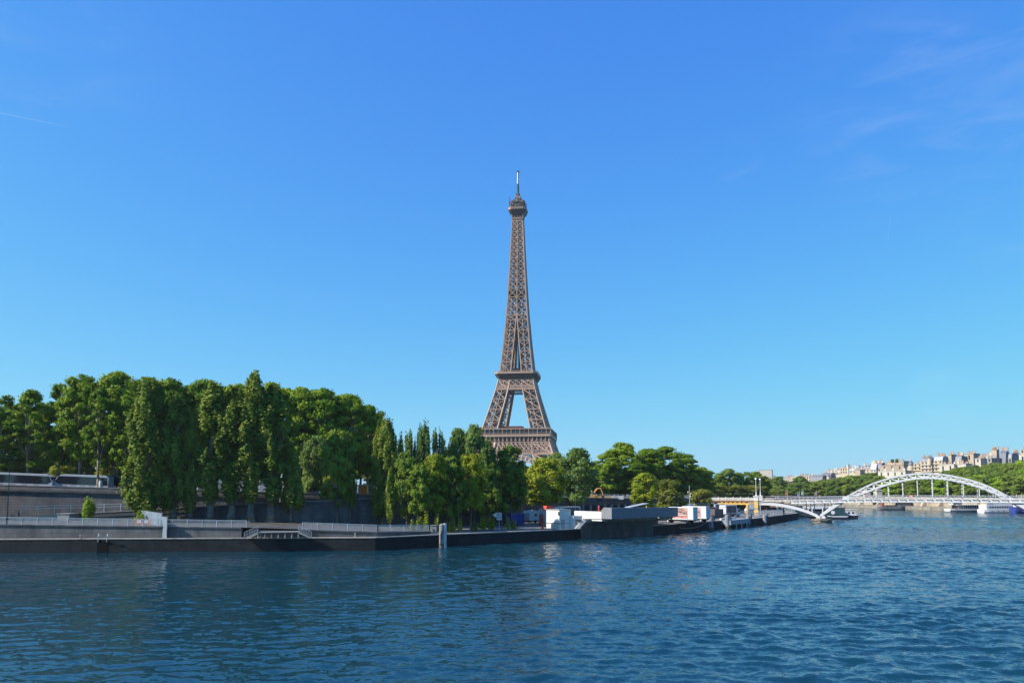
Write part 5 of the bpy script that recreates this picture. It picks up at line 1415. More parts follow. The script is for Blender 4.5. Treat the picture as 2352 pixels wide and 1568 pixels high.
# local x along the river (right/away), local -y faces left towards us when yaw ~ 50 deg
YAWQ = rad(49)
cabY = 165.0
cab = thing("site_cabin", "pale boxy cabin with a flat roof at the quay edge", "cabin", (X(1285, 1205, cabY), cabY, QZ), 0)
cab.rotation_euler = (0, 0, rad(-52))
h = 4.15
m_ = MB(); m_.bx(-4.3, 0, 0, 3.3, 0, 1.15); m_.bx(-4.36, .06, -.06, 3.36, 1.15, 1.24, 1); m_.bx(-4.3, 0, 0, 3.3, 1.24, h); m_.build("body", [mat("cabin_cream", (0.66, 0.63, 0.57), .6, var=.1, vscale=.6), M_dark], cab, local=True)
m_ = MB(); m_.bx(-4.0, -.12, -.03, 0, 1.3, h - 1.0); m_.build("shutter", mat("shutter_white", (0.72, 0.72, 0.72), .5, var=.05), cab, local=True)
m_ = MB(); m_.bx(-4.45, .15, -.15, 3.45, h, h + .1); m_.build("roof", M_grey, cab, local=True)
m_ = MB(); m_.bx(0, .04, .5, 1.5, 0, 2.05); m_.build("door", M_grey, cab, local=True)
m_ = MB(); m_.bx(-.05, .05, -.05, .05, h, h + 2.4); m_.build("aerial", M_dark, cab, local=True)
m_ = MB(); m_.bx(-.3, .0, -.12, -.03, h - 1.2, h - .4); m_.build("meter_box", M_dark, cab, local=True)
annex = MB(); annex.M = Matrix.LocRotScale(Vector((X(1299, 1200, 168), 168, QZ)), Matrix.Rotation(rad(-52), 3, 'Z'), None)
annex.bx(-.2, 2.6, 0, 2.5, 0, 2.7); annex.bx(-.3, 2.7, -.1, 2.6, 2.7, 2.78)
tag(annex.build("annex_shed", M_white), "low white shed beside the cabin under the metal stair", "shed")
# red jerry stack and items by the cabin
m_ = MB(); x, Y = X(1246, 1205, 163.5), 163.5
m_.bx(x - .22, x + .22, Y - .2, Y + .2, QZ, QZ + .9); m_.bx(x - .16, x + .28, Y - .15, Y + .25, QZ + .9, QZ + 1.5); m_.cyl((x, Y, QZ + 1.5), (x + .25, Y, QZ + 1.7), .1, .1, 6)
tag(m_.build("red_machine", M_red, bevel=.06), "small red machine standing on the quay left of the cabin", "machine")
def box_truck(name, label, u, v, Y, z, yaw, L_, print_m=None, cab_m=M_white, cat="truck", group=None, rear_detail=True):
    """local +x is the driving direction; rear at x=0"""
    t = thing(name, label, cat, (X(u, v, Y), Y, z), yaw, group)
    m_ = MB(); m_.bx(0, L_, -1.25, 1.25, 1.05, 3.75); m_.build("cargo_box", M_white, t, local=True, bevel=.05)
    if print_m:
        m_ = MB(); m_.bx(.5, L_ - .4, -1.262, 1.262, 1.3, 3.55); m_.build("printed_panel", print_m, t, local=True)
    m_ = MB(); m_.bx(-.03, 0, -1.15, -.02, 1.15, 3.6); m_.build("rear_door", M_white, t, local=True)
    m_ = MB(); m_.bx(-.03, 0, .02, 1.15, 1.15, 3.6); m_.build("rear_door", M_white, t, local=True)
    m_ = MB(); m_.bx(-.05, -.03, -1.2, 1.2, 3.2, 3.32); m_.build("rear_trim", M_dark, t, local=True)
    for s in (-1, 1): m_ = MB(); m_.bx(-.07, -.03, s * .85 - .1, s * .85 + .1, 1.4, 1.75); m_.build("tail_lamp", M_orange, t, local=True)
    m_ = MB(); m_.bx(-.1, L_, -1.1, 1.1, .65, 1.04); m_.build("chassis", M_dark, t, local=True)
    m_ = MB(); m_.ext([(L_ + .15, .55), (L_ + 2.0, .55), (L_ + 2.1, 1.3), (L_ + 1.8, 2.6), (L_ + .15, 2.75)], -1.15, 1.15); cb_ = m_.build("cab", cab_m, t, local=True, bevel=.08)
    m_ = MB(); m_.ext([(L_ + .7, 1.6), (L_ + 2.03, 1.6), (L_ + 1.85, 2.45), (L_ + .7, 2.45)], -1.17, 1.17); m_.build("window", M_glass, cb_, local=True)
    for xx in (L_ * .22, L_ + 1.0):
        for s in (-1, 1): m_ = MB(); m_.cyl((xx, s * 1.2, .48), (xx, s * .88, .48), .48, .48, 16); w_o = m_.build("wheel", M_rub, t, local=True); m2 = MB(); m2.cyl((xx, s * 1.215, .48), (xx, s * 1.1, .48), .24, .24, 10); m2.build("rim", M_grey, w_o, local=True)
    return t
def mat_print(name, dark, light, band=None, scale=1.2):
    m = mat(name, light, .55, col2=dark, vscale=scale, stretch=(1, 1, 1.6))
    return m
M_brown = mat_print("brown_photo_print", (0.05, 0.035, 0.035), (0.16, 0.125, 0.12), scale=.9)
M_sepia = mat_print("sepia_photo_print", (0.16, 0.085, 0.07), (0.58, 0.38, 0.33), scale=.55)
box_truck("box_truck", "white box truck with a brown printed side, parked behind the cabin", 1268, 1190, 190, 2.85, rad(38), 8.5, M_brown)
m_ = MB(); m_.M = oriented(1262, 1190, 178, QZ + .3, rad(38)); m_.bx(-2.2, 3.4, -1.2, 1.2, 0, 3.9)
for k in range(14): m_.bx(-2.15 + k * .41, -2.02 + k * .41, -1.24, 1.24, .1, 3.8)
tag(m_.build("white_container", M_white), "tall white ribbed container right behind the cabin", "container")
m_ = MB(); m_.M = oriented(1259, 1166, 172, QZ + 4.05, rad(38)); m_.ext([(-1.3, 0), (1.4, 0), (1.1, .75), (-1.0, .85)], -.7, .7)
tag(m_.build("red_tarpaulin", M_red, bevel=.05), "red tarpaulin bundle seen above the cabin roof", "tarpaulin")
m_ = MB(); x, Y = X(1243, 1180, 176), 176
m_.bx(x - .5, x + .4, Y - .5, Y + .5, 2.6, 3.9); m_.bx(x - .4, x + .3, Y - .4, Y + .4, 3.9, 5.2)
tag(m_.build("red_drum_stack", mat("dark_red", (0.20, 0.02, 0.025), .5), bevel=.1), "dark red stack squeezed between the caravan and the cabin", "stack")

# concrete pier jutting from the quay
pA, pB, pC, pD = (X(1335, 1230, 166.3), 166.3), (X(1500, 1227, 183.2), 183.2), (X(1512, 1215, 195), 195), (X(1318, 1214, 175), 175)
PZ_ = 4.35
pier = thing("concrete_pier", "broken concrete quay platform with an undercut edge, carrying the grey hoarding", "platform", (pA[0], pA[1], 0))
M_pier_shade = mat("pier_concrete_shaded", (0.085, 0.078, 0.068), .9, var=.5, vscale=.5, bump=.04, stretch=(1, 1, .5))  # the pier's concrete darkened to carry the shade on its front
m_ = MB(); m_.prism([pA, pB, pC, pD], -3, 3.6); m_.build("base", M_pier_shade, pier)
m_ = MB(); m_.prism([pA, pD, (pD[0] - 1.2, pD[1] - .4), (pA[0] - 1.0, pA[1] - .2)], QZ, 3.9); m_.build("buttress", mat("pier_concrete_lit", (0.58, 0.52, 0.42), .9, var=.35, vscale=.8, bump=.03), pier)  # pale lit copy of the same concrete for the left face
# ragged slab top
rnd = random.Random(12); dirn = Vector((pB[0] - pA[0], pB[1] - pA[1], 0)); LL = dirn.length; dirn.normalize(); nout = Vector((dirn.y, -dirn.x, 0))
fr = []; n = 46
for i in range(n + 1):
    s = -1.0 + (LL + 8.5) * i / n; w_ = .25 + rnd.uniform(-.15, .35); fr.append(Vector((pA[0], pA[1], 0)) + dirn * s + nout * w_)
bk_ = [p - nout * 9.5 for p in fr]
m_ = MB(); m_.strip([(p.x, p.y, PZ_) for p in fr], [(p.x, p.y, PZ_) for p in bk_])
m_.strip([(p.x - nout.x * .3, p.y - nout.y * .3, 3.55 + rnd.uniform(-.1, .2)) for p in fr], [(p.x, p.y, PZ_) for p in fr])
m_.strip([(p.x, p.y, 3.5) for p in bk_], [(p.x - nout.x * .3, p.y - nout.y * .3, 3.5) for p in fr]); m_.build("slab", mat("broken_concrete", (0.33, 0.29, 0.24), .95, var=.5, vscale=1.5, bump=.05), pier)
for i in range(60):
    s = rnd.uniform(5, LL + 6.5); p = Vector((pA[0], pA[1], 0)) + dirn * s + nout * rnd.uniform(-.5, .35)
    m_ = MB() if i == 0 else m_
    r_ = rnd.uniform(.15, .5); m_.M = Matrix.LocRotScale(Vector((p.x, p.y, PZ_ - .1 + rnd.uniform(-.2, .1))), Matrix.Rotation(rnd.uniform(0, 6), 3, Vector((rnd.random(), rnd.random(), 1))), None); m_.box((0, 0, 0), (r_ * 1.6, r_, r_ * .8))
rb_ = m_.build("rubble", M_coping, pier); rb_['kind'] = 'stuff'
# white parapet block at the pier's left and grey hoarding boxes
def qbox(mb, s0, s1, d0, d1, z0, z1, mi=None):
    o_ = Vector((pA[0], pA[1], 0)); q = [o_ + dirn * s0 - nout * d0, o_ + dirn * s1 - nout * d0, o_ + dirn * s1 - nout * d1, o_ + dirn * s0 - nout * d1]
    mb.add([(p.x, p.y, z0) for p in q] + [(p.x, p.y, z1) for p in q], [(0, 3, 2, 1), (4, 5, 6, 7), (0, 1, 5, 4), (1, 2, 6, 5), (2, 3, 7, 6), (3, 0, 4, 7)], mi)
wp = thing("white_parapet", "thick white concrete parapet left of the grey hoarding", "parapet", (X(1350, 1185, 169), 169, PZ_))
wx0, wx1 = Vector((X(1319, 1182, 172), 172, 0)), Vector((X(1381, 1182, 165.5), 165.5, 0)); wd = (wx1 - wx0).normalized(); wn_ = Vector((wd.y, -wd.x, 0))
def wbox(mb, s0, s1, d0, d1, z0, z1, mi=None):
    q = [wx0 + wd * s0 - wn_ * d0, wx0 + wd * s1 - wn_ * d0, wx0 + wd * s1 - wn_ * d1, wx0 + wd * s0 - wn_ * d1]
    mb.add([(p.x, p.y, z0) for p in q] + [(p.x, p.y, z1) for p in q], [(0, 3, 2, 1), (4, 5, 6, 7), (0, 1, 5, 4), (1, 2, 6, 5), (2, 3, 7, 6), (3, 0, 4, 7)], mi)
WL = (wx1 - wx0).length; zt = ZA(1173.5, 168.5); zb = ZA(1190.5, 168.5)
m_ = MB(); wbox(m_, 0, WL * .27, 0, .5, zb, zt); m_.build("block", M_white, wp, bevel=.02); m_ = MB(); wbox(m_, WL * .275, WL, 0, .5, zb, zt); m_.build("block", M_white, wp, bevel=.02)
m_ = MB(); wbox(m_, -.2, WL, .2, 1.4, zb - .45, zb - .01); m_.build("ledge", M_concl, wp)
# corrugated grey end piece (facing left) and the long side
hd = thing("grey_hoarding", "long dark grey metal hoarding with a ribbed sloping-topped end piece", "hoarding", (wx1.x, wx1.y, PZ_))
e0 = wx1.copy(); e1 = Vector((X(1404.5, 1180, 163.6), 163.6, 0)); f1 = Vector((X(1557, 1175, 190), 190, 0))
z0, z1 = ZA(1191, 164.5), ZA(1166.2, 164.5)
n = 9; A, B = [], []
dd = e1 - e0; nn = Vector((dd.y, -dd.x, 0)).normalized()
for i in range(n):
    for f, o_ in ((0, 0), (.5, 0), (.6, .07), (.9, .07)):
        s = (i + f) / n; p = e0 + dd * s + nn * o_; zt_ = z1 if s > .26 else z1 - (z1 - (z0 + (z1 - z0) * .72)) * (1 - s / .26)
        A.append((p.x, p.y, z0)); B.append((p.x, p.y, zt_))
m_ = MB(); m_.strip(A, B); m_.build("ribbed_end", mat("ribbed_grey", (0.30, 0.30, 0.31), .5, .1, var=.1, vscale=2), hd)
m_ = MB(); dd2 = f1 - e1; k = 60; A, B = [], []
nn2 = Vector((dd2.y, -dd2.x, 0)).normalized(); z1b = ZA(1165, 190); z0b = ZA(1186, 190)
for i in range(k):
    for f, o_ in ((0, 0), (.5, 0), (.6, .05), (.9, .05)):
        s = (i + f) / k; p = e1 + dd2 * s + nn2 * o_; A.append((p.x, p.y, z0 + (z0b - z0) * s)); B.append((p.x, p.y, z1 + (z1b - z1) * s))
m_.strip(A, B); m_.build("side", mat("sheet_grey_shaded", (0.13, 0.155, 0.185), .5, .1, var=.1, vscale=.4), hd)  # the long side's shade is put into a darker blue-grey
m_ = MB(); m_.beam((*e1.xy, z1 + .03), (*f1.xy, z1b + .03), .16, .08); a_ = e0 + dd * .26; m_.beam((*a_.xy, z1 + .03), (*e1.xy, z1 + .03), .16, .08); m_.beam((*e0.xy, z0 + (z1 - z0) * .72), (*a_.xy, z1 + .03), .16, .08); m_.beam((*e1.xy, z0), (*e1.xy, z1), .12); m_.build("trim", M_galv, hd)
m_ = MB(); k2 = f1 - nn2 * 2.2; kk = e1 - nn2 * 2.2
m_.add([(*e0.xy, z1 - .06), (*e1.xy, z1 - .06), (*f1.xy, z1b - .06), (*k2.xy, z1b - .06), (*kk.xy, z1 - .06)], [(0, 1, 2, 3, 4)]); m_.add([(*f1.xy, z0b), (*k2.xy, z0b), (*k2.xy, z1b - .06), (*f1.xy, z1b - .06)], [(0, 1, 2, 3)]); m_.build("cover", M_grey, hd)
# metal stair between shed and parapet, and pipes leaning on the buttress
st = thing("metal_stair", "steep grey metal stair descending right between the cabin and the white parapet", "stair", (X(1305, 1195, 168), 168, QZ))
a, b = P(1290, 1180, 168.5), P(1321, 1212, 166.5)
for dy in (0, .9):
    m_ = MB(); m_.beam(a + Vector((0, dy, 0)), b + Vector((0, dy, 0)), .1, .28); m_.build("stringer", M_galv, st)
    m_ = MB(); m_.beam(a + Vector((0, dy, 1)), b + Vector((0, dy, 1)), .07); m_.beam(a + Vector((0, dy, .55)), b + Vector((0, dy, .55)), .05)
    for i in range(5): q = a.lerp(b, i / 4) + Vector((0, dy, 0)); m_.beam(q, q + Vector((0, 0, 1)), .06)
    m_.build("handrail", M_galv, st)
m_ = MB()
for i in range(11): q = a.lerp(b, (i + .5) / 11); m_.box((q.x, q.y + .45, q.z + .05), (.3, .9, .04))
m_.build("tread", M_grey, st)
pp_ = thing("leaning_pipes", "bundle of pale pipes leaning against the cream buttress", "pipes", (X(1330, 1215, 166), 166, QZ))
for i, (ua, va, ub, vb) in enumerate(((1321, 1214, 1339, 1192), (1325, 1214, 1343, 1193), (1329, 1214, 1346, 1195))):
    m_ = MB(); m_.cyl(P(ua, va, 165.6), P(ub, vb, 165.9), .16, .16, 8); m_.build("pipe", M_galv if i else M_concl, pp_)
# things on the platform
x, Y = X(1376, 1170, 172), 172; m_ = MB(); m_.lathe((x, Y, ZA(1174, 172)), [(.22, 0), (.2, 1.0), (.12, 1.25), (.04, 1.3)], 10)
tag(m_.build("red_bollard", M_red), "red post standing on the white parapet", "bollard")
cn = thing("flat_canopy", "low flat canopy tilted up to the right, above the grey hoarding", "canopy", (X(1462, 1160, 186), 186, PZ_))
m_ = MB(); a, b = P(1441, 1164.5, 186), P(1483, 1155.5, 188); m_.beam(a, b, 2.6, .14, up=(0, 0, 1)); m_.build("roof", M_galv, cn)
for f in (.1, .55, .95): m_ = MB(); q = a.lerp(b, f); m_.beam((q.x, q.y, PZ_), (q.x, q.y, q.z), .1); m_.build("post", M_dark, cn)

# trailers on the quay --------------------------------------------------------
def trailer(label, u, v, Y, z, yaw, L_, bed, group):
    """local x from the lettered box's rear (0) forwards; left face is -y"""
    t = thing("box_trailer", label, "trailer", (X(u, v, Y), Y, z), yaw, group)
    m_ = MB(); m_.bx(0, L_, -1.25, 1.25, 1.15, 4.1); m_.build("cargo_box", M_white, t, local=True, bevel=.04)
    m_ = MB(); m_.bx(1.5, L_ - .9, -1.264, 1.264, 1.75, 3.85); m_.build("printed_panel", M_sepia, t, local=True)
    # dark harbour-like shapes of the print and the pale bow
    m_ = MB()
    for (xa, za, xb, zb_, w) in ((2.2, 2.3, 5.2, 2.15, .28), (2.6, 2.55, 3.6, 2.9, .22), (3.3, 2.6, 4.4, 3.05, .2), (4.6, 2.5, 5.4, 2.9, .25), (5.3, 2.2, 6.0, 3.2, .35)):
        for s in (-1, 1): m_.beam((xa, s * 1.272, za), (xb, s * 1.272, zb_), w, .012, up=(0, 1, 0))
    m_.build("print_shape", mat("print_dark", (0.10, 0.035, 0.03), .6), t, local=True)
    m_ = MB()
    for (xa, za, xb, zb_, w) in ((2.0, 2.12, 5.0, 2.0, .2), (2.6, 2.42, 4.2, 2.36, .13)):
        for s in (-1, 1): m_.beam((xa, s * 1.28, za), (xb, s * 1.28, zb_), w, .012, up=(0, 1, 0))
    m_.build("print_shape", mat("print_pale", (0.66, 0.55, 0.48), .6), t, local=True)
    m_ = MB(); m_.bx(1.5, L_ - .02, -1.275, 1.275, 1.35, 1.74); m_.build("red_band", M_red, t, local=True)
    m_ = MB(); k = int((L_ - 2) / .42)
    for i in range(k):
        if i % 5 == 3: continue
        for s in (-1, 1): m_.bx(1.7 + i * .42, 1.95 + i * .42, s * 1.285 - .006, s * 1.285 + .006, 1.45, 1.63)
    m_.build("lettering", M_white, t, local=True)
    m_ = MB(); m_.bx(-.1, bed, -1.22, 1.22, .95, 1.14); m_.build("bed", M_white, t, local=True)
    m_ = MB(); m_.bx(0, bed - .3, -.5, .5, .6, .94); m_.bx(bed - .5, bed + 1.6, -.07, .07, .6, .75); m_.bx(3.2, 4.4, -1.15, -.6, .45, .9); m_.build("chassis", M_dark, t, local=True)
    for xx in (1.6, bed * .62):
        for s in (-1, 1):
            m_ = MB(); m_.cyl((xx, s * 1.22, .5), (xx, s * .85, .5), .5, .5, 18); wo_ = m_.build("wheel", M_rub, t, local=True)
            m2 = MB(); m2.cyl((xx, s * 1.235, .5), (xx, s * 1.15, .5), .26, .26, 12); m2.build("rim", M_galv, wo_, local=True)
    m_ = MB()
    for s in (-1, 1): m_.bx(-.04, 0, s * .62 - .58, s * .62 + .58, 1.2, 4.0)
    m_.build("rear_door", mat("door_grey", (0.55, 0.56, 0.58), .5), t, local=True)
    return t
trailer("printed box trailer with its long flat bed showing, nearest the water", 1597.5, 1198, 192, 2.4, rad(140), 6.8, 11.5, "printed trailers on the quay")
trailer("second printed trailer standing behind and right of the first", 1627, 1196, 199, 2.45, rad(140), 6.8, 9.5, "printed trailers on the quay")
# boxy trucks facing away beyond the trailers
box_truck("box_truck", "white truck seen from behind with a dark printed side, left of the yellow pillar", 1660, 1187, 238, 2.45, rad(38), 5.6, M_brown, group="white box trucks by the footbridge")
box_truck("box_truck", "white truck with a dark side, half hidden left of the white-backed truck", 1636, 1185, 252, 2.6, rad(38), 5.2, M_brown, group="white box trucks by the footbridge")
m_ = MB(); x, Y = X(1633, 1166, 234), 234; m_.M = Matrix.LocRotScale(Vector((x, Y, ZA(1172, 234))), Matrix.Rotation(rad(38), 3, 'Z'), None); m_.ext([(-1.3, 0), (1.2, 0), (1.3, .9), (-1.2, 1.0)], -.6, .6)
tag(m_.build("red_tarpaulin", M_red, bevel=.06), "red tarpaulin on the load between the printed trailer and the trucks", "tarpaulin")
m_ = MB(); m_.M = Matrix.LocRotScale(Vector((x + .6, Y - 1, 2.45)), Matrix.Rotation(rad(38), 3, 'Z'), None); m_.bx(-1.0, 3.2, -1.1, 1.1, .6, 2.7); m_.bx(-1, 3.2, -.8, .8, 0, .6)
tag(m_.build("crate_load", mat("dark_load", (0.09, 0.08, 0.085), .7, var=.4, vscale=1)), "dark crate load under the red tarpaulin", "crate")
for u, Y, L_, yaw, lb in ((1521, 232, 7, 20, "long white trailer roof showing above the hoarding, leftmost"), (1551, 236, 6, 20, "white trailer roof above the hoarding's right end"), (1592, 246, 7.5, 25, "white lorry with dark windows behind the printed trailers")):
    box_truck("box_truck", lb, u, 1175, Y, 2.8, rad(yaw), L_, None, M_white, group="white lorries behind the hoarding")
# yellow machine top
m_ = MB(); x, Y = X(1491, 1163, 200), 200; m_.bx(x - .9, x + .9, Y - .5, Y + .5, 4.35, 5.1); m_.bx(x - .8, x - .6, Y - .4, Y + .4, 5.1, 6.6); m_.bx(x + .5, x + .9, Y - .3, Y + .3, 5.1, 5.5)
tag(m_.build("small_machine", M_yellow, bevel=.05), "small yellow machine peeping over the hoarding", "machine")

# --- street level above: mesh fence, workers, digger -------------------------------
fe = thing("mesh_fence", "grey mesh fence along the street edge above the dark wall", "fence", (X(1300, 1142, 205), 205, 9))
fpath = [(X(1218, 1140, 194), 194)] + [(16, 205.6), (45, 242.6), (78, 292.5)]
A, B = [], []
for i, (x, y) in enumerate(dens(fpath, 2.4)):
    z = rz_(x) - .05 if x > -17 else 9.3
    A.append((x, y, z)); B.append((x, y, z + 1.15))
    m_ = MB(); m_.box((x, y, z + .6), (.09, .09, 1.3)); m_.build("post", M_galv, fe)
m_ = MB()
for (a, b), (c, d) in zip(zip(A, A[1:]), zip(B, B[1:])):
    m_.beam(c, d, .05); m_.beam(a, b, .05)
    for k in range(1, 12): p = Vector(a).lerp(Vector(b), k / 12); m_.beam(p, p + Vector((0, 0, 1.15)), .03)
    for k in range(1, 5): m_.beam(Vector(a) + Vector((0, 0, .23 * k)), Vector(b) + Vector((0, 0, .23 * k)), .025)
m_.build("mesh", M_grey, fe)
ex = thing("excavator", "yellow excavator with a white cab behind the street fence", "excavator", (X(1362, 1144, 216), 216, 8.5))
x, Y, z = X(1362, 1140, 216), 216.0, 7.9
M_exy = mat("excavator_yellow", (0.66, 0.33, 0.03), .5, var=.2, vscale=2)
for s in (-1, 1): m_ = MB(); m_.bx(x - 1.8, x + 1.6, Y + s * 1.0 - .25, Y + s * 1.0 + .25, z, z + .7); m_.build("track", M_rub, ex, bevel=.2)
m_ = MB(); m_.bx(x - 2.0, x + 1.2, Y - 1.1, Y + 1.1, z + .75, z + 1.6); m_.build("body", M_exy, ex, bevel=.12)
m_ = MB(); m_.ext([(x - 1.7, z + 1.6), (x - .2, z + 1.6), (x - .3, z + 2.75), (x - 1.6, z + 2.75)], Y - 1.05, Y + .1); cb_ = m_.build("cab", M_white, ex, bevel=.08)
m_ = MB(); m_.ext([(x - 1.45, z + 1.8), (x - .5, z + 1.8), (x - .55, z + 2.55), (x - 1.4, z + 2.55)], Y - 1.07, Y + .12); m_.build("window", M_glass, cb_)
m_ = MB(); m_.tube([(x + .2, Y, z + 1.3), (x + .6, Y, z + 2.6), (x + 1.3, Y, z + 3.35), (x + 2.3, Y, z + 3.35)], [.24, .26, .24, .18], 8); m_.build("boom", mat("boom_ochre", (0.50, 0.26, 0.06), .5), ex)
m_ = MB(); m_.tube([(x + 2.2, Y, z + 3.4), (x + 2.7, Y, z + 2.2), (x + 2.9, Y, z + 1.2)], [.2, .18, .12], 8); m_.build("stick", MATS["boom_ochre"], ex)
m_ = MB(); m_.ext([(x + 2.4, z + 1.3), (x + 3.2, z + 1.3), (x + 3.1, z + .7), (x + 2.6, z + .6)], Y - .5, Y + .5); m_.build("bucket", M_dark, ex)
for i, (u, L_, mm, lb) in enumerate(((1383, 2.2, M_exy, "yellow water-filled barrier just right of the excavator"), (1392, 2.6, M_exy, "second yellow barrier right of the excavator"), (1338, 1.2, M_exy, "short yellow barrier left of the excavator"), (1411, 5.5, M_white, "long white barrier further right along the fence"))):
    Y = 221 + i; x = X(u, 1143, Y); z = 7.75; m_ = MB(); m_.ext([(-L_ / 2, 0), (L_ / 2, 0), (L_ / 2, .3), (L_ / 2 - .05, 1.0), (-L_ / 2 + .05, 1.0), (-L_ / 2, .3)], -.22, .22)
    m_.M = None; m_.v = [(a + x, b + Y, c + z + .35) for a, b, c in m_.v]; tag(m_.build("road_barrier", mm, bevel=.06), lb, "barrier", "road barriers by the excavator")
# tall thin pole and small lamps on the quay
x = X(1584, 1150, 236); pl_ = thing("lamp_mast", "tall thin grey mast rising between the olive trees by the trucks", "mast", (x, 236, 2.8))
m_ = MB(); m_.cyl((x, 236, 2.8), (x, 236, ZA(1114, 236)), .13, .08, 8); m_.build("pole", M_galv, pl_)
for dx, v in ((-.45, 1130), (.35, 1134), (.3, 1140)): m_ = MB(); m_.lathe((x + dx, 235.9, ZA(v, 236)), [(.05, -.2), (.2, 0), (.14, .25), (.05, .3)], 8); m_.beam((x, 236, ZA(v, 236)), (x + dx, 235.9, ZA(v, 236)), .05); m_.build("lamp_head", M_white, pl_)
def globe_lamp(label, u, vt, vb, Y, group, r=.24, m=M_galv, zb=None):
    x = X(u, (vt + vb) / 2, Y); z0 = ZA(vb, Y) if zb is None else zb; z1 = ZA(vt, Y)
    t = thing("globe_lamp", label, "lamp post", (x, Y, z0), 0, group)
    m_ = MB(); m_.lathe((x, Y, z0), [(r * 1.0, 0), (r * .9, .15), (r * .5, .3), (r * .45, 1.0), (r * .25, 1.2), (r * .22, z1 - z0 - r * 2)], 10); m_.build("pole", m, t)
    m_ = MB(); m_.lathe((x, Y, z1 - r), [(r * .3, -r), (r * .8, -r * .6), (r, 0), (r * .8, r * .6), (r * .2, r)], 12); m_.build("globe", mat("lamp_globe", (0.75, 0.78, 0.78), .25), t, smooth=True)
    return t
for u, vt, lb in ((1252 + 26, 1138, "x"),): pass
lamp("street_lamp", "street lamp with a pale head rising above the cabin", X(1303, 1140, 192), 192, 2.9, ZA(1134, 192), .4, M_dark, r=.07)
lamp("street_lamp", "slim grey lamp standing right of the cabin in front of the willow", X(1321.5, 1140, 190), 190, 2.9, ZA(1120, 190), .3, M_galv, r=.07)
# ================================================================== footbridge
BY = 0.0; HW = 3.8                       # the bridge's own frame: x along its axis, y across it, half width between the two arch planes
B_T, B_N = Vector((0.886, -0.464, 0)), Vector((0.464, 0.886, 0))
B_O = Vector((105.7, 262.0, 0)); B_YAW = math.atan2(-0.464, 0.886)
def bxz(u, v, off=None):
    """pixel on the plane of the near arch -> (distance along the bridge, height)"""
    o_ = B_O + B_N * (-HW if off is None else off)
    Yg = 258.0
    for _ in range(3):
        K = XA(u, v, Yg) / Yg; s_ = (K * o_.y - o_.x) / (0.886 + 0.464 * K); Yg = o_.y - 0.464 * s_
    return s_, ZA(v, Yg)
BM = Matrix.LocRotScale(B_O, Matrix.Rotation(B_YAW, 3, 'Z'), None)
def bworld(x, y, z=0.0): return BM @ Vector((x, y, z))
bridge = thing("arch_footbridge", "white steel arch footbridge crossing the river at the right", "bridge", B_O, B_YAW)
lowch = [bxz(*q) for q in ((1884, 1187), (1910, 1171), (1941, 1151.5), (1970, 1138), (2002, 1126.3), (2035, 1115), (2067, 1106.5), (2100, 1100.5), (2127, 1099), (2164, 1100.5), (2200, 1106.5), (2247, 1119), (2285, 1133.5), (2317, 1150.5), (2352, 1169), (2385, 1188))]
topch = [bxz(*q) for q in ((1884, 1181), (1910, 1161.5), (1941, 1141), (1970, 1125), (2002, 1109.5), (2035, 1098.5), (2067, 1090.8), (2100, 1086.6), (2127, 1085.5), (2164, 1087.5), (2200, 1093.5), (2247, 1106), (2285, 1121.5), (2317, 1139), (2352, 1157.5), (2385, 1181))]
def cat(pts, x):     # smooth interpolation through the measured points
    for i in range(len(pts) - 1):
        if x <= pts[i + 1][0] or i == len(pts) - 2:
            p0 = pts[max(0, i - 1)]; p1 = pts[i]; p2 = pts[i + 1]; p3 = pts[min(len(pts) - 1, i + 2)]
            t = (x - p1[0]) / (p2[0] - p1[0]); m1 = (p2[1] - p0[1]) / (p2[0] - p0[0]) * (p2[0] - p1[0]); m2 = (p3[1] - p1[1]) / (p3[0] - p1[0]) * (p2[0] - p1[0])
            return (2 * t**3 - 3 * t**2 + 1) * p1[1] + (t**3 - 2 * t**2 + t) * m1 + (-2 * t**3 + 3 * t**2) * p2[1] + (t**3 - t**2) * m2
XS, XE = lowch[0][0], lowch[-1][0]
XJ0, XJ1 = bxz(1950, 1140)[0], bxz(2316, 1140)[0]     # solid haunches end, open truss begins
def deckz(x): return interp([(-22, 6.9), (-11, 7.3), (0, 7.6), (14, 8.0), (31, 8.1), (50, 8.05), (63, 8.0), (90, 7.4)], x)
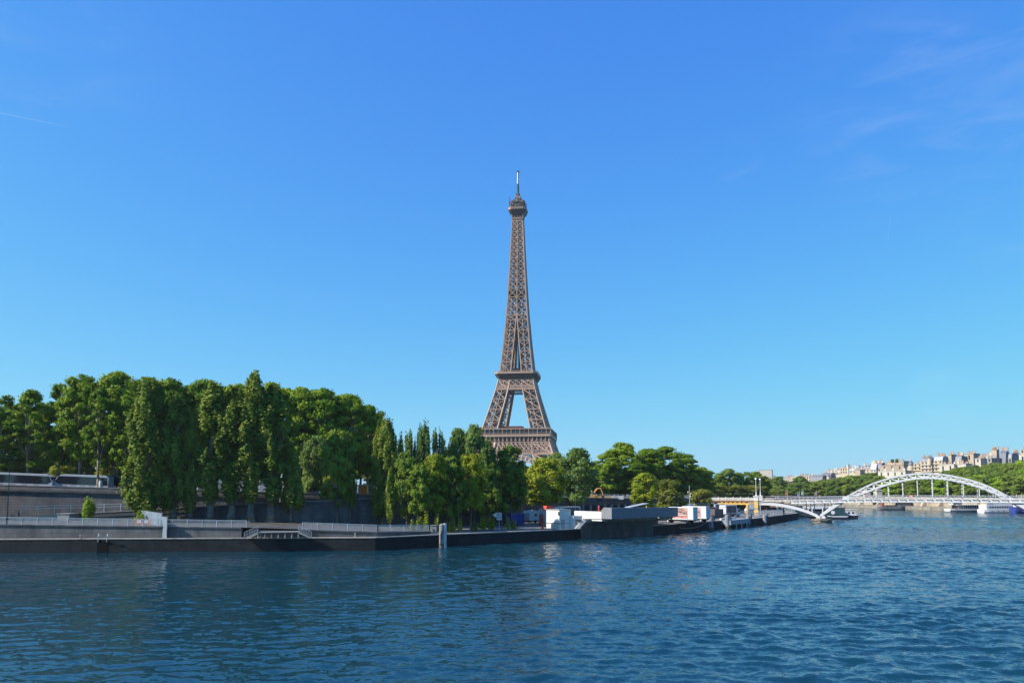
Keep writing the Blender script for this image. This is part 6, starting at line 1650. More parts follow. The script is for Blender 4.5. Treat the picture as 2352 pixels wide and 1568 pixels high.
for s in (-1, 1):
    y = BY + s * HW; ar = MB()
    n = 60; xs = [XS + (XE - XS) * i / n for i in range(n + 1)]
    for a, b in zip(xs, xs[1:]):
        la, lb_, ta, tb = cat(lowch, a), cat(lowch, b), cat(topch, a), cat(topch, b)
        mid = (a + b) / 2
        if mid < XJ0 or mid > XJ1:     # box-section haunch
            w = .55
            ar.add([(a, y - w, la), (b, y - w, lb_), (b, y + w, lb_), (a, y + w, la), (a, y - w, ta), (b, y - w, tb), (b, y + w, tb), (a, y + w, ta)], [(0, 3, 2, 1), (4, 5, 6, 7), (0, 1, 5, 4), (1, 2, 6, 5), (2, 3, 7, 6), (3, 0, 4, 7)])
        else:
            for z_a, z_b, h, w in ((la, lb_, .55, .45), (ta - .36, tb - .36, .36, .35)):
                ar.add([(a, y - w, z_a), (b, y - w, z_b), (b, y + w, z_b), (a, y + w, z_a), (a, y - w, z_a + h), (b, y - w, z_b + h), (b, y + w, z_b + h), (a, y + w, z_a + h)], [(0, 3, 2, 1), (4, 5, 6, 7), (0, 1, 5, 4), (1, 2, 6, 5), (2, 3, 7, 6), (3, 0, 4, 7)])
    ar.build("arch_rib", M_wbridge, bridge, local=True)
    tr_ = MB(); N = 18; xs = [XJ0 + (XJ1 - XJ0) * i / N for i in range(N + 1)]; mid = (XJ0 + XJ1) / 2
    for i, x in enumerate(xs): tr_.beam((x, y, cat(lowch, x) + .3), (x, y, cat(topch, x) - .2), .26, .3)
    for a, b in zip(xs, xs[1:]):
        if (a + b) / 2 < mid: tr_.beam((a, y, cat(topch, a) - .4), (b, y, cat(lowch, b) + .5), .22, .26)
        else: tr_.beam((a, y, cat(lowch, a) + .5), (b, y, cat(topch, b) - .4), .22, .26)
    tr_.build("arch_web", M_wbridge, bridge, local=True)
    # half arch over the left quay (and its twin beyond the frame)
    half = [bxz(*q) for q in ((1738, 1156.2), (1760, 1156.3), (1781, 1157.8), (1807, 1161.8), (1832, 1167.6), (1858, 1176), (1879, 1185.3))]
    ha = MB(); hx0, hx1 = half[0][0], half[-1][0]; k = 24; th = .5
    xs2 = [hx0 + (hx1 - hx0) * i / k for i in range(k + 1)]
    for a, b in zip(xs2, xs2[1:]):
        la, lb_ = cat(half, a), cat(half, b); w = .55
        ha.add([(a, y - w, la - th), (b, y - w, lb_ - th), (b, y + w, lb_ - th), (a, y + w, la - th), (a, y - w, la + th), (b, y - w, lb_ + th), (b, y + w, lb_ + th), (a, y + w, la + th)], [(0, 3, 2, 1), (4, 5, 6, 7), (0, 1, 5, 4), (1, 2, 6, 5), (2, 3, 7, 6), (3, 0, 4, 7)])
    ha.build("half_arch", M_wbridge, bridge, local=True)
    hb = MB(); hb.v = [(XS + XE - p[0], p[1], p[2]) for p in ha.v]; hb.f = list(ha.f); hb.mi = list(ha.mi); hb.build("half_arch", M_wbridge, bridge, local=True)
    # hangers above and posts below the deck
    for i in range(10):
        x = XJ0 + 1.2 + (XJ1 - XJ0 - 2.4) * (i + .5) / 10
        z1 = cat(lowch, x); z0 = deckz(x) - .9
        if z1 > z0 + .8: h_ = MB(); h_.beam((x, y, z0), (x, y, z1 + .2), .25, .25); h_.build("hanger", M_wbridge, bridge, local=True)
    for u in (1846, 1856, 1865, 1889, 1905, 1921):
        x = bxz(u, 1160)[0]; zt = deckz(x) - .6; zb = (cat(half, x) + .4) if x < hx1 else cat(topch, x) - .1
        if zt > zb + .3: h_ = MB(); h_.beam((x, y, zb), (x, y, zt), .26, .26); h_.build("strut", M_wbridge, bridge, local=True)
# cross ties between the ribs
ct = MB(); N = 18
for i in range(N + 1):
    x = XJ0 + (XJ1 - XJ0) * i / N; z = cat(topch, x) - .35
    if z > deckz(x) + 3: ct.beam((x, BY - HW, z), (x, BY + HW, z), .22, .3)
    zl = cat(lowch, x) + .3
    if zl > deckz(x) + 3.2: ct.beam((x, BY - HW, zl), (x, BY + HW, zl), .22, .3)
ct.build("cross_tie", M_wbridge, bridge, local=True)
# deck with walkway, edge girders and slanted stiffeners
DX0, DX1 = bxz(1746, 1150, 0)[0], 90.0
xs = [DX0 + (DX1 - DX0) * i / 70 for i in range(71)]
dk = MB()
for a, b in zip(xs, xs[1:]):
    za, zb_ = deckz(a), deckz(b)
    dk.add([(a, BY - 4.4, za - .25), (b, BY - 4.4, zb_ - .25), (b, BY + 4.4, zb_ - .25), (a, BY + 4.4, za - .25), (a, BY - 4.4, za), (b, BY - 4.4, zb_), (b, BY + 4.4, zb_), (a, BY + 4.4, za)], [(0, 3, 2, 1), (4, 5, 6, 7), (0, 1, 5, 4), (2, 3, 7, 6)])
dk.build("deck", mat("timber_deck", (0.20, 0.17, 0.14), .8, var=.2, vscale=1), bridge, local=True)
for s in (-1, 1):
    y = BY + s * 4.55; gd = MB()
    for a, b in zip(xs, xs[1:]):
        gd.beam((a, y, deckz(a) - .08), (b, y, deckz(b) - .08), .22, .2)
        if a > DX0 + 10: gd.cyl((a, y + s * .1, deckz(a) - 1.0), (b, y + s * .1, deckz(b) - 1.0), .18, .18, 8)
    x = DX0 + 11
    while x < DX1 - 2:
        gd.beam((x, y, deckz(x) - .15), (x + .7, y, deckz(x) - 1.0), .5, .12, up=(0, 1, 0))
        gd.add([(x + .8, y - s * .05, deckz(x) - .25), (x + 2.2, y - s * .05, deckz(x) - .25), (x + 2.2, y - s * .25, deckz(x) - .85), (x + .8, y - s * .25, deckz(x) - .85)], [(0, 1, 2, 3)])
        x += 2.52
    gd.build("edge_girder", M_wbridge, bridge, local=True)
    rl = MB(); y = BY + s * 4.3
    for a, b in zip(xs, xs[1:]):
        for dz, w in ((1.12, .09), (.95, .05), (.3, .06)): rl.beam((a, y, deckz(a) + dz), (b, y, deckz(b) + dz), w)
    x = DX0 + .3
    while x < DX1: rl.beam((x, y, deckz(x)), (x, y, deckz(x) + 1.15), .11); x += 1.35
    x = DX0 + .3
    while x < DX1:
        rl.beam((x, y, deckz(x) + .3), (x, y, deckz(x) + .95), .025); x += .27
    rl.build("parapet_rail", mat("rail_grey_paint", (0.36, 0.37, 0.40), .5), bridge, local=True)
# river pier and the steel feet
pr_ = MB(); pc = .3
sh = [(-3.0, -5.0), (-2.3, -6.2), (0, -7.2), (2.3, -6.2), (3.0, -5.0), (3.0, 5.0), (2.3, 6.2), (0, 7.2), (-2.3, 6.2), (-3.0, 5.0)]
pr_.prism([(pc + x * .85, BY + y) for x, y in sh], -4, .75); pr_.prism([(pc + x, BY + y * 1.03) for x, y in sh], .75, 1.2); pr_.prism([(pc + x * .6, BY + y * .85) for x, y in sh], 1.2, 1.5)
pr_.build("river_pier", mat("pier_stone", (0.21, 0.18, 0.14), .9, var=.5, vscale=.6, bump=.03), bridge, local=True)
for s in (-1, 1):
    ft = MB()
    for dx in (-.8, .8): ft.ext([(pc + dx - .7, 1.5), (pc + dx + .7, 1.5), (pc + dx + .35, 2.3), (pc + dx - .35, 2.3)], BY + s * HW - .7, BY + s * HW + .7)
    ft.build("bearing", M_wbridge, bridge, local=True)
pr2 = MB(); pc2 = XE + .5; pr2.prism([(pc2 + x, BY + y) for x, y in sh], -4, cat(lowch, XE) + .1); pr2.build("river_pier", MATS["pier_stone"], bridge, local=True)
# warning plate on the parapet
sx_, sz_ = bxz(2092.5, 1139.8, -4.55)
wp_ = thing("waterway_sign", "white square navigation sign with red border on the bridge railing", "sign", bworld(sx_, -4.6, sz_), B_YAW)
m_ = MB(); m_.box((0, 0, 0), (1.12, .06, .98)); m_.build("plate", M_red, wp_, local=True)
m_ = MB(); m_.box((0, -.04, 0), (.86, .03, .74)); m_.build("face", M_white, wp_, local=True)
m_ = MB()
for a, b in (((-.3, -.15), (-.3, .2)), ((-.3, .2), (-.02, -.12)), ((-.02, -.12), (-.02, .2)), ((.3, .12), (.1, .08)), ((.1, .08), (.12, -.08)), ((.12, -.08), (.3, -.1))): m_.beam((a[0], -.065, a[1]), (b[0], -.065, b[1]), .07, .01, up=(0, 1, 0))
m_.build("letter", M_dark, wp_, local=True)
m_ = MB(); m_.beam((-.4, -.085, -.33), (.4, -.085, .33), .06, .01, up=(0, 1, 0)); m_.build("bar", M_red, wp_, local=True)

# approach over the left quay: yellow pylon, portal frame, brown deck beam, stone parapet
ap = thing("bridge_approach", "footbridge approach over the quay with yellow steel supports and pale parapet", "bridge", B_O, B_YAW)
def hz(v, Y): return ZA(v, Y)
pyx = bxz(1737.5, 1160, -4.2)[0]
for s in (-1, 1):
    yy = BY + s * 4.2
    m_ = MB(); m_.bx(pyx - .62, pyx + .62, yy - .6, yy + .6, QZ - .3, 7.2); m_.bx(pyx - .8, pyx + .8, yy - .75, yy + .75, QZ - .3, 3.9)
    m_.build("pylon", M_yellow, ap, local=True, bevel=.04)
    m_ = MB(); m_.bx(pyx - .64, pyx + .64, yy - .62, yy + .62, 4.05, 4.75); m_.build("pylon_band", M_conc, ap, local=True)
    m_ = MB(); m_.bx(pyx - .75, pyx + .75, yy - .75, yy + .75, 7.2, 8.75); m_.bx(pyx - .95, pyx + .95, yy - .95, yy + .95, 8.75, 9.0); m_.build("plinth", M_concl, ap, local=True)
m_ = MB(); m_.bx(pyx + 1.7, pyx + 3.3, BY - 3.2, BY + 3.2, QZ, 6.3); m_.build("rust_wall", mat("rust_brown", (0.10, 0.045, 0.03), .8, var=.3, vscale=.8), ap, local=True)
m_ = MB(); m_.cyl((pyx + 1.3, BY - 4.3, QZ), (pyx + 1.3, BY - 4.3, 6.4), .16, .16, 10); m_.build("column", M_galv, ap, local=True)
aL = bxz(1620, 1150, 0)[0] - 2
def ay(x): return 0.0
xs = [aL + (pyx - aL) * i / 16 for i in range(17)]
m_ = MB()
for a, b in zip(xs, xs[1:]):
    ya, yb = ay(a), ay(b)
    m_.add([(a, ya - 4.4, 6.75), (b, yb - 4.4, 6.75), (b, yb + 6, 6.75), (a, ya + 6, 6.75), (a, ya - 4.6, 7.3), (b, yb - 4.6, 7.3), (b, yb + 6, 7.3), (a, ya + 6, 7.3)], [(0, 3, 2, 1), (4, 5, 6, 7), (0, 1, 5, 4), (2, 3, 7, 6)])
m_.build("deck_beam", mat("deck_brown", (0.30, 0.17, 0.09), .7, var=.2, vscale=.4), ap, local=True)
m_ = MB()
for a, b in zip(xs, xs[1:]):
    ya, yb = ay(a) - 4.5, ay(b) - 4.5
    m_.add([(a, ya - .1, 7.3), (b, yb - .1, 7.3), (b, yb + .1, 7.3), (a, ya + .1, 7.3), (a, ya - .1, 8.35), (b, yb - .1, 8.35), (b, yb + .1, 8.35), (a, ya + .1, 8.35)], [(0, 3, 2, 1), (4, 5, 6, 7), (0, 1, 5, 4), (2, 3, 7, 6)])
m_.build("parapet", mat("parapet_pale", (0.47, 0.45, 0.42), .8, var=.3, vscale=1.2), ap, local=True)
for a in xs[::2]: m_ = MB(); m_.box((a, ay(a) - 4.62, 7.95), (.22, .2, 1.35)); m_.build("parapet_post", M_concl, ap, local=True)
fx0, fx1 = bxz(1655, 1165, -4.9)[0], bxz(1716, 1165, -4.9)[0]
m_ = MB(); m_.beam((fx0 - 1, ay(fx0) - 4.9, 6.15), (fx1 + .9, ay(fx1) - 4.9, 6.15), .5, .55)
for i in range(6):
    f = (i + .35) / 6; x = fx0 + (fx1 - fx0) * f
    for dx in (-.18, .18): m_.cyl((x + dx, ay(x) - 5.15, 6.6), (x + dx, ay(x) - 4.4, 6.6), .14, .14, 8)
m_.build("portal_beam", M_yellow, ap, local=True)
for x in (fx0, fx1): m_ = MB(); m_.beam((x, ay(x) - 4.9, QZ), (x, ay(x) - 4.9, 5.9), .62, .62); m_.beam((x, ay(x) - 4.9, 3.4), (x, ay(x) - 4.9, 5.6), .66, .4); m_.build("portal_column", M_yellow, ap, local=True)
m_ = MB(); m_.add([(fx0 + .8, ay(fx0) + 1, QZ), (fx1 - .6, ay(fx1) + 1, QZ), (fx1 - .6, ay(fx1) + 1, 6.7), (fx0 + .8, ay(fx0) + 1, 6.7)], [(0, 1, 2, 3)]); m_.build("shutter", M_dark, ap, local=True)
m_ = MB(); m_.add([(fx0 - 3.8, ay(fx0) - 4.0, 5), (fx0 - 1.8, ay(fx0) - 4, 3.2), (fx0 - 3.8, ay(fx0) - 4, 8.2), (fx0 - 3.0, ay(fx0) - 4.0, 8.2)], [(0, 1, 3, 2)]); m_.build("wing_wall", M_concl, ap, local=True)
G7 = "globe lamps at the footbridge end"
for sgn, lb in ((-1, "white globe lamp on the yellow pylon, left of the pair"), (1, "white globe lamp on the second plinth, right of the pair")):
    q = bworld(pyx, sgn * 4.2, 9.0); z1 = 15.2; r = .36
    t = thing("globe_lamp", lb, "lamp post", q, 0, G7)
    m_ = MB(); m_.lathe(q, [(.36, 0), (.32, .15), (.19, .3), (.17, 1.2), (.1, 1.5), (.085, z1 - 9 - r * 2)], 10); m_.build("pole", M_white, t)
    m_ = MB(); m_.lathe((q.x, q.y, z1 - r), [(r * .3, -r), (r * .8, -r * .6), (r, 0), (r * .8, r * .6), (r * .2, r)], 12); m_.build("globe", mat("lamp_globe", (0.75, 0.78, 0.78), .25), t, smooth=True)
# quay fence and gate, pontoon, plates below the approach
qf = thing("bar_fence", "grey upright-bar fence on the quay below the footbridge", "fence", (X(1740, 1175, 250), 250, QZ))
m_ = MB()
for (ua, Ya, ub, Yb) in ((1692, 248, 1732, 251), (1742, 252, 1798, 262)):
    a, b = Vector((X(ua, 1180, Ya), Ya, QZ)), Vector((X(ub, 1180, Yb), Yb, QZ)); n = int((b - a).length / .2)
    for i in range(n + 1): p = a.lerp(b, i / n); m_.beam(p, p + Vector((0, 0, 2.0)), .055 if i % 8 else .12)
    for h in (.15, 1.9): m_.beam(a + Vector((0, 0, h)), b + Vector((0, 0, h)), .07)
m_.build("bars", M_galv, qf)
po = thing("pontoon", "grey steel pontoon box on short piles beside the quay", "pontoon", (X(1697, 1200, 222), 222, 0))
a, b = Vector((X(1676, 1200, 214.5), 214.5, 0)), Vector((X(1717, 1200, 228.5), 228.5, 0)); d = (b - a).normalized(); nn = Vector((-d.y, d.x, 0))
def pbox(mb, d0, d1, z0, z1):
    q = [a - nn * d0, b - nn * d0, b + nn * d1, a + nn * d1]; mb.add([(p.x, p.y, z0) for p in q] + [(p.x, p.y, z1) for p in q], [(0, 3, 2, 1), (4, 5, 6, 7), (0, 1, 5, 4), (1, 2, 6, 5), (2, 3, 7, 6), (3, 0, 4, 7)])
m_ = MB(); pbox(m_, .3, 2.4, 1.1, 2.4); m_.build("hull", mat("pontoon_grey", (0.25, 0.30, 0.34), .6, .1, var=.3, vscale=.6), po)
for f in (.05, .35, .65, .95): m_ = MB(); p = a.lerp(b, f); m_.cyl((p.x, p.y, -3), (p.x, p.y, 1.1), .2, .2, 8); m_.build("support", M_galv, po)
m_ = MB()
for f0, f1 in ((0, .3), (.42, .82)): p, q = a.lerp(b, f0) + nn * 2.6, a.lerp(b, f1) + nn * 2.6; m_.beam((p.x, p.y, 2.65), (q.x, q.y, 2.65), .5, .5)
m_.build("kerb_block", M_concl, po)
gt = thing("quay_gate", "grey panelled gate at the quay edge before the last mooring pile", "gate", (X(1741, 1190, 246), 246, QZ))
for k in range(2):
    p, q = Vector((X(1733 + k * 10.5, 1190, 245), 245 + k * 4.5, QZ)), Vector((X(1743 + k * 10.5, 1190, 249), 249 + k * 4.5, QZ))
    m_ = MB(); dd = q - p
    for h in (.05, 1.2): m_.beam(p + Vector((0, 0, h)), q + Vector((0, 0, h)), .1)
    for f in (0, 1): m_.beam(p.lerp(q, f), p.lerp(q, f) + Vector((0, 0, 1.25)), .1)
    for f in (.2, .4, .6, .8): m_.beam(p.lerp(q, f), p.lerp(q, f) + Vector((0, 0, 1.2)), .07)
    m_.build("leaf", M_galv, gt)
for (x_, lb) in ((pyx - 3.6, "white cloth bag hanging under the approach, left one"), (pyx - 2.9, "white cloth bag beside the yellow pylon")):
    m_ = MB(); m_.lathe(bworld(x_, -4.2, QZ + .4), [(.5, 0), (.6, .8), (.5, 1.6), (.15, 2.0)], 10); tag(m_.build("white_bag", M_white, smooth=True), lb, "bag")
# rope from the quay to the pile
m_ = MB(); p, q = P(1560, 1211, 193), P(1630, 1195, 204); pts = [p.lerp(q, i / 12) - Vector((0, 0, math.sin(math.pi * i / 12) * .9)) for i in range(13)]; m_.tube(pts, [.04] * 13, 5); tag(m_.build("mooring_rope", M_grey), "slack mooring rope hanging in front of the quay wall", "rope")
# brown post on the quay and round traffic plate under the half arch
m_ = MB(); x = X(1858, 1180, 292) - 12; x = X(1837 - 62 + 83, 1180, 290); 
xq = X(1857 - 63, 1175, 285); m_ = MB(); m_.bx(X(1853 - 60, 1175, 285), X(1861 - 60, 1175, 285), 284.5, 285.8, QZ, 6.6); tag(m_.build("brown_post", mat("brown_steel", (0.20, 0.13, 0.10), .7)), "square brown post standing on the quay under the half-arch", "post")
# ================================================================== boats
def loft(mb, secs, mi=None):
    """secs: list of rings (same count)"""
    n = len(secs[0]); vs = [p for r in secs for p in r]; fs = []
    for j in range(len(secs) - 1):
        for i in range(n - 1): fs.append((j * n + i, j * n + i + 1, (j + 1) * n + i + 1, (j + 1) * n + i))
    fs.append(tuple(range(n))); fs.append(tuple(range(len(vs) - 1, len(vs) - n - 1, -1)))
    return mb.add(vs, fs, mi)
def hull(mb, L_, W_, z0, z1, bow=.25, sheer=.5, mi=None):
    secs = []
    for i in range(13):
        f = i / 12; x = (f - .5) * L_; w = W_ / 2 * (1 if f < 1 - bow else max(0.0, math.cos((f - (1 - bow)) / bow * math.pi / 2)) ** .7 * .97 + .03) * (1 if f > .06 else .85)
        zt = z1 + sheer * max(0, (f - .6) / .4) ** 2 + sheer * .3 * max(0, (.2 - f) / .2)
        secs.append([(x, -w * .75, z0), (x, -w, (z0 + zt) / 2), (x, -w, zt), (x, w, zt), (x, w, (z0 + zt) / 2), (x, w * .75, z0)])
    return loft(mb, secs, mi)
M_bw = mat("boat_white", (0.60, 0.60, 0.60), .35)
M_navy = mat("hull_navy", (0.015, 0.02, 0.035), .4); M_hgrey = mat("hull_grey", (0.13, 0.13, 0.13), .6, var=.3, vscale=.8)
def win_row(parent, n, x0, x1, y, z, w, h, name="window", m=M_glass):
    me = MB(); me.box((0, 0, 0), (w, .06, h)); me = me.mesh(name, m)
    for i in range(n): inst(me, name, parent, (x0 + (x1 - x0) * (i / max(1, n - 1)), y, z))
def boat_at(name, label, u, Y, rz, group=None): return thing(name, label, "boat", (X(u, 1175, Y), Y, 0), rz, group)
# long low white excursion boat
b = boat_at("excursion_boat", "long low white excursion boat with a dark window band, moored across the river", 2232, 392, rad(8), "white boats on the far quay")
m_ = MB(); hull(m_, 27, 5.2, -.6, .55, .15, .1); m_.build("hull", M_hgrey, b, local=True)
m_ = MB(); hull(m_, 27.4, 5.6, .55, 1.75, .15, .3); m_.build("gunwale", M_bw, b, local=True)
m_ = MB(); m_.ext([(-9.5, 1.75), (8, 1.75), (6, 3.6), (-9.5, 3.6)], -2.2, 2.2); m_.build("cabin", mat("cabin_brown_glass", (0.06, 0.045, 0.045), .15), b, local=True)
m_ = MB(); m_.bx(-10, 10.5, -2.6, 2.6, 3.6, 3.85); m_.build("roof", mat("roof_beige", (0.55, 0.50, 0.45), .6), b, local=True)
m_ = MB()
for k in range(13): m_.box((-9 + k * 1.25, -2.23, 2.7), (.14, .08, 1.8))
m_.build("mullion", M_bw, b, local=True)
m_ = MB(); m_.bx(-11.5, -6.5, -1.6, 1.6, 3.9, 4.9); m_.bx(-11.8, -6.2, -1.8, 1.8, 4.9, 5.05); m_.build("wheelhouse", M_bw, b, local=True); win_row(b, 4, -10.9, -7.1, -1.63, 4.4, .8, .6)
# two-deck white boat
b = boat_at("river_cruiser", "two-deck white river boat with rows of small windows, under the bridge's right haunch", 2300, 383, rad(6), "white boats on the far quay")
m_ = MB(); hull(m_, 22, 6, -.6, 1.5, .2, .9); m_.build("hull", M_bw, b, local=True)
m_ = MB(); m_.bx(-10, 8, -2.7, 2.7, 1.5, 4.0); m_.build("lower_cabin", M_bw, b, local=True, bevel=.1)
m_ = MB(); m_.bx(-5.5, 8.5, -2.4, 2.4, 4.0, 6.1); m_.bx(-9.5, 9.2, -2.7, 2.7, 6.1, 6.3); m_.build("upper_cabin", M_bw, b, local=True, bevel=.05)
win_row(b, 12, -8, 6.5, -2.73, 2.9, .7, .8); win_row(b, 7, -1.8, 3.6, -2.43, 5.2, .6, .8); win_row(b, 4, 4.8, 7.9, -2.43, 5.2, .9, 1.2); win_row(b, 5, -7, 5, -3.02, 1.0, .7, .28)
m_ = MB()
for k in range(12): m_.beam((-10 + k * .45, -2.6, 4.0), (-10 + k * .45, -2.6, 5.0), .05)
m_.beam((-10, -2.6, 5), (-5.5, -2.6, 5), .07); m_.build("rail", M_galv, b, local=True)
for xx in (-6, 4): m_ = MB(); m_.cyl((xx, 0, 6.3), (xx - .6, 0, 10.2), .06, .04, 6); m_.build("mast", M_bw, b, local=True)
# blue hull behind the haunch
b = boat_at("blue_barge", "blue-hulled boat with a white bow mark cut by the photo's right border", 2356, 374, rad(6))
m_ = MB(); hull(m_, 14, 5, -.5, 3.0, .3, .6); m_.build("hull", mat("hull_blue", (0.03, 0.05, 0.22), .4), b, local=True)
m_ = MB(); m_.bx(-5, 2, -1.9, 1.9, 3.0, 4.8); m_.build("cabin", M_bw, b, local=True); win_row(b, 4, -4, 1, -1.93, 4, .9, .8)
m_ = MB(); m_.add([(-4, -2.53, 1.0), (2.5, -2.53, 1.2), (1, -2.53, 2.0), (-2, -2.53, 1.7)], [(0, 1, 2, 3)]); m_.build("bow_mark", M_bw, b, local=True)
# dark tug
b = boat_at("dark_barge", "old dark barge with a canopy moored at the beige embankment", 2049, 446, rad(-6))
m_ = MB(); hull(m_, 15, 4.6, -.6, 1.7, .25, 1.2); m_.build("hull", M_hgrey, b, local=True)
m_ = MB(); m_.bx(-5.5, 4, -2, 2, 4.1, 4.35); m_.ext([(-3, 4.35), (1, 4.35), (.2, 4.9), (-2.5, 4.9)], -1.4, 1.4); m_.build("canopy", M_dark, b, local=True)
for xx in (-5.2, -2, 1, 3.8):
    for s in (-1, 1): m_ = MB(); m_.beam((xx, s * 1.9, 1.6), (xx, s * 1.9, 4.1), .12); m_.build("stanchion", M_dark, b, local=True)
m_ = MB(); m_.bx(-6.0, -4.6, -1.2, 1.2, 1.7, 3.9); m_.build("wheelhouse", mat("barge_rust", (0.28, 0.10, 0.06), .7), b, local=True)
m_ = MB(); m_.bx(-2.5, 3, -1.4, 1.4, 1.7, 2.8); m_.build("hatch", mat("hatch_grey", (0.10, 0.11, 0.10), .7), b, local=True)
# boats moored beyond the left quay
b = boat_at("small_white_boat", "small white motor boat with a black hull, right of the bridge pier", 1949, 300, rad(82))
m_ = MB(); hull(m_, 9, 5.0, -.5, 1.3, .3, .4); m_.build("hull", M_navy, b, local=True)
m_ = MB(); hull(m_, 9.1, 5.1, 1.3, 1.6, .3, .4); m_.build("gunwale", M_bw, b, local=True)
m_ = MB(); m_.bx(-3.2, 1.2, -1.6, 1.6, 1.6, 2.8); m_.build("cabin", M_bw, b, local=True, bevel=.1)
m_ = MB(); m_.bx(-3.25, -3.2, -1.2, -.3, 1.9, 2.6); m_.bx(-3.25, -3.2, .3, 1.2, 1.9, 2.6); m_.build("window", M_glass, b, local=True)
m_ = MB(); m_.bx(-3.4, 1.0, -2.0, 2.0, 3.55, 3.68)
for xx in (-3.2, .8):
    for s in (-1, 1): m_.beam((xx, s * 1.8, 1.6), (xx, s * 1.8, 3.55), .1)
m_.build("awning", M_bw, b, local=True)
m_ = MB()
for s in (-1, 1): m_.beam((-4.2, s * 2.1, 1.6), (-4.2, s * 2.1, 2.7), .08); m_.beam((-4.2, s * 2.1, 2.7), (2, s * 2.3, 2.7), .06)
m_.build("rail", M_galv, b, local=True)
b = boat_at("glazed_tour_boat", "dark glazed tour boat tucked behind the bridge pier's right side", 1910, 300, rad(80))
m_ = MB(); hull(m_, 24, 7.2, -.5, .9, .2, .3); m_.build("hull", M_navy, b, local=True)
m_ = MB(); hull(m_, 24.2, 7.4, .9, 1.2, .2, .3); m_.build("gunwale", M_bw, b, local=True)
m_ = MB(); m_.ext([(-10, 1.2), (8, 1.2), (7, 4.0), (-8.6, 4.4)], -2.8, 2.8); m_.build("glass_cabin", mat("green_glass", (0.02, 0.045, 0.045), .1), b, local=True)
m_ = MB()
for k in range(5): m_.beam((-10.05 + 0.4 * .0, -2.8 + k * 1.4, 1.2), (-8.65, -2.8 + k * 1.4, 4.4), .12)
for k in range(8): m_.beam((-9 + k * 2.2, -2.85, 1.2), (-9 + k * 2.2 + .2, -2.85, 4.2), .12)
m_.build("mullion", M_dark, b, local=True)
m_ = MB(); m_.lathe((0, 0, 0), [(.7, -.03), (.7, .03)], 18); m_.M = None; R_ = Matrix.Rotation(rad(90), 3, 'Y'); m_.v = [tuple(R_ @ Vector(p) + Vector((-10.6, 1.9, 2.6))) for p in m_.v]; m_.build("round_emblem", M_bw, b, local=True)
b = boat_at("covered_barge", "large dark covered barge behind the white half-arch", 1868, 318, rad(84))
m_ = MB(); hull(m_, 34, 9.0, -.5, 1.6, .15, .3); m_.build("hull", M_navy, b, local=True)
m_ = MB(); m_.ext([(-14, 1.6), (14, 1.6), (13, 3.6), (-13, 3.6)], -3.8, 3.8); m_.build("cabin", mat("barge_dark_glass", (0.03, 0.035, 0.045), .3), b, local=True)
m_ = MB(); m_.ext([(-14, 3.62), (14, 3.62), (12, 4.6), (-12.5, 4.6)], -4.2, 4.2); m_.build("roof", mat("barge_roof", (0.33, 0.34, 0.36), .6, var=.2, vscale=.3), b, local=True)
for k in range(7): m_ = MB(); m_.beam((-14 + k * 2.5, -3.9, 1.6), (-14 + k * 2.5, -3.9, 5.6), .14); m_.build("mast", M_dark, b, local=True)

# ================================================================== opposite bank: trees, statues, houses
rb_ = random.Random(31)
G8 = "street trees along the far embankment"
# front row: avenue trees above the wall, behind the bridge
row = [(1786, 1115, 'wood_tree'), (1806, 1122, 'wood_tree'), (1828, 1108, 'wood_tree'), (1846, 1106, 'wood_tree'), (1868, 1110, 'wood_tree'), (1890, 1104, 'wood_tree'), (1913, 1100, 'wood_tree'), (1936, 1098, 'wood_tree'), (1958, 1092, 'wood_tree'), (1980, 1098, 'wood_tree'), (2003, 1104, 'wood_tree'),
       (2047, 1106, 'bright_tree'), (2066, 1112, 'bright_tree'), (2090, 1098, 'wood_tree'), (2113, 1095, 'wood_tree'), (2148, 1096, 'wood_tree'), (2178, 1098, 'bright_tree'), (2205, 1090, 'wood_tree'), (2235, 1094, 'wood_tree'), (2262, 1100, 'wood_tree'), (2290, 1088, 'wood_tree'), (2312, 1092, 'bright_tree'), (2338, 1086, 'wood_tree'), (2365, 1090, 'wood_tree')]
for i, (u, vt, kd) in enumerate(row):
    K = (u - 1176) / FPX
    # depth where this sight line meets a line 22 m inland of the far quay edge
    Yq = None
    for Y_ in range(300, 1500, 4):
        xq_ = interp([(p[1], p[0]) for p in RB], Y_) + 22
        if K * Y_ >= xq_: Yq = Y_; break
    Yq = Yq or 900
    lb = {'bright_tree': "bright yellow-green tree along the far embankment, seen through the bridge hangers"}.get(kd, "dark green street tree along the far embankment")
    tree_px(kd, u, vt, 46 * 430 / Yq * 1.25 + 12, Yq, 6.4, lb, G8 if kd == 'wood_tree' else "bright trees seen through the bridge hangers", var=i)
def hillz(x, y):
    xq = interp([(p[1], p[0]) for p in RB], y); d = max(36, (x - xq) * .98)
    z = interp(prof, d); return 6.4 + (z - 6.4) * min(1.15, max(0.35, 1.25 - (y - 250) / 900.0))
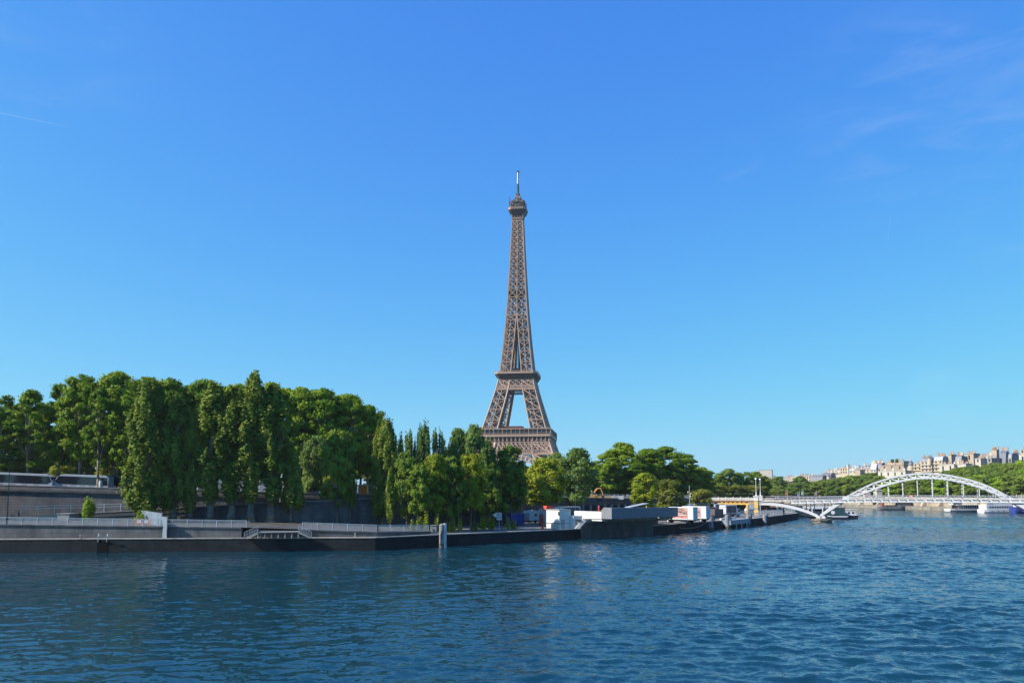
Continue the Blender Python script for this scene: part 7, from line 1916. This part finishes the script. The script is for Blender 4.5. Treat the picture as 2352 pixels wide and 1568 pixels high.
# woodland up the slope
G9 = "woodland trees on the far hillside"
crest = [(1760, 1122), (1790, 1116), (1830, 1108), (1870, 1108), (1900, 1102), (1935, 1092), (1965, 1086), (1990, 1090), (2010, 1088), (2040, 1092), (2070, 1094), (2110, 1092), (2140, 1090), (2170, 1082), (2200, 1077), (2230, 1070), (2260, 1066), (2290, 1064), (2330, 1058), (2360, 1056), (2420, 1054)]
cnt = 0
for ring, (dv, dd, size) in enumerate(((0, 120, 44), (9, 95, 46), (20, 72, 50), (31, 52, 50))):
    u = 1772 + ring * 7
    while u < 2400:
        vt = interp(crest, u) + dv + rb_.uniform(-4, 4)
        K = (u - 1176) / FPX; Yq = 900
        for Y_ in range(300, 1500, 4):
            if K * Y_ >= interp([(p[1], p[0]) for p in RB], Y_) + dd: Yq = Y_; break
        x = XA(u, 1110, Yq); z = min(hillz(x, Yq), ZA(vt, Yq) - 7)
        if vt < 1128:
            bright = rb_.random() < .16
            tree_px('bright_tree' if bright else 'wood_tree', u, vt, size * rb_.uniform(.85, 1.25), Yq, z, "light green woodland tree on the far hillside" if bright else "dark woodland tree on the far hillside", "light woodland trees on the far hillside" if bright else G9)
            cnt += 1
        u += rb_.uniform(20, 29) * (1.0 if u > 1950 else .8)
for i in range(14):
    y = 640 + i * 62; x = interp([(p[1], p[0]) for p in RB], y) + 24 + (i % 3) * 9
    tree('wood_tree', x, y, 6.4, 17 + (i % 4) * 1.5, 17, "dark green street tree along the far embankment", G8, var=i)
# statues on pedestals
M_ped = mat("pedestal_stone", (0.50, 0.455, 0.38), .8, var=.15, vscale=.3)
for u, Y, vt, lb in ((2017, 480, 1124, "stone horse-and-man statue on a tall pedestal behind the bridge, right one"), (1990.5, 505, 1126, "tall stone pedestal behind the arch, left of the full statue")):
    x = X(u, 1130, Y); z = 6.4; zt = ZA(vt, Y); w = 1.75
    t = thing("statue", lb, "statue", (x, Y, z))
    m_ = MB(); m_.bx(x - w, x + w, Y - w, Y + w, z, zt - .6); m_.bx(x - w - .25, x + w + .25, Y - w - .25, Y + w + .25, z, z + 1.0); m_.bx(x - w - .3, x + w + .3, Y - w - .3, Y + w + .3, zt - .6, zt - .2); m_.bx(x - w * .8, x + w * .8, Y - w * .8, Y + w * .8, zt - .2, zt + .2); m_.build("pedestal", M_ped, t)
    m_ = MB(); zz = zt + .2     # horse trunk, legs, neck, and a standing figure at its shoulder
    m_.tube([(x - 1.0, Y, zz + 1.5), (x, Y, zz + 1.45), (x + .7, Y, zz + 1.6)], [.42, .46, .42], 8); m_.tube([(x + .7, Y, zz + 1.6), (x + 1.1, Y, zz + 2.5), (x + 1.5, Y, zz + 2.4)], [.36, .24, .14], 8)
    for dx, dy in ((-.9, -.2), (-.85, .2), (.6, -.2), (.65, .2)): m_.tube([(x + dx, Y + dy, zz + 1.4), (x + dx + .1, Y + dy, zz + .7), (x + dx, Y + dy, zz)], [.2, .12, .1], 6)
    m_.tube([(x - .2, Y - .7, zz), (x - .2, Y - .7, zz + 1.0), (x - .15, Y - .65, zz + 1.7), (x - .1, Y - .65, zz + 2.1)], [.16, .2, .28, .12], 8); m_.lathe((x - .1, Y - .65, zz + 2.2), [(.1, -.15), (.18, .05), (.1, .25)], 8)
    m_.build("figure", mat("statue_grey", (0.26, 0.25, 0.22), .8), t)
# far houses ---------------------------------------------------------------------
WM = {}
def wmesh(w, h, m, nm="window"):
    k = (round(w, 2), round(h, 2), m.name)
    if k not in WM:
        b_ = MB(); b_.box((0, 0, h / 2), (w, .3, h)); WM[k] = b_.mesh(nm, m)
    return WM[k]
M_zinc = MATS["zinc_roof"]; M_slate = mat("slate_roof", (0.12, 0.13, 0.17), .5, var=.3, vscale=.3)
WALLS = {'white': mat("wall_white", (0.50, 0.455, 0.38), .8, var=.12, vscale=.15), 'cream': mat("wall_cream", (0.47, 0.39, 0.28), .8, var=.15, vscale=.15), 'beige': mat("wall_beige", (0.42, 0.34, 0.25), .85, var=.2, vscale=.12),
         'grey': mat("wall_grey", (0.33, 0.31, 0.29), .85, var=.2, vscale=.15), 'brown': mat("wall_brown", (0.36, 0.28, 0.21), .85, var=.2, vscale=.12), 'stone': mat("wall_stone", (0.48, 0.40, 0.31), .85, var=.25, vscale=.2)}
M_chim = mat("chimney_brick", (0.34, 0.24, 0.18), .9, var=.2, vscale=.5)
bn = random.Random(77)
def house(label, u0, um, u1, vt, vb, Y, wall='cream', roof='flat', rh=3.5, win=(3.1, 2.7), blank=False, side=False, yaw=None, chim=3, balc=False, drop=9, wc=M_glass, name="apartment_building"):
    ya = rad(yaw if yaw is not None else 55); c, s = math.cos(ya), math.sin(ya)
    K = lambda u: XA(u, vb, 1.0)
    cx, cy = K(um) * Y, Y
    w = (cx - K(u0) * cy) / (c + K(u0) * s)
    d = 11.0
    if u1 and (s - K(u1) * c) > .02: d = max(4, min(40, (K(u1) * cy - cx) / (s - K(u1) * c)))
    zb, zt = ZA(vb, Y), ZA(vt, Y); eav = zt - (rh if roof != 'flat' else 0)
    t = thing(name, label, "building", (cx, cy, zb), -ya, "buildings on the far hill")
    H = eav - zb
    m_ = MB(); m_.bx(-w, 0, 0, d, -drop, H); m_.build("wall", WALLS[wall], t, local=True)
    m_ = MB(); m_.bx(-w - .3, .3, -.35, d + .3, H, H + .35); cor = m_.build("cornice", WALLS[wall], t, local=True)
    rf = None
    if roof == 'mansard':
        m_ = MB(); r2 = rh * .78
        vs = [(-w, 0, H + .36), (0, 0, H + .36), (0, d, H + .36), (-w, d, H + .36), (-w, 1.4, H + r2), (0, 1.4, H + r2), (0, d - 1.4, H + r2), (-w, d - 1.4, H + r2), (-w, d / 2, H + rh), (0, d / 2, H + rh)]
        m_.add(vs, [(0, 1, 5, 4), (2, 3, 7, 6), (4, 5, 9, 8), (6, 7, 8, 9), (1, 2, 6, 9, 5), (3, 0, 4, 8, 7)])
        rf = m_.build("roof", M_slate if bn.random() < .5 else M_zinc, t, local=True)
        dm_ = wmesh(1.3, 1.6, MATS["wall_white"], "dormer")
        n = max(1, int(w / 3.2))
        for i in range(n): inst(dm_, "dormer", rf, (-w + (i + .5) * w / n, .45, H + .5)); 
    else:
        m_ = MB(); m_.bx(-w + .3, -.3, .3, d - .3, H + .35, H + .5); rf = m_.build("roof", M_zinc, t, local=True)
    top = H + (rh if roof == 'mansard' else .5)
    for i in range(chim):
        x = -w * (i + .3 + bn.uniform(0, .4)) / max(1, chim); hh = bn.uniform(1.2, 2.6); ww = bn.uniform(1.0, 2.6)
        m_ = MB(); m_.bx(x - ww / 2, x + ww / 2, d * .45, d * .45 + .9, top - 1.2, top + hh)
        for k in range(int(ww / .6)): m_.cyl((x - ww / 2 + .35 + k * .6, d * .45 + .45, top + hh), (x - ww / 2 + .35 + k * .6, d * .45 + .45, top + hh + .7), .16, .13, 6)
        m_.build("chimney", M_chim if bn.random() < .6 else WALLS[wall], rf, local=True)
    fh, fw = win
    if not blank:
        nf, nb = max(1, int((H + (0 if vb > 1090 else 0)) / fh)), max(1, int(w / fw))
        while nf * nb > 96: nb -= 1
        wm_ = wmesh(1.15, fh * .62, wc)
        for f in range(nf):
            for k in range(nb): inst(wm_, "window", t, (-w + (k + .5) * w / nb, 0.02, H - (f + 1) * fh + fh * .2))
        if balc:
            for f in range(0, nf):
                if f % 2 == 0 or nf < 5:
                    m_ = MB(); m_.bx(-w - .1, .1, -.9, 0, H - (f + 1) * fh + .05, H - (f + 1) * fh + .25); m_.bx(-w - .1, .1, -.9, -.84, H - (f + 1) * fh + .25, H - (f + 1) * fh + 1.0); m_.build("balcony", M_grey if balc == 'g' else WALLS[wall], t, local=True)
    if side:
        nf, nb = max(1, int(H / 3.3)), max(1, int(d / 4))
        wm_ = wmesh(1.0, 1.7, wc)
        for f in range(nf):
            for k in range(nb):
                if bn.random() < .6: o_ = inst(wm_, "window", t, (.02, (k + .5) * d / nb, H - (f + 1) * 3.3 + .8), rad(90))
    return t
def dome(label, u, vt, vb, wpx, Y, spire=0, m=None, base=None, name="dome_turret"):
    x = X(u, vb, Y); z0, z1 = ZA(vb, Y), ZA(vt, Y); r = wpx / 2 * Y / FPX; h = z1 - z0
    t = thing(name, label, "building", (x, Y, z0), 0, "buildings on the far hill")
    m_ = MB(); m_.lathe((x, Y, z0 - 6), [(r * .95, 0), (r * .95, 6)], 16); m_.build("drum", WALLS['stone'], t)
    m_ = MB(); m_.lathe((x, Y, z0), [(r * 1.05, 0), (r * 1.05, .3), (r * .98, h * .2), (r * .85, h * .45), (r * .6, h * .7), (r * .3, h * .9), (r * .12, h)], 16); m_.build("dome", m or M_slate, t, smooth=True)
    if spire:
        zs = ZA(spire, Y); m_ = MB(); m_.lathe((x, Y, z1), [(r * .22, -.2), (r * .2, (zs - z1) * .45), (r * .05, (zs - z1) * .5), (r * .05, (zs - z1) * .8)], 10); m_.lathe((x, Y, zs), [(.05, -.9), (.45, -.5), (.5, 0), (.2, .4)], 10); m_.build("lantern", MATS["wall_white"], t)
    return t
# left, far group (u rises towards us)
def gl(label, *a, **k): return house(label, *a, **k)
tw = house("blue-grey glass office tower far away behind the silvery trees", 1743, 1774, 1776, 1078.5, 1118, 1350, 'grey', 'flat', blank=True, yaw=40, chim=0, drop=30, name="office_tower")
tw.children[0].data.materials[0] = mat("tower_glass", (0.22, 0.30, 0.38), .25, .2, var=.2, vscale=.1)
m_ = MB(); K_ = XA(1774, 1100, 1.0) ; w_t = 30.0
for k in range(9): m_.bx(-w_t, .2, -.25, .0, 2 + k * 3.1, 2.9 + k * 3.1)
m_.build("floor_band", WALLS['white'], tw, local=True)
dome("dark bulb-shaped roof turret beside the glass office tower", 1779, 1090.5, 1104, 9.5, 900)
dome("small slate turret left of the bulb-shaped one, half behind trees", 1769.5, 1095, 1106, 6, 890)
far = [
    (1772, 1806, None, 1103.7, 1114, 930, 'white', 'flat', {}, "long low white building right of the bulb-shaped turret"),
    (1801, 1812, None, 1096.5, 1105, 960, 'brown', 'flat', {'blank': True}, "brown box-like building just above the long low white one"),
    (1794, 1806, None, 1107.5, 1121, 880, 'cream', 'flat', {}, "cream block in front of the long low white building"),
    (1806, 1820, None, 1099, 1120, 890, 'white', 'flat', {'balc': True}, "white block with dark balcony bands, left of the stepped white one"),
    (1819, 1831, 1834, 1097, 1116, 885, 'white', 'flat', {'balc': True}, "stepped white apartment block rising over the dark trees"),
    (1830, 1847, None, 1092, 1108, 900, 'white', 'mansard', {}, "white house with a mansard roof at the left end of the hill row"),
    (1847, 1863, None, 1093, 1110, 890, 'cream', 'flat', {}, "cream flat-topped house in the hill row"),
    (1861, 1889, None, 1090, 1112, 870, 'cream', 'mansard', {'rh': 7}, "cream house with big blue-slate dormers in the hill row"),
    (1888, 1908, None, 1085, 1101, 870, 'stone', 'mansard', {'rh': 6}, "stone house with a slate roof below the stepped white terraces"),
    (1896, 1912, None, 1081, 1092, 930, 'white', 'flat', {}, "white cubic house on the rising skyline"),
    (1911, 1924, None, 1079, 1093, 910, 'white', 'flat', {'balc': True}, "white terraced house right of the white cubic one"),
    (1922, 1938, None, 1077.5, 1094, 880, 'white', 'mansard', {}, "white mansard house left of the white shaft tower"),
    (1930, 1952, None, 1074.5, 1092, 860, 'cream', 'flat', {}, "cream block around the foot of the white shaft tower"),
    (1951, 1966, None, 1073, 1090, 830, 'white', 'mansard', {}, "pale house under the big grey dome's left side"),
    (1963, 1976, 1986, 1079, 1094, 760, 'beige', 'flat', {'blank': True}, "beige windowless block with a shaded brown side under the big grey dome"),
    (1977, 2004, None, 1068, 1090, 800, 'stone', 'mansard', {}, "long stone house right of the big grey dome"),
    (2000, 2013, 2016, 1063, 1090, 720, 'white', 'mansard', {'rh': 6, 'balc': True}, "white balconied house with tall chimneys left of the wide brown building"),
    (2010, 2024, None, 1061.5, 1088, 735, 'white', 'mansard', {'rh': 6}, "pale mansard house behind the wide brown building"),
    (2023, 2076, 2083, 1067.5, 1084, 690, 'brown', 'flat', {'win': (4.2, 6.5)}, "wide brown building with pale vertical window bays above a white terrace"),
    (2036, 2076, None, 1059, 1070, 740, 'beige', 'flat', {'blank': True}, "beige set-back storey behind the wide brown building"),
    (2017, 2080, None, 1081, 1092, 668, 'white', 'flat', {'win': (5, 5)}, "long white balustraded terrace building under the wide brown one"),
    (2081, 2101, None, 1070, 1090, 720, 'grey', 'mansard', {'rh': 4}, "grey building below the blue-domed spire"),
    (2099, 2117, None, 1064.5, 1086, 690, 'cream', 'flat', {'balc': True}, "cream balconied house left of the round-topped tower house"),
    (2116, 2141, 2148, 1049, 1086, 665, 'stone', 'mansard', {'rh': 4, 'balc': True}, "tall ornate stone house with a round turret front"),
    (2146, 2166, 2181, 1046, 1086, 640, 'cream', 'mansard', {'rh': 4, 'balc': True}, "tall cream house with a brown shaded side wall"),
    (2178, 2186, 2198, 1044, 1066, 660, 'beige', 'flat', {'blank': True}, "beige gable with a shaded slanting side in the middle of the row"),
    (2158, 2192, None, 1066, 1084, 600, 'white', 'flat', {'win': (6, 4)}, "low white classical building stepping up the slope"),
    (2190, 2219, None, 1065, 1076, 596, 'white', 'flat', {'blank': True}, "low white wall-like building right of the classical one"),
    (2194, 2208, 2219, 1044, 1066, 640, 'stone', 'mansard', {'rh': 5.5}, "slate-roofed house with bright dormers and a brown side wall"),
    (2217, 2237, 2252, 1041.5, 1066, 640, 'beige', 'flat', {'win': (6, 6), 'side': True}, "big beige blank-walled block with a few small windows"),
    (2240, 2253, 2273, 1053, 1067, 600, 'white', 'flat', {'side': True}, "low white house with a dark right-hand side"),
    (2250, 2276, None, 1046.5, 1060, 680, 'white', 'flat', {}, "white roofs clustered behind the low white house"),
    (2268, 2278, 2302, 1052, 1066, 590, 'grey', 'flat', {'side': True}, "grey shaded building right of the low white house"),
    (2277, 2290, 2296, 1033, 1056, 620, 'beige', 'flat', {'blank': True, 'chim': 4}, "tall beige blank gable standing highest in the row"),
    (2296, 2310, 2322, 1033, 1062, 610, 'grey', 'mansard', {'rh': 11}, "house with a steep shiny grey mansard roof and tall chimneys"),
    (2316, 2324, 2352, 1038, 1064, 590, 'grey', 'mansard', {'rh': 5, 'side': True}, "grey shaded house with a dark roof near the right edge"),
    (2341, 2375, None, 1042, 1061, 560, 'white', 'flat', {'win': (9, 4), 'chim': 0}, "white classical building with columns cut by the right edge"),
    (2344, 2372, None, 1032, 1046, 640, 'cream', 'flat', {}, "cream house peeping over the classical building at the right edge"),
]
for u0, um, u1, vt, vb, Y, wl_, rf_, kw, lb in far: house(lb, u0, um, u1, vt, vb, Y, wl_, rf_, **kw)
dome("blue-slate dome with a white spire and ball", 2092.5, 1057, 1068, 13, 715, spire=1050)
dome("big ribbed grey dome on the hill skyline", 1972, 1066.5, 1078, 11.5, 820, m=M_zinc)
dome("small dark dome in the stone house row", 1903, 1088, 1094, 8.5, 860)
dome("dark cap on the ornate house's round turret front", 2135, 1046.5, 1052, 9, 655)
m_ = MB(); p0 = P(1948, 1082, 850); p1 = P(1952, 1065.5, 850); m_.bx(p0.x, p1.x, 850, 853, p0.z - 5, p1.z); m_.bx(p0.x - .3, p1.x + .3, 849.7, 853.3, p1.z - .5, p1.z); tag(m_.build("shaft_tower", WALLS['white']), "slim white square tower rising from the hill row", "tower", "buildings on the far hill")
x, Y = X(2257, 1040, 690), 690; m_ = MB(); m_.cyl((x, Y, ZA(1048, Y)), (x, Y, ZA(1035, Y)), .5, .12, 6); m_.beam((x - 1, Y, ZA(1042, Y)), (x + 1, Y, ZA(1042, Y)), .3); tag(m_.build("aerial", M_grey), "thin grey aerial on the roofs left of the tall beige gable", "aerial")
for u, vt, Y in ((2053, 1054, 735), (2063, 1053, 735)):
    tree_px('wood_tree', u, vt, 9, Y, ZA(1063, Y), "small dark rooftop tree over the beige set-back storey", "rooftop trees")
# flags and lamps along the street behind the bridge
for u, vt, m__, lb, Y in ((1809, 1126, mat("flag_orange", (0.62, 0.25, 0.10), .7), "orange flag on a pole behind the footbridge railing", 300), (1836.5, 1130, mat("flag_grey", (0.35, 0.36, 0.38), .7), "furled grey flag on a tall pole behind the footbridge", 300), (1876, 1127, mat("flag_pink", (0.60, 0.28, 0.27), .7), "small pink banner on a lamp behind the footbridge", 330), (1845, 1126.5, M_white, "small white banner on a pole behind the footbridge", 330)):
    x = X(u, 1140, Y); t = thing("flag_pole", lb, "flag", (x, Y, QZ))
    m_ = MB(); m_.cyl((x, Y, QZ), (x, Y, ZA(vt - 2, Y)), .07, .05, 6); m_.build("pole", M_galv, t)
    zt = ZA(vt, Y); m_ = MB(); m_.add([(x - .05, Y - .02, zt), (x - .7, Y - .1, zt - .5), (x - .85, Y + .05, zt - 1.6), (x - .35, Y, zt - 1.9), (x - .05, Y, zt - 1.5)] + [(x - .05, Y + .05, zt), (x - .7, Y + .0, zt - .5), (x - .85, Y + .15, zt - 1.6), (x - .35, Y + .08, zt - 1.9), (x - .05, Y + .08, zt - 1.5)], [(0, 1, 2, 3, 4), (9, 8, 7, 6, 5)] + [(i, 5 + i, 5 + (i + 1) % 5, (i + 1) % 5) for i in range(5)]); m_.build("cloth", m__, t)
# flat grey kiosk roof behind the railing
m_ = MB(); Y = 318; m_.bx(X(1776, 1140, Y), X(1930, 1140, Y + 2), Y, Y + 12, 7.2, 8.35); m_.bx(X(1776, 1140, Y) - .4, X(1930, 1140, Y) + .4, Y - .6, Y + 12.4, 8.35, 8.6)
for k in range(9): xx = X(1780, 1140, Y) + k * 3.2; m_.beam((xx, Y + .5, 2.5), (xx, Y + .5, 7.2), .25)
tag(m_.build("pier_pavilion", mat("pavilion_grey", (0.12, 0.12, 0.125), .6)), "long low grey flat-roofed pavilion behind the footbridge railing", "pavilion")
# red car-like van roof behind the arch
t = thing("red_van", "small red van seen over the footbridge railing beside the left pedestal", "van", (X(1980, 1136, 470), 470, 8.6))
x, Y = X(1980, 1136, 470), 470; m_ = MB(); m_.ext([(x - 2.1, 8.95), (x + 2.1, 8.95), (x + 2.1, 9.9), (x + 1.4, 10.1), (x + .8, 10.9), (x - 1.9, 10.9), (x - 2.1, 10)], Y - .9, Y + .9); m_.build("body", M_red, t, bevel=.08)
for dx in (-1.3, 1.3): m_ = MB(); m_.cyl((x + dx, Y - .95, 8.95), (x + dx, Y - .6, 8.95), .34, .34, 12); m_.build("wheel", M_rub, t)
m_ = MB(); m_.ext([(x - 1.7, 10.0), (x + 1.1, 10.0), (x + .7, 10.7), (x - 1.7, 10.7)], Y - .92, Y + .92); m_.build("window", M_glass, t)

# ================================================================== people
M_skin = mat("skin", (0.50, 0.30, 0.21), .6); M_hair = mat("hair_dark", (0.03, 0.02, 0.015), .7)
def person_mesh(pose):
    """one continuous skinned body; material slots: 0 skin, 1 top, 2 trousers, 3 shoes"""
    st, ar = (0.30, 0.28) if pose == 'walk' else (0.04, 0.04)
    V = {'pel': (0, 0, .95), 'bel': (0, .0, 1.12), 'che': (0, .01, 1.36), 'nec': (0, .01, 1.50), 'hd0': (0, .0, 1.58), 'hd1': (0, -.01, 1.68), 'hd2': (0, .0, 1.76),
         'nose': (0, -.1, 1.65)}
    R = {'pel': .16, 'bel': .14, 'che': .165, 'nec': .055, 'hd0': .075, 'hd1': .098, 'hd2': .07, 'nose': .025}
    E = [('pel', 'bel'), ('bel', 'che'), ('che', 'nec'), ('nec', 'hd0'), ('hd0', 'hd1'), ('hd1', 'hd2'), ('hd1', 'nose')]
    for s, n in ((-1, 'l'), (1, 'r')):
        f = s * st; g = -s * ar
        V.update({n + 'hip': (s * .09, 0, .9), n + 'kn': (s * .1, -f * .45 - .03, .5), n + 'an': (s * .1, -f * .8 + (.1 if f < 0 else 0), .09 if f > 0 or pose != 'walk' else .14), n + 'to': (s * .11, -f * .8 - .16, .05),
                  n + 'sh': (s * .19, .01, 1.42), n + 'el': (s * .25, -g * .35 + .02, 1.15), n + 'wr': (s * .25, -g * .8 - .06, .92), n + 'ha': (s * .245, -g * .9 - .08, .83)})
        R.update({n + 'hip': .095, n + 'kn': .062, n + 'an': .042, n + 'to': .036, n + 'sh': .06, n + 'el': .043, n + 'wr': .03, n + 'ha': .026})
        E += [('pel', n + 'hip'), (n + 'hip', n + 'kn'), (n + 'kn', n + 'an'), (n + 'an', n + 'to'), ('che', n + 'sh'), (n + 'sh', n + 'el'), (n + 'el', n + 'wr'), (n + 'wr', n + 'ha')]
    ks = list(V); me = bpy.data.meshes.new("body_" + pose)
    me.from_pydata([V[k] for k in ks], [(ks.index(a), ks.index(b)) for a, b in E], [])
    o = bpy.data.objects.new("tmp", me); COL.objects.link(o)
    md = o.modifiers.new("skin", 'SKIN'); sub = o.modifiers.new("sub", 'SUBSURF'); sub.levels = 1; sub.render_levels = 1
    for i, k in enumerate(ks): me.skin_vertices[0].data[i].radius = (R[k], R[k])
    me.skin_vertices[0].data[0].use_root = True
    dg = bpy.context.evaluated_depsgraph_get(); dg.update()
    out = bpy.data.meshes.new_from_object(o.evaluated_get(dg)); bpy.data.objects.remove(o)
    out.materials.clear()
    for _ in range(4): out.materials.append(M_skin)
    for p in out.polygons:
        c = p.center; a = abs(c.x)
        p.material_index = 0 if c.z > 1.49 else (3 if c.z < .1 else (2 if c.z < .98 and a < .2 else (1 if c.z > 1.08 or a < .2 else 0)))
        p.use_smooth = True
    out.name = "body_" + pose
    return out
PB = {k: person_mesh(k) for k in ('stand', 'walk')}
hm_ = MB(); hm_.lathe((0, .02, 1.70), [(.085, -.08), (.112, 0), (.1, .07), (.04, .12)], 10); HAIRM = hm_.mesh("hair", M_hair, True)
def person(label, x, y, z, rz, top, trousers, pose='stand', group=None, hat=None):
    t = thing("person", label, "person", (x, y, z), rz, group)
    me = PB[pose].copy(); me.materials[1] = mat("cloth_%d_%d_%d" % tuple(int(c * 100) for c in top), top, .8); me.materials[2] = mat("cloth_%d_%d_%d" % tuple(int(c * 100) for c in trousers), trousers, .8); me.materials[3] = M_dark
    inst(me, "body", t); h = inst(HAIRM, "hair", t)
    if hat:
        m_ = MB(); m_.lathe((0, .0, 1.73), [(.15, -.03), (.13, .02), (.1, .08), (.03, .12)], 10); m_.build("hat", hat, t, local=True)
    return t
def person_px(label, u, Y, z, *a, **k): return person(label, X(u, 1180, Y), Y, z, *a, **k)
person_px("person in dark coat walking on the terrace beside the tall green lamp", 43, 146, tz(-95) + .2, rad(90), (.02, .02, .025), (.03, .03, .04), 'walk')
person_px("person in a white shirt walking on the ramp above the thick poplar trunks", 643, 157, rz_(X(643, 1160, 157)) - .75, rad(90), (.7, .68, .75), (.35, .33, .45), 'walk')
person_px("person in white, head just above the ramp wall beside the small young poplar", 691, 160, rz_(X(691, 1160, 160)) - .9, rad(-90), (.7, .7, .78), (.2, .2, .3), 'walk')
person_px("worker in orange standing at the street fence right of the cabin lamp", 1279.5, 207, 8.1, rad(10), (.75, .12, .02), (.7, .11, .02), 'stand', hat=M_orange)
person_px("person in a turquoise top on the street behind the fence", 1420, 232, 7.7, rad(60), (.02, .38, .48), (.3, .3, .3), 'walk')
person_px("person in a beige top a step right of the turquoise one", 1433, 233, 7.7, rad(60), (.55, .42, .32), (.4, .33, .28), 'walk')
person_px("person in dark clothes bending near the yellow barriers", 1397, 228, 7.7, rad(20), (.04, .04, .06), (.05, .05, .07), 'stand')
person_px("worker in a red-orange jacket at the fence right of the leaning tree", 1494, 256, 7.4, rad(0), (.75, .08, .02), (.6, .07, .02), 'stand', hat=M_orange)
G10 = "walkers on the footbridge"
for u, dy, rz_p, tp, pt, lb in ((1782, -2, 90, (.6, .45, .45), (.1, .1, .2), "walker in pale pink near the left end of the footbridge"), (1786.5, -1, -90, (.6, .6, .6), (.1, .1, .15), "walker in light grey just right of the pink one"), (1792, 1, 90, (.05, .05, .1), (.1, .1, .1), "walker in dark clothes between the grey one and the blue backpack"),
                               (1796.5, -2, 90, (.02, .03, .25), (.25, .25, .35), "walker with dark blue jacket on the footbridge"), (1882.5, -2.5, -90, (.75, .36, .04), (.1, .1, .15), "walker in an orange top in the middle of the left span"), (2009, -2, 90, (.6, .6, .65), (.25, .28, .4), "walker in white and jeans under the rising arch"),
                               (2030.5, -2, -90, (.7, .5, .05), (.05, .05, .06), "walker in a yellow top beside the third hanger"), (2057, -3, 90, (.08, .08, .1), (.06, .06, .08), "walker in black leaning by the fourth hanger"), (2335, -3, -90, (.65, .4, .38), (.2, .2, .25), "walker in pink at the right end of the footbridge"), (2346, -2.5, -90, (.1, .5, .6), (.6, .6, .65), "walker in a light blue top at the very right")):
    x = bxz(u, 1140, dy)[0]; q = bworld(x, dy, deckz(x) + .01); person(lb, q.x, q.y, q.z, rad(rz_p) + B_YAW, tp, pt, 'walk', G10)
person_px("person in a dark top and pale trousers on the quay under the half-arch", 1808, 287, 2.4, rad(30), (.05, .05, .1), (.6, .55, .55), 'walk')
person_px("person in white further back on the quay under the half-arch", 1818, 300, 2.5, rad(200), (.7, .68, .68), (.6, .6, .6), 'stand')
# dark stalls and vehicles under the half arch
st_ = thing("kiosk_stall", "dark quay kiosk with an orange awning under the white half-arch", "kiosk", (X(1772, 1175, 285), 285, QZ))
x, Y = X(1766, 1175, 282), 282; m_ = MB(); m_.bx(x - 1, x + 5.5, Y, Y + 4, QZ, 4.7); m_.build("body", M_dark, st_); m_ = MB(); m_.ext([(x - 1.2, 5.6), (x + 1.6, 5.6), (x + 1.9, 4.9), (x - 1.4, 4.9)], Y - 1.2, Y + 2); m_.build("awning", mat("awning_orange", (0.55, 0.20, 0.10), .7), st_)
rk = random.Random(5)
for k in range(12):
    m_ = MB(); m_.box((x - .8 + rk.uniform(0, 6), Y - .3, QZ + rk.uniform(.5, 3.0)), (rk.uniform(.2, .6), .2, rk.uniform(.3, .7))); m_.build("notice", rk.choice((M_white, M_grey, MATS["cabin_cream"])), st_)
for u, Y, lb in ((1786, 292, "dark car parked on the quay under the half-arch"),):
    t = thing("parked_car", lb, "car", (X(u, 1180, Y), Y, 2.4), rad(55))
    m_ = MB(); m_.ext([(-2.2, .35), (2.2, .35), (2.25, .8), (1.5, .95), (.8, 1.45), (-1.3, 1.45), (-2.1, .95)], -.85, .85); m_.build("body", mat("car_dark", (.02, .022, .03), .25, coat=.5), t, local=True, bevel=.08)
    m_ = MB(); m_.ext([(-1.7, .98), (1.25, .98), (.75, 1.38), (-1.25, 1.38)], -.87, .87); m_.build("window", M_glass, t, local=True)
    for xx in (-1.3, 1.35):
        for s in (-1, 1): m_ = MB(); m_.cyl((xx, s * .87, .33), (xx, s * .6, .33), .33, .33, 14); m_.build("wheel", M_rub, t, local=True)
for k, (u, Y) in enumerate(((1777, 262.5), (1784, 266), (1791, 270), (1798, 275))):
    m_ = MB(); m_.lathe((X(u, 1185, Y), Y, QZ), [(.14, 0), (.12, .6), (.16, .75), (.06, .85)], 8); tag(m_.build("bollard", M_concl), "small pale bollard in the line along the quay edge under the half-arch", "bollard", "bollards under the half-arch")
HAZE = 0.00006
# thin summer haze: one closed box round the river, both banks, the hill and the tower; the sky is outside it
hz_ = MB(); hz_.bx(-6600, 6600, -900, 9600, -5, 420)
hm2 = bpy.data.materials.new("haze"); hm2.use_nodes = True
for n in list(hm2.node_tree.nodes): hm2.node_tree.nodes.remove(n)
ho_ = hm2.node_tree.nodes.new("ShaderNodeOutputMaterial"); hv = hm2.node_tree.nodes.new("ShaderNodeVolumePrincipled")
hv.inputs['Color'].default_value = (0.86, 0.93, 1.0, 1); hv.inputs['Density'].default_value = HAZE; hv.inputs['Anisotropy'].default_value = 0.2
hm2.node_tree.links.new(hv.outputs[0], ho_.inputs['Volume'])
tag(hz_.build("haze", hm2), "thin pale summer haze in the air", kind="stuff")
